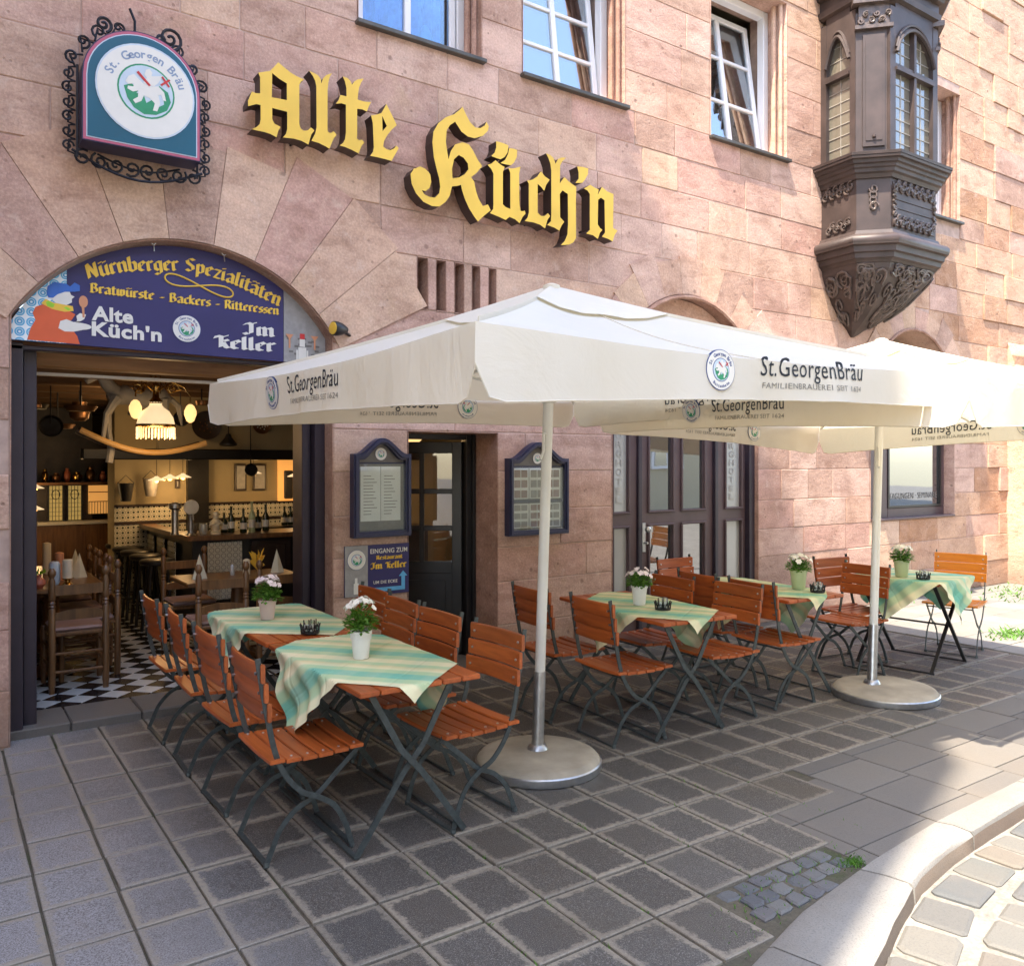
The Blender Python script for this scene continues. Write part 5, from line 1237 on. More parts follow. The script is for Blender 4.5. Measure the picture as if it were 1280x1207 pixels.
# ================================================================== PARASOLS
def parasol(px, py, corners, zr, zb, apex, base_r, label, lean, lettered=True, base=None):
    t = thing('parasol', label, 'parasol', (px, py, 0), group='cream brewery parasols over the terrace')
    A = Vector(apex); CC = [Vector((c[0], c[1], z)) for c, z in zip(corners, zr)]
    bx, by = base or (px, py)
    m = MB(); m.lathe([(base_r-.01, 0), (base_r, .008), (base_r, .045), (base_r-.02, .066), (base_r-.05, .072)], (bx, by, 0), 40); m.build('concrete_base', M['concrete'], t, smooth=True, world=True)
    m = MB(); m.lathe([(base_r+.003, .003), (base_r+.006, .01), (base_r+.006, .043), (base_r+.0, .05)], (bx, by, 0), 40, cap=False); m.build('base_rim', M['galv'], t, smooth=True, world=True)
    P0 = Vector((px, py, .07)); P1 = Vector((A.x, A.y, A.z-.06)); d = (P1-P0)
    m = MB(); m.lathe([(.06, .07), (.055, .085), (.042, .10)], (px, py, 0), 16); m.tube([P0, P0+d*.17], .034, 16); m.build('pole_sleeve', M['galv'], t, smooth=True, world=True)
    m = MB(); m.tube([P0+d*.165, P1], .030, 16); m.build('pole', M['pole'], t, smooth=True, world=True)
    # crank handle and hub
    hb = P0+d*.66; m = MB(); m.tube([hb+Vector((0, 0, .1)), hb+Vector((-.045, -.03, .1)), hb+Vector((-.05, -.035, .0)), hb+Vector((-.09, -.06, -.05))], .008, 6); m.build('crank', M['pole'], t, world=True)
    N = 4
    def roof(k, u, v, dz=0):
        a, b = CC[k], CC[(k+1) % N]; e = a+(b-a)*u; mid = (a+b)/2
        p = A+(e-A)*v
        sag = .075*math.sin(math.pi*v)*(1-.0*u) + .03*math.sin(math.pi*u)*v*v
        p.z -= sag*(.25+.75*(4*u*(1-u))) + .020*abs(math.sin(2*math.pi*u))*math.sin(math.pi*min(1, v*.9)) - .004; p.z += dz
        inw = (Vector((A.x, A.y, 0))-Vector((mid.x, mid.y, 0))).normalized(); p += inw*(.035*4*u*(1-u)*v)
        return p
    for k in range(N):
        m = MB(); m.grid(lambda u, v, k=k: tuple(roof(k, u, .06+.94*v)), 24, 14); o = m.build('canopy_panel', M['canvas'], t, smooth=True, world=True)
    for k in range(N):
        m = MB(); m.tube([roof(k, 0, .08+.9*i/20, .004) for i in range(21)], 1, 6, flat=(.016, .003), side=(0, 0, 1)); m.build('ridge_tape', M['canvas'], t, smooth=True, world=True)
        m = MB(); m.tube([roof(k, .5, .08+.9*i/20, .003) for i in range(21)], .0028, 5); m.build('seam', M['canvas'], t, world=True)
    # vent cap
    m = MB()
    for k in range(N): m.grid(lambda u, v, k=k: tuple(roof(k, u, .30*v, .03-.012*v)+Vector((0, 0, .0))), 6, 4)
    m.build('vent_cap', M['canvas'], t, smooth=True, world=True)
    m = MB(); m.lathe([(.05, -.03), (.05, .0), (.02, .012)], (A.x, A.y, A.z+.03), 12); m.build('finial', M['canvas'], t, smooth=True, world=True)
    # valance: hangs from the rim, cut away round the corners
    vals = []
    for k in range(N):
        a, b = CC[k], CC[(k+1) % N]; L = (b-a).length; za, zb_ = zb[k], zb[(k+1) % N]
        def vp(u, v, k=k, za=za, zb_=zb_, L=L):
            e = roof(k, u, 1); bot = za+(zb_-za)*u; edge = min(u, 1-u)*L
            cut = max(0, 1-edge/.10)**2*.5
            full = e.z-(bot+.03*math.sin(math.pi*u)); dep = full*(1-cut)
            c = Vector((A.x, A.y, 0)); outd = (Vector((e.x, e.y, 0))-c).normalized()
            wv = .014*math.sin(u*L*7+k)+.009*math.sin(u*L*19+k*2)+.005*math.sin(u*L*41)
            p = Vector((e.x, e.y, e.z-dep*v)); p += outd*(.01+wv*v+.03*v*math.sin(math.pi*u)*0+(.012*v if cut > 0 else 0)); return p
        m = MB(); m.grid(lambda u, v, vp=vp: tuple(vp(u, v)), 48, 5); m.build('valance', M['canvas'], t, smooth=True, world=True); vals.append(vp)
        m = MB(); m.tube([vp(i/48, 1)for i in range(49)], .0035, 4); m.build('hem', M['canvas'], t, world=True)
    # frame below
    m = MB(); hub = P0+d*.93; run = P0+d*.78
    for k in range(N):
        for q in (0, .5):
            e = roof(k, q, .97); m.tube([hub+Vector((0, 0, .02)), e-Vector((0, 0, .03))], .011, 6); mid = roof(k, q, .52)-Vector((0, 0, .035)); m.tube([run, mid], .009, 6)
    m.lathe([(.035, -.03), (.06, -.02), (.06, .02), (.035, .03)], hub, 12); m.lathe([(.035, -.03), (.055, -.02), (.055, .02), (.035, .03)], run, 12)
    m.build('rib_frame', M['pole'], t, world=True)
    if lettered:
        for k in range(N):
            vp = vals[k]; a, b = CC[k], CC[(k+1) % N]; L = (b-a).length
            TS_, TW, LG = {0: (.484*L, .74, .27), 1: (.445*L, .70, .28), 2: (.45*L, .62, .26), 3: (.40*L, .62, .20)}[k]
            ctr = Vector((A.x, A.y, 0))
            def put(x, y, dd, vp=vp, L=L, k=k):      # x metres from left seen from outside; y metres above the hem
                u = x/L; uu = u if True else 1-u
                p0, p1 = vp(uu, 0), vp(uu, 1); f = 1-y/max(.05, (p0.z-p1.z)); p = p0+(p1-p0)*f
                on = (Vector((p.x, p.y, 0))-ctr); nn = Vector(((b-a).y, -(b-a).x, 0)).normalized()
                if nn.dot(on) < 0: nn = -nn
                return p+nn*dd
            # seen from outside, left-to-right runs a->b for this winding
            for side, nm in ((1, 'printed_lettering'), (-1, 'printed_lettering')):
                m = MB()
                for s, x0_, w_, y_, h_, mi in (('St.GeorgenBräu', TS_, TW, .108, .086, 0), ('FAMILIENBRAUEREI SEIT 1624', TS_+.02, TW*.97, .052, .026, 1)):
                    vv = 0; xs_ = 0
                    v, f, xa_, xb_ = glyphs(s, 0, 0); sc_ = w_/(xb_-xa_)
                    m.add([put(x0_+(p[0]-xa_)*sc_, y_+p[1]*h_/.69, side*.0032) for p in v], f, mi)
                m.build(nm, [M['ink'], M['ink_grey']], t, world=True)
                c = put(TS_-LG, .125, side*.003); xa_ = (b-a).normalized(); ya_ = (put(.4*L, .2, 0)-put(.4*L, .05, 0)).normalized()
                nrm = xa_.cross(ya_); out = (c-A); out.z = 0
                if nrm.dot(out)*side < 0: emblem(t, c, -xa_, ya_, .088, 'printed_crest', mirror=True)
                else: emblem(t, c, xa_, ya_, .088, 'printed_crest')
    return t
# corner order a->b runs left to right seen from outside: near-left, near-right, far-right, far-left
parasol(2.84, -1.97, [(1.54, -3.38), (4.66, -3.42), (4.40, -.36), (1.44, -.42)], [2.18, 2.19, 2.20, 2.19], [1.905, 2.0, 1.99, 1.93], (2.97, -1.93, 2.70), .35,
        'large square cream parasol nearest the entrance, over the first tables', (0, 0), base=(2.80, -2.03))
parasol(5.715, -2.23, [(4.36, -3.62), (7.36, -3.66), (7.36, -.62), (4.50, -.60)], [2.15, 2.15, 2.05, 2.12], [1.88, 1.90, 1.78, 1.94], (6.05, -2.10, 2.62), .36,
        'square cream parasol further right, partly behind the first, over the far tables', (0, 0), base=(5.72, -2.33))

# ================================================================== TERRACE FURNITURE
def make_chair(matslat):
    t = thing('folding_chair', '', 'chair', group='folding terrace chairs')
    hw = .205
    def spl(pts, n=5):
        out = []; P = [Vector(p) for p in pts]; Q = [P[0]]+P+[P[-1]]
        for i in range(1, len(Q)-2):
            for k in range(n):
                s_ = k/n; a, b, c, d = Q[i-1:i+3]; out.append(.5*((2*b)+(c-a)*s_+(2*a-5*b+4*c-d)*s_*s_+(3*b-a-3*c+d)*s_**3))
        return out+[P[-1]]
    for sg in (-1, 1):
        y = sg*hw; yi = sg*(hw-.022)
        m = MB(); m.tube(spl([(-.235, y, .885), (-.205, y, .70), (-.165, y, .50), (-.12, y, .385), (-.045, y, .295), (.03, y, .255), (.105, y, .20), (.155, y, .11), (.185, y, .012)]), 1, 4, flat=(.0035, .0115), side=(0, 1, 0)); m.build('upright', M['steel'], t)
        m = MB(); m.tube(spl([(.235, yi, .435), (.13, yi, .345), (.03, yi, .258), (-.06, yi, .215), (-.13, yi, .145), (-.165, yi, .07), (-.19, yi, .012)]), 1, 4, flat=(.0035, .011), side=(0, 1, 0)); m.build('leg', M['steel'], t)
        m = MB(); m.tube(spl([(-.165, yi, .438), (-.05, yi, .432), (.10, yi, .432), (.235, yi, .44)]), 1, 4, flat=(.0035, .009), side=(0, 1, 0)); m.build('seat_rail', M['steel'], t)
    m = MB()
    for x, w in ((.185, hw), (-.19, hw-.022)):
        m.tube([(x, -w, .012), (x, w, .012)], 1, 4, flat=(.011, .0045), side=(1, 0, 0))
        for sg in (-1, 1): m.lathe([(.012, 0), (.014, .004), (.011, .02)], (x, sg*w, 0), 8)
    m.build('foot_bar', M['steel'], t)
    m = MB(); m.tube([(-.13, -hw, .41), (-.13, hw, .41)], .006, 6); m.tube([(.20, -hw+.02, .415), (.20, hw-.02, .415)], .006, 6); m.build('cross_rod', M['steel'], t)
    bm_ = MB()
    for k in range(6):
        x = -.155+k*.0715; dz = .452-.014*math.sin(math.pi*(k+.5)/6)
        m = MB(); n = 6
        for i in range(n):
            y0, y1 = -.222+.444*i/n, -.222+.444*(i+1)/n
        vs = []
        w = .0315
        for i in range(n+1):
            y = -.224+.448*i/n; z = dz-.006*(1-(2*i/n-1)**2)
            sl = .014*math.cos(math.pi*(k+.5)/6)*-.9
            vs += [(x-w, y, z-.009-sl*.0), (x-w, y, z+.004), (x-w+.004, y, z+.008), (x+w-.004, y, z+.008), (x+w, y, z+.004), (x+w, y, z-.009)]
        fs = [(i*6+j, i*6+(j+1) % 6, (i+1)*6+(j+1) % 6, (i+1)*6+j) for i in range(n) for j in range(6)]+[tuple(range(6)), tuple(reversed(range(n*6, n*6+6)))]
        m.add(vs, fs); m.build('seat_slat', matslat, t, smooth=True)
        for sg in (-1, 1): bm_.lathe([(.006, dz+.006), (.006, dz+.0095), (.003, dz+.011)], (x, sg*.185, 0), 8)
    for k in range(3):
        z = .655+k*.083; x = -.196-.034*(z-.65)/.2
        m = MB(); n = 6; vs = []
        for i in range(n+1):
            y = -.218+.436*i/n; xx = x-.016*(1-(2*i/n-1)**2)+.010
            vs += [(xx+.009, y, z-.036), (xx+.009, y, z+.036), (xx+.004, y, z+.040), (xx-.006, y, z+.040), (xx-.009, y, z+.034), (xx-.009, y, z-.034), (xx-.004, y, z-.040), (xx+.004, y, z-.040)]
        q = 8; fs = [(i*q+j, i*q+(j+1) % q, (i+1)*q+(j+1) % q, (i+1)*q+j) for i in range(n) for j in range(q)]+[tuple(range(q)), tuple(reversed(range(n*q, n*q+q)))]
        m.add(vs, fs); m.build('back_slat', matslat, t, smooth=True)
        Tm = Matrix.Rotation(R(90), 4, 'Y')
        for sg in (-1, 1): bm_.lathe([(.007, -.020), (.007, .016), (.003, .018)], (x+.004, sg*.185, z), 8, T=Tm)
    bm_.build('bolts', M['bolt'], t)
    return t
ch = make_chair(M['slat'])
CH = [
 (1.345, -2.155, 0, 'nearest chair of the terrace, front left of the long cloth-covered table'),
 (1.345, -1.54, 2, 'second chair from the front on the left side of the long table'),
 (1.34, -.90, -2, 'third chair from the front on the left side of the long table'),
 (1.335, -.27, 1, 'rearmost chair on the left side of the long table, by the entrance step'),
 (2.14, -2.29, 183, 'front right chair of the long table, beside the round parasol base'),
 (2.14, -1.70, 181, 'second chair from the front on the right side of the long table'),
 (2.15, -1.20, 178, 'chair on the right side of the long table under the direction poster'),
 (2.20, -.70, 180, 'rearmost right chair of the long table, half hidden by white flowers'),
 (3.54, -1.89, -4, 'chair front left of the plain white pot table, just right of the parasol pole'),
 (3.51, -1.29, -2, 'chair behind the first white pole, far left of the plain white pot'),
 (4.36, -1.93, 176, 'chair at the right front of the table with the white pot and candle rack'),
 (4.27, -1.40, 177, 'chair behind the white flower pot, right far side of its table'),
 (4.97, -1.93, -3, 'chair front left of the middle pale green pot, its seat in full view'),
 (4.98, -1.42, -5, 'chair at the far left of the middle pale green pot, showing only its back'),
 (5.36, -.80, -88, 'light-struck chair at the far end in front of the brown hotel door'),
 (6.08, -1.80, 177, 'chair right beside the second parasol pole, back towards the far table'),
 (6.50, -1.55, -96, 'small distant chair behind the second parasol pole against the sunlit wall'),
]
for k, (x, y, a, lab) in enumerate(CH): place(ch, k == 0, lab, (x, y, 0), R(a))
co = make_chair(M['slat_or']); co['label'] = 'bright orange chair at the far right end, next to the last pale green pot'; co.location = (7.60, -1.86, 0); co.rotation_euler = (0, 0, R(196))

def make_table(w, L):
    t = thing('folding_table', '', 'table', group='slatted folding tables'); n = int(round(w/.098)); sw = w/n
    for k in range(n):
        x = -w/2+sw*(k+.5); m = MB(); m.box(x-sw/2+.004, x+sw/2-.004, -L/2, L/2, .718, .742, .004); m.build('top_slat', M['slat'], t)
    for sg in (-1, 1):
        y = sg*(L/2-.16)
        m = MB(); m.box(-w/2+.02, w/2-.02, y-.02, y+.02, .70, .717); m.build('batten', M['steel'], t)
        yy = sg*(L/2-.10)
        for d in (-1, 1):
            m = MB(); m.tube([(d*(w/2-.09), yy+d*.008, .712), (d*.06, yy+d*.008, .44), (-d*.04, yy+d*.008, .33), (-d*(w/2-.035), yy+d*.008, .012)], 1, 4, flat=(.004, .014), side=(0, 1, 0)); m.build('leg', M['steel'], t)
    m = MB()
    for x in (-w/2+.035, w/2-.035): m.tube([(x, -L/2+.1, .012), (x, L/2-.1, .012)], 1, 4, flat=(.010, .005), side=(1, 0, 0))
    m.tube([(0, -L/2+.1, .385), (0, L/2-.1, .385)], .007, 6); m.build('long_bar', M['steel'], t)
    return t
TB = [(1.755, -2.03, 0, .60, 1.15, 'near slatted table of the long row, wooden corners showing at its front'),
      (1.75, -.85, 0, .60, 1.15, 'rear slatted table of the long row, close to the entrance'),
      (3.93, -1.68, -5, .60, 1.15, 'slatted table with the white flower pot between the two parasol poles'),
      (5.21, -1.57, -3, .58, 1.15, 'slatted table under the middle pale green pot, left of the second pole'),]
tb = make_table(.60, 1.15)
for k, (x, y, a, w, L, lab) in enumerate(TB): place(tb, k == 0, lab, (x, y, 0), R(a))
t4 = thing('crossleg_table', 'dark cross-legged table under the last cloth at the far right', 'table', (6.85, -1.88, 0), R(8), 'slatted folding tables')
m = MB(); m.box(-.36, .36, -.36, .36, .716, .74, .006); m.build('table_top', M['slat'], t4)
for sg in (-1, 1):
    for d in (-1, 1): m = MB(); m.bar((d*.33, sg*.30+d*.012, .71), (-d*.33, sg*.30+d*.012, .012), .028, .012); m.build('leg', M['black'], t4)
m = MB(); m.tube([(0, -.3, .36), (0, .3, .36)], .008, 6); m.tube([(.33, -.31, .015), (.33, .31, .015)], .008, 6); m.tube([(-.33, -.31, .015), (-.33, .31, .015)], .008, 6); m.build('long_bar', M['black'], t4)

def cloth(cx, cy, a, w, L, h, rot, offc, label, top=.7455, sx=1., sy=1.):
    """square cloth laid askew; what overhangs the top falls in folds"""
    m = MB(); m.uv = []; N = 56; ca, sa = math.cos(R(rot)), math.sin(R(rot))
    def fn(u, v):
        p, q = (u-.5)*2*h*sx, (v-.5)*2*h*sy; x = p*ca-q*sa+offc[0]; y = p*sa+q*ca+offc[1]
        qx, qy = max(-w/2, min(w/2, x)), max(-L/2, min(L/2, y)); ox, oy = x-qx, y-qy; o = math.hypot(ox, oy)
        ang = math.atan2(oy, ox) if o > 1e-6 else 0
        r = .012; tt = o
        if tt < r*1.57: hor = r*math.sin(tt/r); dz = r*(1-math.cos(tt/r))
        else: hor = r+.12*(tt-r*1.57); dz = r+(tt-r*1.57)*.985
        fold = (.020*math.sin(x*17+y*13)+.012*math.sin(x*31-y*27))*min(1, o/.12) if o > 0 else 0
        if o > 1e-6: X = qx+(ox/o)*(hor+fold); Y = qy+(oy/o)*(hor+fold)
        else: X, Y = qx, qy
        z = top-dz+(.0012*math.sin(x*25+1)*math.sin(y*21) if o == 0 else 0)
        return (X, Y, z)
    m.grid(fn, N, N); m.uv = [((i/N)*2*h*sx, (j/N)*2*h*sy) for j in range(N+1) for i in range(N+1)]
    o = m.build('tablecloth', M['cloth'], None, smooth=True); o.location = (cx, cy, 0); o.rotation_euler = (0, 0, R(a))
    tag(o, label, 'tablecloth', 'green and cream striped tablecloths')
cloth(1.755, -2.03, 0, .605, 1.155, .50, 41, (.0, .04), 'striped cloth on the near table, long corner hanging left, tip over the front')
cloth(1.75, -.85, 0, .605, 1.155, .50, 50, (.02, .12), 'striped cloth on the rear table of the long row, by the pink flower pot', top=.7445)
cloth(3.93, -1.68, -5, .605, 1.155, .46, 38, (.03, -.03), 'striped cloth hanging in points from the table with the white pot')
cloth(5.21, -1.57, -3, .605, 1.155, .47, 40, (.04, -.02), 'striped cloth on the middle table left of the second pole')
cloth(6.85, -1.88, 8, .725, .725, .50, 40, (-.0, -.03), 'striped cloth hanging low over the dark cross-legged table at the far right')

def pot(x, y, z, r, h, potmat, petmat, label, seed, lace=False, nfl=12, RF=.09, HF=.13):
    rr = random.Random(seed); t = thing('flower_pot', label, 'potted plant', (x, y, z), group='potted flowers on the tables')
    m = MB(); m.lathe([(r*.70, 0), (r*.76, .004), (r*.97, h*.86), (r*1.06, h*.88), (r*1.08, h), (r*.98, h), (r*.95, h*.88), (r*.3, h*.86)], (0, 0, 0), 28); 
    po = m.build('pot', potmat, t, smooth=True)
    if lace:
        m = MB()
        for k in range(14):
            a = 2*math.pi*k/14; c = Vector((math.cos(a)*r*.985, math.sin(a)*r*.985, h*.80)); tg = Vector((-math.sin(a), math.cos(a), 0))
            m.tube([c+tg*(.012*math.cos(i*.63))+Vector((0, 0, .014*math.sin(i*.63))) for i in range(10)], .0018, 4, closed=True)
        m.build('lace_relief', potmat, po)
    m = MB()
    def leaf(m, c, d, L, w):
        d = d.normalized(); s = d.cross(Vector((0, 0, 1))).normalized()*w; up = s.cross(d).normalized()*w*.5
        m.add([c, c+d*L*.45+s-up*.2, c+d*L+up*-.8, c+d*L*.45-s-up*.2, c+d*L*.5+up*.4], [(0, 1, 4), (1, 2, 4), (2, 3, 4), (3, 0, 4)])
    for k in range(330):
        a = rr.uniform(0, 6.28); el = rr.uniform(-.5, 1.1); f = rr.random()**.6; q = f*RF*.8
        zt = HF*.85*math.sqrt(max(0, 1-(f*.92)**2)); c = Vector((math.cos(a)*q, math.sin(a)*q, h*.92+rr.uniform(.1, 1)*zt)); leaf(m, c, Vector((math.cos(a), math.sin(a), el)), rr.uniform(.022, .042), rr.uniform(.007, .013))
    m.build('leaves', M['leaf'], t, kind='stuff')
    m = MB()
    for k in range(16): a = rr.uniform(0, 6.28); m.tube([(0, 0, h*.86), (math.cos(a)*RF*.6, math.sin(a)*RF*.6, h+HF*.7)], .0016, 4)
    m.build('stems', M['leaf'], t)
    for k in range(nfl):
        a = rr.uniform(0, 6.28); f = math.sqrt(rr.random()); q = f*RF*.95; c = Vector((math.cos(a)*q, math.sin(a)*q, h+HF*(.45+.6*math.sqrt(1-.85*f*f))*rr.uniform(.85, 1.05))); nn = Vector((math.cos(a)*f*1.1, math.sin(a)*f*1.1, .7)).normalized()
        s = nn.orthogonal().normalized(); u = nn.cross(s); m = MB(); L = rr.uniform(.016, .026)
        for i in range(6):
            an = i*1.047+rr.uniform(-.15, .15); d = s*math.cos(an)+u*math.sin(an); e = s*-math.sin(an)+u*math.cos(an)
            m.add([c, c+d*L*.6+e*L*.42+nn*.003, c+d*L+nn*(rr.uniform(-.004, .006)), c+d*L*.6-e*L*.42+nn*.003], [(0, 1, 2), (0, 2, 3)])
        m.build('flower', petmat, t)
pot(1.72, -2.04, .748, .050, .135, M['pot_white'], M['petal_w'], 'white lace-edged pot of white flowers on the near table', 1, True, 24, .085, .15)
pot(1.68, -.77, .747, .052, .12, M['pot_pink'], M['petal_p'], 'pale pink pot of pinkish flowers at the entrance end of the long table', 2, False, 34, .09, .14)
pot(3.90, -1.68, .748, .053, .13, M['pot_white'], M['petal_p'], 'plain white pot of green leaves with few small flowers, right of the first pole', 3, False, 16, .095, .11)
pot(5.38, -1.84, .748, .062, .145, M['pot_green'], M['petal_w'], 'pale green pot with whitish flowers on the middle table', 4, False, 26, .10, .11)
pot(6.65, -1.91, .748, .062, .14, M['pot_green'], M['petal_w'], 'pale green pot with leafy plant next to the bright orange chair', 5, False, 22, .10, .12)

def rack(x, y, label, lit=False):
    t = thing('condiment_rack', label, 'rack', (x, y, .748), group='small black racks with glasses on the tables')
    m = MB(); m.lathe([(.05, 0), (.052, .004), (.052, .010), (.05, .012)], (0, 0, 0), 20)
    for k in range(12):
        a = 2*math.pi*k/12; b = a+.26
        m.tube([(.05*math.cos(a), .05*math.sin(a), .01), (.051*math.cos(b), .051*math.sin(b), .045+.008*(k % 2)), (.05*math.cos(a+.52), .05*math.sin(a+.52), .012)], .0032, 5)
        m.tube([(.051*math.cos(b), .051*math.sin(b), .03), (.056*math.cos(b), .056*math.sin(b), .055)], .003, 5)
    m.tube([(.05*math.cos(R(a)), .05*math.sin(R(a)), .034) for a in range(0, 360, 20)], .0025, 5, closed=True); m.build('rack_frame', M['black'], t)
    for dx, dy in ((-.022, .0), (.022, .006), (0, -.024)):
        m = MB(); m.lathe([(.016, .012), (.018, .016), (.018, .075), (.0165, .076), (.0165, .018)], (dx, dy, 0), 14, cap=False); g = m.build('glass', M['glass_clear'], t, smooth=True)
        m = MB(); m.lathe([(.013, .016), (.014, .018), (.014, .045), (.010, .048)], (dx, dy, 0), 10); m.build('sachet', M['paper'], g)
rack(1.735, -1.33, 'black crown-shaped rack with glasses between the two pots of the long table')
rack(3.90, -1.90, 'black rack with glasses in front of the plain white pot')
rack(5.36, -2.02, 'black rack with glasses beside the middle pale green pot')
rack(6.66, -2.09, 'black rack with glasses on the far right table, in front of the orange chair')

# ================================================================== INSIDE THE TAVERN
FZ = .05
room = bpy.data.objects.new('tavern_floor', None); C.objects.link(room); room['kind'] = 'structure'
MB().box(-1.8, 4.9, .46, 8.2, -.05, FZ-.006).build('floor_bed', M['black'], room)
TS = .158; d2 = TS/math.sqrt(2)
def tmesh(mat):
    m = MB(); m.box(-TS/2+.002, TS/2-.002, -TS/2+.002, TS/2-.002, -.006, 0, .002)
    return m.mesh('floor_tile', mat)
fw_, fb_ = plain('white_floor_tile', (.52, .55, .56), .22, 0, .08, 5), plain('black_floor_tile', (.016, .016, .02), .2, 0, .2, 5)
tm = (tmesh(fw_), tmesh(fb_)); tl = []
for i in range(-60, 60):
    for j in range(-60, 90):
        x, y = (i-j)*d2*1.0, .5+(i+j)*d2
        if -.6 < x < 3.2 and .50 < y < 7.2: tl.append((x+.4, y, (i) % 2 ^ (j) % 2 if False else i % 2 ^ j % 2))
tl.sort(key=lambda p: 0 if False else visdist(p[0]*1.0, p[1])+max(0, .4-p[0])*4+max(0, p[0]-2.6)*4)
fstuff = [MB(), MB()]
for k, (x, y, c) in enumerate(tl):
    if k < 280:
        o = link('floor_tile', tm[c], room); o.location = (x, y, FZ); o.rotation_euler = (0, 0, R(45))
    else: fstuff[c].obox((x, y, FZ-.003), (1, 1, 0), (-1, 1, 0), (0, 0, 1), TS/2-.002, TS/2-.002, .003)
for c in (0, 1): fstuff[c].build('floor_tiles_far', (fw_, fb_)[c], room, kind='stuff')
tr = thing('tavern_interior', 'dim plastered tavern room with tiled dado, timber ceiling and lit rear windows', 'room', (1.6, 4, 0))
m = MB(); m.box(-1.9, -1.8, .5, 8.3, 0, 2.7); m.box(4.9, 5.0, .52, 8.3, 0, 2.7); m.box(-1.9, 5.0, 8.2, 8.3, 0, 2.7); m.build('wall', M['plaster'], tr, world=True)
MB().box(-1.9, 5.0, .46, 8.3, 2.56, 2.7).build('ceiling', M['beam'], tr, world=True)
for k in range(9):
    y = .72+k*.85; MB().box(-1.8, 4.9, y, y+.17, 2.38, 2.56, .012).build('ceiling_beam', M['beam'], tr, world=True)
MB().box(-1.8, 4.9, .64, .67, 2.29, 2.31).build('light_strip', M['cream'], tr, world=True)
# wall behind the bar, with dado and dark rail; opening on the left to the back room
MB().box(1.68, 1.90, 4.45, 4.9, .05, 2.56).build('wall_pier', M['plaster'], tr, world=True)
MB().box(1.90, 2.46, 4.5, 4.7, .05, 2.56).build('bar_wall', M['plaster'], tr, world=True)
MB().box(2.46, 2.70, 4.42, 4.7, .05, 2.56).build('dark_post', M['black'], tr, world=True)
MB().box(2.70, 4.9, 4.5, 4.7, .05, 2.56).build('bar_wall', M['plaster'], tr, world=True)
for a, b, y in ((1.675, 1.905, 4.435), (1.905, 2.455, 4.485), (2.705, 4.9, 4.485)):
    MB().box(a, b, y, y+.012, .05, 1.20).build('tile_dado', M['dado'], tr, world=True)
    m = MB(); m.box(a-.004, b+.004, y-.015, y, 1.20, 1.225); m.box(a-.003, b+.003, y-.008, y, 1.0, 1.035); m.build('dado_rail', M['darkwood'], tr, world=True)
for x0, x1, z0, z1 in ((3.02, 3.16, 1.36, 1.68), (3.24, 3.40, 1.36, 1.68), (2.33, 2.38, 1.40, 1.50)):
    o = MB(); o.box(x0, x1, 4.46, 4.495, z0, z1, .004); pf = o.build('picture_frame', M['darkwood'], tr, world=True); MB().box(x0+.02, x1-.02, 4.452, 4.459, z0+.02, z1-.02).build('picture', M['greyprint'], pf)
MB().box(3.55, 4.2, 4.46, 4.49, 1.22, 1.95).build('lit_alcove', M['recess_glow'], tr, world=True)
for x in (3.62, 3.98): MB().box(x, x+.11, 4.42, 4.455, 1.25, 1.6, .01).build('shutter', M['black'], tr, world=True)
m = MB(); m.lathe([(.02, 1.2), (.05, 1.28), (.03, 1.34), (.05, 1.42), (.05, 1.55), (.02, 1.6)], (3.83, 4.38, 0), 10); m.build('column_ornament', M['cream'], tr, smooth=True, world=True)
MB().box(1.2, 4.9, 3.25, 3.4, 1.73, 1.84, .01).build('dark_lintel', M['black'], tr, world=True)
MB().box(1.9, 4.9, 3.28, 3.38, 1.84, 2.56).build('bar_canopy', M['plaster'], tr, world=True)
# back room wall with stained windows and lit recess
MB().box(-1.8, 1.68, 6.05, 6.15, .05, 2.56).build('rear_wall', M['darkwood'], tr, world=True)
MB().box(-.2, 1.9, 5.9, 6.04, .05, .93).build('panelling', M['walnut'], tr, world=True)
MB().box(1.05, 1.95, 5.86, 6.04, .93, .97).build('rear_ledge', M['cream'], tr, world=True)
for a, b, c, d in ((1.19, 1.335, .98, 1.41), (1.40, 1.545, .98, 1.41)):
    wf = MB(); [wf.box(*q) for q in ((a-.02, a, 5.98, 6.03, c, d), (b, b+.02, 5.98, 6.03, c, d), (a-.02, b+.02, 5.98, 6.03, d, d+.03))]; wo = wf.build('window', M['black'], tr, world=True)
    MB().box(a, b, 6.02, 6.03, c, d).build('pane', emit('amber_leaded_glass', (.5, .36, .12), .08), wo)
    m = MB()
    for q in range(1, 4): m.box(a+(b-a)*q/4-.003, a+(b-a)*q/4+.003, 6.008, 6.016, c, d)
    for q in range(1, 8): m.box(a, b, 6.009, 6.017, c+(d-c)*q/8-.002, c+(d-c)*q/8+.002)
    m.tube([((a+b)/2+.045*math.cos(R(g)), 6.0, 1.30+.06*math.sin(R(g))) for g in range(0, 360, 40)], .005, 4, closed=True); m.build('leading', M['black'], wo)
MB().box(1.63, 1.87, 6.0, 6.03, 1.05, 1.41).build('lit_recess', M['recess_glow'], tr, world=True)
m = MB()
for q in range(8): m.box(1.63+q*.033, 1.636+q*.033, 5.98, 5.99, 1.05, 1.20)
m.box(1.63, 1.87, 5.98, 5.99, 1.20, 1.21); m.box(1.63, 1.87, 5.97, 5.99, 1.32, 1.33); m.build('recess_grille', M['walnut'], tr, world=True)
MB().box(.2, 1.90, 5.6, 6.0, 1.43, 1.46).build('shelf', M['bronze'], tr, world=True)
MB().box(.2, 1.90, 5.95, 6.0, 1.46, 2.0).build('shelf_back', M['darkwood'], tr, world=True)
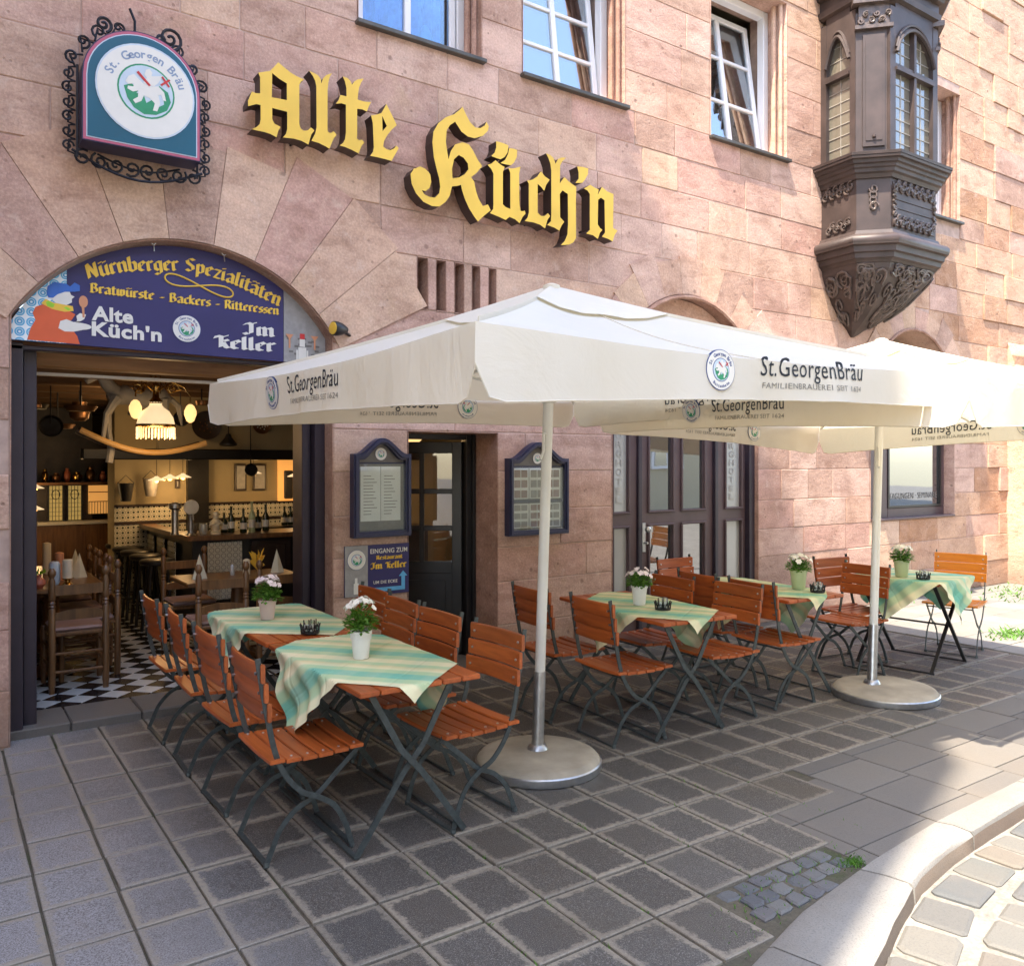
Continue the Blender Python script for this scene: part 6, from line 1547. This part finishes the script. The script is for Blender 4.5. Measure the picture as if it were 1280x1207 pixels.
for k, (x, w, h) in enumerate(((1.12, .07, .16), (1.24, .10, .11), (1.36, .07, .17), (1.47, .12, .12), (1.62, .10, .18), (1.76, .08, .13))):
    m = MB(); m.lathe([(w*.3, 0), (w*.5, h*.3), (w*.48, h*.7), (w*.25, h*.85), (w*.3, h)], (x, 5.75, 1.46), 12); o = m.build('shelf_jar', [M['copper'], M['bronze'], M['terracotta']][k % 3], None, smooth=True)
    tag(o, ['squat brass jar at the left end of the rear shelf', 'wide dull copper pot on the rear shelf', 'slim reddish jar on the rear shelf', 'broad brass pot in the middle of the rear shelf', 'tall copper can on the rear shelf right of the middle', 'small terracotta jar at the right end of the rear shelf'][k], 'jar', 'pots on the rear shelf')
# bar
bar = thing('bar_counter', 'dark wooden bar with patterned tile panels and a polished brown top', 'bar', (2.6, 2.5, FZ))
top = [(1.99, 2.45), (2.54, 2.42), (4.6, 2.42), (4.6, 2.95), (2.45, 2.95), (2.10, 3.2), (2.10, 5.2), (1.93, 5.2)]
m = MB(); m.prism([top], .955, 1.0, lambda a, b, d: (a, b, d)); m.build('bar_top', M['walnut'], bar, world=True)
body = [(2.05, 2.54), (2.56, 2.51), (4.6, 2.51), (4.6, 2.9), (2.48, 2.9), (2.15, 3.15), (2.15, 4.45), (2.02, 4.45)]
m = MB(); m.prism([body], .05, .955, lambda a, b, d: (a, b, d)); m.build('bar_front', M['black'], bar, world=True)
for a, b, c, d in ((2.18, 2.51, .37, .93), (3.05, 3.24, .68, .93), (3.05, 3.24, .2, .62), (2.18, 2.51, .10, .30)):
    MB().box(a, b, 2.485, 2.50, c, d, .003).build('tile_panel', M['dado'], bar, world=True)
m = MB(); m.box(2.60, 3.0, 2.48, 2.509, .5, .93, .004); m.box(2.66, 2.94, 2.465, 2.479, .55, .88, .004); m.build('wood_panel', M['darkwood'], bar, world=True)
for k in range(3): MB().box(1.99, 2.005, 3.0+k*.5, 3.3+k*.5, .3, .9, .003).build('tile_panel', M['dado'], bar, world=True)
def stool(label, x, y, first=[None]):
    if first[0] is None:
        t = thing('bar_stool', label, 'bar stool', (x, y, FZ), group='dark bar stools'); first[0] = t
        m = MB(); m.lathe([(.15, .66), (.165, .675), (.165, .70), (.15, .712)], (0, 0, 0), 20); m.build('seat', M['black'], t, smooth=True)
        for a in range(4):
            c, s = math.cos(R(45+90*a)), math.sin(R(45+90*a)); m = MB(); m.tube([(c*.10, s*.10, .67), (c*.17, s*.17, 0)], .016, 8); m.build('leg', M['black'], t, smooth=True)
        m = MB(); m.tube([(.15*math.cos(R(a)), .15*math.sin(R(a)), .22) for a in range(0, 360, 24)], .009, 5, closed=True); m.build('foot_ring', M['black'], t)
    else:
        t = copy_tree(first[0]); t['label'] = label; t.location = (x, y, FZ)
for k, y in enumerate((2.85, 3.36, 3.86, 4.33, 4.80)):
    stool(['dark bar stool nearest the street', 'second dark bar stool from the street', 'middle one of the five dark bar stools', 'fourth dark bar stool, far down the bar', 'rearmost dark bar stool by the tiled wall'][k], 1.80, y)
# things on the bar
def small(name, cat, label, prof, loc, mat, n=14, grp=None):
    m = MB(); m.lathe(prof, (0, 0, 0), n); o = m.build(name, mat, None, smooth=True); o.location = loc; tag(o, label, cat, grp); return o
def bottle(x, y, z, h, label, body=M['bottle'], grp='bottles along the bar'):
    t = thing('bottle', label, 'bottle', (x, y, z), group=grp); m = MB(); m.lathe([(.03, 0), (.034, .005), (.034, h*.55), (.012, h*.72), (.012, h*.95), (.014, h)], (0, 0, 0), 14); m.build('body', body, t, smooth=True)
    m = MB(); m.lathe([(.0348, h*.16), (.0348, h*.42)], (0, 0, 0), 14, cap=False); m.build('label_band', M['cream'], t, smooth=True)
bottle(2.556, 2.60, 1.0, .24, 'short dark bottle with pale label standing on the bar')
bottle(2.64, 2.60, 1.0, .31, 'tall slim bottle beside the short one on the bar', M['pot_green'])
for k, x in enumerate((3.42, 3.50, 3.58, 3.66, 3.74, 3.82)):
    bottle(x*.90+.25, 3.6, .98, .22, ['leftmost', 'second from left', 'third from left', 'fourth from left', 'fifth from left', 'rightmost'][k]+' of the wine bottles clustered at the right of the bar', grp='wine bottles at the right')
MB().box(2.9, 4.2, 3.5, 3.75, .05, .975).build('back_counter', M['black'], bar, world=True)
for k, (x, h_, lab) in enumerate(((2.40, .20, 'squat green bottle right of the stone child figure'), (2.47, .26, 'dark bottle between the stone figure and the labelled bottles'), (2.74, .22, 'dark bottle right of the tall slim one'), (2.82, .27, 'second dark bottle right of the tall slim one'))):
    bottle(x, 2.72, 1.0, h_, lab)
for k, (x, lab) in enumerate(((2.13, 'leftmost of three stacked glasses by the taps'), (2.20, 'middle of three glasses by the taps'), (2.34, 'glass right of the stone child figure'))):
    small('beer_glass', 'glass', lab, [(.02, 0), (.026, .01), (.032, .10)], (x, 2.78, 1.0), M['frost'])
tp = thing('beer_tap', 'beer tap column with a round pale badge on the bar', 'tap', (2.05, 2.6, 1.0))
m = MB(); m.lathe([(.05, 0), (.03, .02), (.024, .20), (.03, .22)], (0, 0, 0), 12); m.tube([(0, 0, .2), (0, -.08, .2), (0, -.08, .15)], .01, 6); m.build('column', M['galv'], tp, smooth=True)
m = MB(); m.lathe([(.0, -.012), (.068, -.01), (.072, 0), (.068, .01), (0, .012)], (0, -.02, .27), 24, T=Matrix.Rotation(R(90), 4, 'X')); m.build('badge', M['cream'], tp, smooth=True)
small('beer_tap', 'tap', 'tall cylindrical steel beer tap left of the round badge', [(.045, 0), (.035, .02), (.035, .24), (.06, .26), (.06, .30), (.02, .315)], (1.94, 2.75, 1.0), M['galv'])
small('glass_jug', 'jug', 'small glass jug standing on the bar near the taps', [(.03, 0), (.04, .02), (.04, .09), (.03, .11)], (2.17, 2.6, 1.0), M['frost'])
fg = thing('cherub_figure', 'small pale stone figure of a child on the bar', 'figurine', (2.285, 2.6, 1.0))
m = MB(); m.lathe([(.05, 0), (.05, .02), (.035, .03), (.04, .07), (.05, .10), (.035, .14), (.02, .155)], (0, 0, 0), 12); m.tube([(.035, 0, .13), (.06, -.02, .10), (.02, -.045, .10)], .012, 6); m.tube([(-.035, 0, .13), (-.06, -.02, .09), (-.01, -.05, .11)], .012, 6); m.build('body', M['candle'], fg, smooth=True)
m = MB(); m.lathe([(0, -.035), (.022, -.03), (.034, 0), (.022, .03), (0, .036)], (0, 0, .188), 12); m.build('head', M['candle'], fg, smooth=True)

def dining_chair(label, x, y, a, first=[None]):
    if first[0] is None:
        t = thing('turned_chair', label, 'chair', (x, y, FZ), R(a), 'dark turned wood chairs inside'); first[0] = t
        for sg in (-1, 1):
            pr = [(.020, 0), (.020, .03), (.024, .06), (.024, .60)]
            for k in range(3): pr += [(.018, .61+k*.025), (.025, .62+k*.025)]
            pr += [(.024, .70), (.022, .80), (.014, .825), (.027, .85), (.027, .87), (.012, .895)]
            m = MB(); m.lathe(pr, (-.20, sg*.175, 0), 12); m.build('rear_post', M['walnut'], t, smooth=True)
            m = MB(); m.lathe([(.018, 0), (.022, .1), (.022, .42), (.016, .43)], (.19, sg*.19, 0), 12); m.build('front_leg', M['walnut'], t, smooth=True)
        for z0, z1, bow in ((.70, .77, .0), (.52, .575, .02)):
            m = MB(); m.prism([[(-.155, z0), (.155, z0)]+[(.155-.31*k/8, z1+bow*math.sin(math.pi*k/8)) for k in range(9)]], -.21, -.19, lambda p, q, d: (d, p, q)); m.build('back_rail', M['walnut'], t)
        m = MB(); m.box(-.19, .21, -.19, .19, .40, .43, .008); m.build('seat', M['walnut'], t)
        m = MB(); m.box(-.18, .20, -.18, .18, .43, .465, .015); m.build('cushion', M['cushion'], t)
        m = MB()
        for z in (.15, .28): m.tube([(-.2, -.17, z), (-.2, .17, z)], .011, 8); m.tube([(.19, -.18, z), (.19, .18, z)], .011, 8); m.tube([(-.2, -.175, z+.03), (.19, -.19, z+.03)], .011, 8); m.tube([(-.2, .175, z+.03), (.19, .19, z+.03)], .011, 8)
        m.build('stretcher', M['walnut'], t)
    else: t = copy_tree(first[0]); t['label'] = label; t.location = (x, y, FZ); t.rotation_euler = (0, 0, R(a))
dining_chair('turned wooden chair just inside the entrance at the end of the left table', .875, 1.16, 90)
dining_chair('dark chair on the right side of the left table, nearest the street', .99, 1.50, 180)
dining_chair('dark chair on the right side of the left table, second from the street', .99, 2.02, 180)
dining_chair('dark chair on the right side of the left table, furthest back', .99, 2.6, 180)
dining_chair('dark chair seen from behind at the small inner table, left one', 1.80, .82, 90)
dining_chair('dark chair seen from behind at the small inner table, right one', 2.26, .84, 90)
dining_chair('dark chair facing the street across the small inner table', 1.86, 1.85, -90)
dining_chair('dark chair on the left side of the left table by the wall', .30, 1.9, 0)
def inner_table(x0, x1, y0, y1, label):
    t = thing('tavern_table', label, 'table', ((x0+x1)/2, (y0+y1)/2, FZ), group='wooden tables inside'); w, L = (x1-x0)/2, (y1-y0)/2
    m = MB(); m.box(-w, w, -L, L, .665, .70, .008); m.build('table_top', M['walnut'], t)
    for sy in ((-1, 1) if L > .6 else (0,)):
        m = MB(); m.lathe([(.15, 0), (.16, .03), (.06, .08), (.05, .2), (.09, .3), (.06, .45), (.05, .6), (.14, .665)], (0, sy*L*.6, 0), 16); m.build('pedestal', M['walnut'], t, smooth=True)
inner_table(.42, 1.12, 1.32, 3.0, 'long dark table at the left, set with napkins and candles')
inner_table(1.64, 2.60, 1.02, 1.62, 'small wooden table in the middle with folded napkins')
def napkin(x, y, z, h, label):
    m = MB(); m.add([(-.06, -.02, 0), (.06, -.02, 0), (0, .06, 0), (.005, .01, h), (.0, -.05, 0)], [(0, 4, 3), (4, 1, 3), (1, 2, 3), (2, 0, 3), (0, 2, 1, 4)]); o = m.build('napkin', M['napkin'], None); o.location = (x, y, z); tag(o, label, 'napkin', 'folded standing napkins')
for k, (x, y, lab) in enumerate(((.62, 1.55, 'cream napkin standing at the near left of the left table'), (.60, 1.95, 'second cream napkin along the left edge of the left table'), (.60, 2.35, 'third cream napkin along the left edge of the left table'), (1.0, 1.95, 'cream napkin at the right of the left table, beside the white candle'), (1.02, 2.35, 'cream napkin at the right edge of the left table, further back'), (1.80, 1.30, 'cream napkin on the left of the small inner table'), (2.46, 1.34, 'cream napkin on the right of the small inner table'))):
    napkin(x, y, FZ+.70, .20, lab)
ZT_ = FZ+.702
vs_ = thing('bud_vase', 'small round terracotta vase with a yellow flower at the near left table', 'vase', (.66, 1.43, ZT_))
m = MB(); m.lathe([(.03, 0), (.05, .03), (.045, .06), (.018, .085), (.02, .10)], (0, 0, 0), 14); m.build('vase', M['terracotta'], vs_, smooth=True)
m = MB()
for k in range(30): a = k*.7; m.add([(0, 0, .09), (.05*math.cos(a), .05*math.sin(a), .13+.01*(k % 3)), (.05*math.cos(a+.3), .05*math.sin(a+.3), .12)], [(0, 1, 2)])
m.build('flower', M['limep'], vs_)
cd = thing('candle', 'thick white candle on a brass stand at the near end of the left table', 'candle', (.865, 1.52, ZT_)); m = MB(); m.lathe([(.04, 0), (.02, .02), (.02, .035), (.045, .05)], (0, 0, 0), 14); m.build('stand', M['copper'], cd, smooth=True); m = MB(); m.lathe([(.036, .05), (.036, .19), (.03, .195)], (0, 0, 0), 16); m.build('wax', M['candle'], cd, smooth=True)
small('patterned_jar', 'jar', 'blue and white jar left of the white candle', [(.03, 0), (.04, .02), (.04, .16), (.028, .18)], (.78, 1.56, ZT_), M['paleblue'])
small('pink_candle', 'candle', 'warm pinkish candle behind the white one on the left table', [(.03, 0), (.033, .01), (.033, .22), (.01, .23)], (.84, 1.80, ZT_), M['flesh'])
small('pink_candle', 'candle', 'tall glowing candle further back on the left table', [(.03, 0), (.033, .01), (.033, .26), (.01, .27)], (.80, 2.30, ZT_), M['candle'])
small('table_candle', 'candle', 'stubby cream candle on the small inner table', [(.03, 0), (.03, .12), (.01, .13)], (2.20, 1.34, ZT_), M['candle'])
small('salt_cellar', 'salt cellar', 'little glass salt cellar in the middle of the small inner table', [(.02, 0), (.022, .07), (.012, .09)], (2.08, 1.34, ZT_), M['frost'])
lf = thing('leaf_decoration', 'orange and yellow star-shaped table decoration on the small inner table', 'decoration', (2.31, 1.40, ZT_)); m = MB()
for k in range(14): a = k*.9; r_ = .07; m.add([(0, 0, .02), (r_*math.cos(a), r_*math.sin(a), .06+.012*k), (r_*.5*math.cos(a+.5), r_*.5*math.sin(a+.5), .10+.006*k)], [(0, 1, 2)])
m.build('dried_leaves', M['print_yellow'], lf)
# hanging lamp
cl = thing('hanging_oil_lamp', 'lit brass lamp with a milk glass shade, fringe and two side arms, inside the entrance', 'lamp', (1.466, 1.3, 2.0))
m = MB(); m.tube([(1.466, 1.3, 2.56), (1.466, 1.3, 2.16)], .008, 6); m.tube([(1.43, 1.3, 2.5), (1.43, 1.3, 2.25)], .003, 4); m.tube([(1.50, 1.3, 2.5), (1.50, 1.3, 2.25)], .003, 4)
m.lathe([(.02, 2.33), (.028, 2.31), (.02, 2.29), (.026, 2.22), (.05, 2.19), (.05, 2.17)], (1.466, 1.3, 0), 14)
for sg in (-1, 1):
    pts = [(1.466+sg*.02, 1.3, 2.27), (1.466+sg*.12, 1.3, 2.35), (1.466+sg*.22, 1.3, 2.31), (1.466+sg*.265, 1.3, 2.24), (1.466+sg*.265, 1.3, 2.19)] if sg > 0 else [(1.446, 1.3, 2.27), (1.38, 1.3, 2.33), (1.32, 1.3, 2.27), (1.315, 1.3, 2.22)]
    m.tube(pts, .007, 6); m.tube(spiral((1.466+sg*.13, 1.3, 2.29), .05, 1.4, 0, X_, Z_, 16, sg), .005, 5)
    for q in range(6): a = R(20+q*22); m.tube([(1.466+sg*.10, 1.3, 2.26), (1.466+sg*(.10+.10*math.cos(a)), 1.3, 2.26+.09*math.sin(a))], .003, 4)
m.lathe([(.138, 2.0), (.148, 2.005), (.148, 1.985), (.138, 1.98)], (1.466, 1.3, 0), 24, cap=False); m.build('brass_frame', M['copper'], cl, smooth=True, world=True)
m = MB(); m.lathe([(.05, 2.18), (.045, 2.16), (.06, 2.14), (.10, 2.11), (.13, 2.06), (.143, 2.0)], (1.466, 1.3, 0), 24, cap=False); m.build('milk_glass_shade', M['lamp'], cl, smooth=True, world=True)
m = MB()
for k in range(36): a = 2*math.pi*k/36; m.tube([(1.466+.142*math.cos(a), 1.3+.142*math.sin(a), 1.98), (1.466+.142*math.cos(a), 1.3+.142*math.sin(a), 1.90-.012*(k % 2))], .004, 4)
m.build('glass_fringe', M['lamp'], cl, world=True)
for x, z in ((1.315, 2.12), (1.731, 2.10)):
    m = MB(); m.lathe([(.012, .075), (.03, .06), (.048, .02), (.048, -.01), (.03, -.06), (.01, -.075)], (x, 1.3, z), 16); m.build('side_bulb', M['lamp_hot'], cl, smooth=True, world=True)
def lamp(x, y, z, e, size=.05, col=(1, .66, .32)):
    d = bpy.data.lights.new('lamp_or_fill_light', 'POINT'); d.energy = e; d.shadow_soft_size = size; d.color = col; o = bpy.data.objects.new('lamp_or_fill_light', d); C.objects.link(o); o.location = (x, y, z); return o
lamp(1.466, 1.3, 1.86, 1.2, .08); lamp(1.5, 2.6, 2.2, 1.1, .1)  # second light is added fill deeper in the room, without a fixture
for k, (x, y, z, lab) in enumerate(((2.05, 4.1, 1.50, 'leftmost of the small pendant lamps before the bar wall'), (2.19, 4.1, 1.52, 'second from left of the small pendant lamps before the bar wall'), (2.33, 4.1, 1.53, 'third small pendant lamp, beside the dark post'), (3.10, 4.0, 1.57, 'pendant lamp in front of the framed pictures'), (3.60, 4.0, 1.53, 'pendant lamp by the lit alcove at the right'), (.98, 5.3, 1.40, 'upper small lamp at the left rear windows'), (.95, 5.0, 1.17, 'lower small lamp at the left rear windows'))):
    t = thing('pendant_lamp', lab, 'lamp', (x, y, z), group='small flat pendant lamps'); m = MB(); m.tube([(0, 0, .03), (0, 0, 2.4-z)], .003, 4); m.build('cord', M['black'], t)
    m = MB(); m.lathe([(.012, .05), (.03, .035), (.09, .005), (.092, 0)], (0, 0, 0), 16, cap=False); m.build('shade', M['lamp'], t, smooth=True)
    m = MB(); m.lathe([(0, -.02), (.022, -.01), (.022, .01), (0, .02)], (0, 0, -.005), 8); m.build('bulb', M['lamp_hot'], t, smooth=True)
    lamp(x, y-.02, z-.06, .55 if k < 5 else .5)
lamp(1.9, 3.6, 2.1, 1.0, .1); lamp(3.52, .95, 1.84, 1.2, .05)  # first light is added fill before the bar, without a fixture
t = thing('ceiling_lamp', 'warm glowing ceiling lamp inside the open restaurant door', 'lamp', (3.52, .95, 1.92)); m = MB(); m.lathe([(.14, .05), (.15, 0), (.10, -.05), (0, -.06)], (0, 0, 0), 18); m.build('shade', M['lamp_hot'], t, smooth=True)
# rocking horse hanging from the ceiling
rh = thing('rocking_horse', 'old grey rocking horse on pale curved runners hanging from the ceiling', 'rocking horse', (1.45, 1.8, 2.0))
def arc(x0, z0, x1, z1, sag, y, n=14): return [(x0+(x1-x0)*k/n, y, z0+(z1-z0)*k/n-sag*math.sin(math.pi*k/n)) for k in range(n+1)]
for y in (1.70, 1.92): m = MB(); m.tube(arc(.977, 1.965, 1.961, 1.87, .13, y), 1, 8, flat=(.015, .024), side=(0, 1, 0)); m.build('runner', M['rocker'] if y < 1.8 else M['darkwood'], rh, world=True)
m = MB(); m.tube([(1.20, 1.8, 2.22), (1.32, 1.8, 2.27), (1.48, 1.8, 2.25), (1.62, 1.8, 2.26), (1.68, 1.8, 2.22)], [.05, .085, .09, .085, .045], 12); m.tube([(1.27, 1.8, 2.27), (1.18, 1.8, 2.36), (1.14, 1.8, 2.44)], [.07, .05, .04], 10); m.tube([(1.16, 1.8, 2.45), (1.08, 1.8, 2.40), (1.03, 1.8, 2.36)], [.045, .035, .025], 10)
for x0, x1, y in ((1.26, 1.15, 1.74), (1.26, 1.22, 1.87), (1.62, 1.72, 1.74), (1.62, 1.68, 1.87)): m.tube([(x0, y, 2.24), ((x0+x1)/2-.03, y, 2.10), (x1, y, 1.90)], [.045, .025, .018], 8)
m.build('body', M['horse'], rh, smooth=True, world=True)
m = MB(); m.tube([(1.68, 1.8, 2.26), (1.76, 1.8, 2.18), (1.78, 1.8, 2.02)], [.02, .03, .008], 8); m.tube([(1.20, 1.8, 1.99), (1.22, 1.8, 1.80), (1.205, 1.8, 1.70)], [.018, .03, .03], 8); m.build('tail', M['horse'], rh, smooth=True, world=True)
# pans, platters and pails on the walls and ceiling
T90 = Matrix.Rotation(R(90), 4, 'X')
def plate(name, cat, label, x, y, z, r, mat, holes_=False):
    t = thing(name, label, cat, (x, y, z)); m = MB(); m.lathe([(0, 0), (r*.6, 0), (r*.75, .02), (r, .03), (r, .038), (r*.72, .03), (0, .012)], (0, 0, 0), 28, T=T90, cap=False); m.build('plate', mat, t, smooth=True)
    m = MB()
    for k in range(14):
        a = k*2.4; q = r*.62*math.sqrt(k/14); m.lathe([(0, -.004), (.008, 0), (0, .004)], (q*math.cos(a), -.045, q*math.sin(a)), 6, T=T90)
    m.build('studs' if holes_ else 'relief', M['cream'] if holes_ else M['bronze'], t)
plate('round_platter', 'platter', 'big dark round platter on the wall above the bar', 2.36, 3.24, 2.09, .15, M['darkwood'])
plate('colander', 'colander', 'dark perforated colander hanging right of the big platter', 2.94, 3.24, 2.11, .10, M['bronze'], True)
plate('round_platter', 'platter', 'dark round platter at the right edge of the entrance opening', 3.44, 3.24, 2.10, .15, M['black'])
for k, (x, y, z, r, lab) in enumerate(((1.02, 2.0, 2.15, .13, 'copper pan hanging from the ceiling at the left'), (.75, 2.8, 2.2, .12, 'dark pan hanging further left under the beams'), (1.0, 3.4, 2.05, .16, 'broad dark pan hanging deep in the left of the room'), (2.05, 2.2, 2.25, .06, 'small dark ladle pot hanging right of the lamp'))):
    t = thing('hanging_pan', lab, 'pan', (x, y, z), group='pans hanging from the ceiling'); m = MB(); m.lathe([(0, -.02), (r*.8, -.02), (r, .02), (r*.97, .025), (r*.75, -.01), (0, -.012)], (0, 0, 0), 20, cap=False); m.build('bowl', M['bronze'] if k != 1 else M['black'], t, smooth=True)
    m = MB(); m.tube([(0, 0, -.01), (0, 0, 2.38-z)], .008, 6); m.build('handle', M['iron'], t)
for k, (x, y, z, r_, kind, lab) in enumerate(((.62, 1.5, 2.16, .07, 0, 'small copper funnel hanging at the upper left of the entrance'), (.86, 2.6, 2.02, .10, 1, 'black skillet hanging low in the left of the room'), (1.14, 3.0, 2.18, .09, 0, 'copper lid hanging behind the left runner of the rocking horse'), (1.62, 2.9, 2.20, .08, 1, 'black sieve hanging behind the hanging lamp'), (1.98, 2.7, 2.12, .075, 1, 'black iron pan hanging right of the rocking horse'), (2.22, 2.3, 2.27, .06, 0, 'little copper pot hanging near the big dark platter'), (2.55, 3.1, 1.92, .09, 1, 'black jug-like pot hanging under the platters'), (2.80, 3.15, 1.62, .07, 1, 'black scoop hanging from the dark lintel'), (.72, 3.6, 2.2, .12, 1, 'big black kettle hanging far left under the beams'))):
    t = thing('hanging_utensil', lab, 'utensil', (x, y, z), group='pans hanging from the ceiling'); m = MB()
    if k % 3 == 0: m.lathe([(r_*.25, .08), (r_*.4, .04), (r_, -.02), (r_*.97, -.04), (r_*.6, -.05)], (0, 0, 0), 14, cap=False)
    elif k % 3 == 1: m.lathe([(0, -.02), (r_*.85, -.015), (r_, .02), (r_*.96, .02), (r_*.8, -.005), (0, -.01)], (0, 0, 0), 18, T=Matrix.Rotation(R(80), 4, 'X'), cap=False)
    else: m.lathe([(r_*.5, -.09), (r_*.9, -.06), (r_, 0), (r_*.7, .07), (r_*.75, .09)], (0, 0, 0), 14)
    m.build('bowl', M['bronze'] if kind == 0 else M['black'], t, smooth=True)
    m = MB(); m.tube([(0, 0, .02), (0, .005, max(.05, 2.38-z))], .006, 6); m.build('handle', M['iron'], t)
for k, (x, z, lab) in enumerate(((1.77, 1.27, 'black pail hanging on the bar wall pier'), (2.03, 1.32, 'grey pail hanging right of the black one'))):
    t = thing('hanging_pail', lab, 'pail', (x, 4.3, z)); m = MB(); m.lathe([(.055, 0), (.085, .19), (.09, .20)], (0, 0, 0), 16); m.build('bucket', M['black'] if k == 0 else M['greyprint2'], t, smooth=True); m = MB(); m.tube([(-.085, 0, .2), (0, 0, .29), (.085, 0, .2)], .004, 5); m.build('handle', M['iron'], t)
pf = thing('wall_picture', 'small framed picture seen through the open restaurant door', 'picture', (3.32, 1.6, 1.3)); m = MB(); m.box(-.06, .06, -.01, .01, -.15, .15, .004); m.build('frame', M['copper'], pf); MB().box(-.04, .04, -.014, -.011, -.12, .12).build('print', M['candle'], pf)
MB().box(2.9, 3.75, 1.62, 1.70, .05, 2.56).build('passage_wall', M['darkwood'], tr, world=True)

# ================================================================== HOUSE ACROSS THE STREET (reflected), UNSEEN WING ADDED TO SHADE THE TERRACE
ob = thing('yellow_house', 'pale yellow rendered house with white windows across the street', 'house', (12, -17, 0))
MB().box(-6, 32, -24, -14.5, -.1, 10.5).build('wall', M['ochre'], ob, world=True)
m = MB(); m.add([(-6.3, -24.3, 10.5), (-6.3, -14.1, 10.5), (-6.3, -19, 15), (32.3, -24.3, 10.5), (32.3, -14.1, 10.5), (32.3, -19, 15)], [(0, 1, 2), (3, 5, 4), (1, 4, 5, 2), (0, 2, 5, 3), (0, 3, 4, 1)]); m.build('roof', M['roof'], ob, world=True)
for i in range(12):
    for j in range(3):
        x, z = -4+i*3, 1.6+j*3
        m = MB(); m.box(x-.1, x+1.3, -14.5, -14.42, z-.1, z+1.9); w = m.build('window', M['white_pl'], ob, world=True); MB().box(x, x+.56, -14.42, -14.40, z, z+1.8).build('pane', M['glass_dark'], w); MB().box(x+.64, x+1.2, -14.42, -14.40, z, z+1.8).build('pane', M['glass_dark'], w)
wg = thing('shadow_wing', 'unseen gabled sandstone wing on the left, added to shade the terrace', 'building', (-6, -3, 0))  # out of view; height and gable shaped to place the shadow edge
m = MB(); m.box(-9.5, -2.4, -5.78, -.05, -.1, 15.6); m.build('wall', M['stone_pale'], wg, world=True)
m = MB(); m.add([(-9.8, -6.0, 15.6), (-2.4, -5.78, 15.6), (-2.4, -3.6, 23.6), (-9.8, -3.6, 23.6), (-9.8, .3, 15.6), (-2.4, .3, 15.6)], [(0, 1, 2, 3), (3, 2, 5, 4), (1, 5, 2), (0, 3, 4), (0, 4, 5, 1)]); m.build('roof', M['roof'], wg, world=True)
for j in range(5):
    for y in (-4.6, -2.6):
        z = 1.3+j*2.9; m = MB(); m.box(-2.4, -2.34, y-.6, y+.6, z, z+1.7); w = m.build('window', M['white_pl'], wg, world=True); MB().box(-2.34, -2.33, y-.5, y+.5, z+.1, z+1.6).build('pane', M['glass_dark'], w)
print('objects', len(C.objects), 'tris', sum(len(o.data.polygons) for o in C.objects if o.type == 'MESH'))
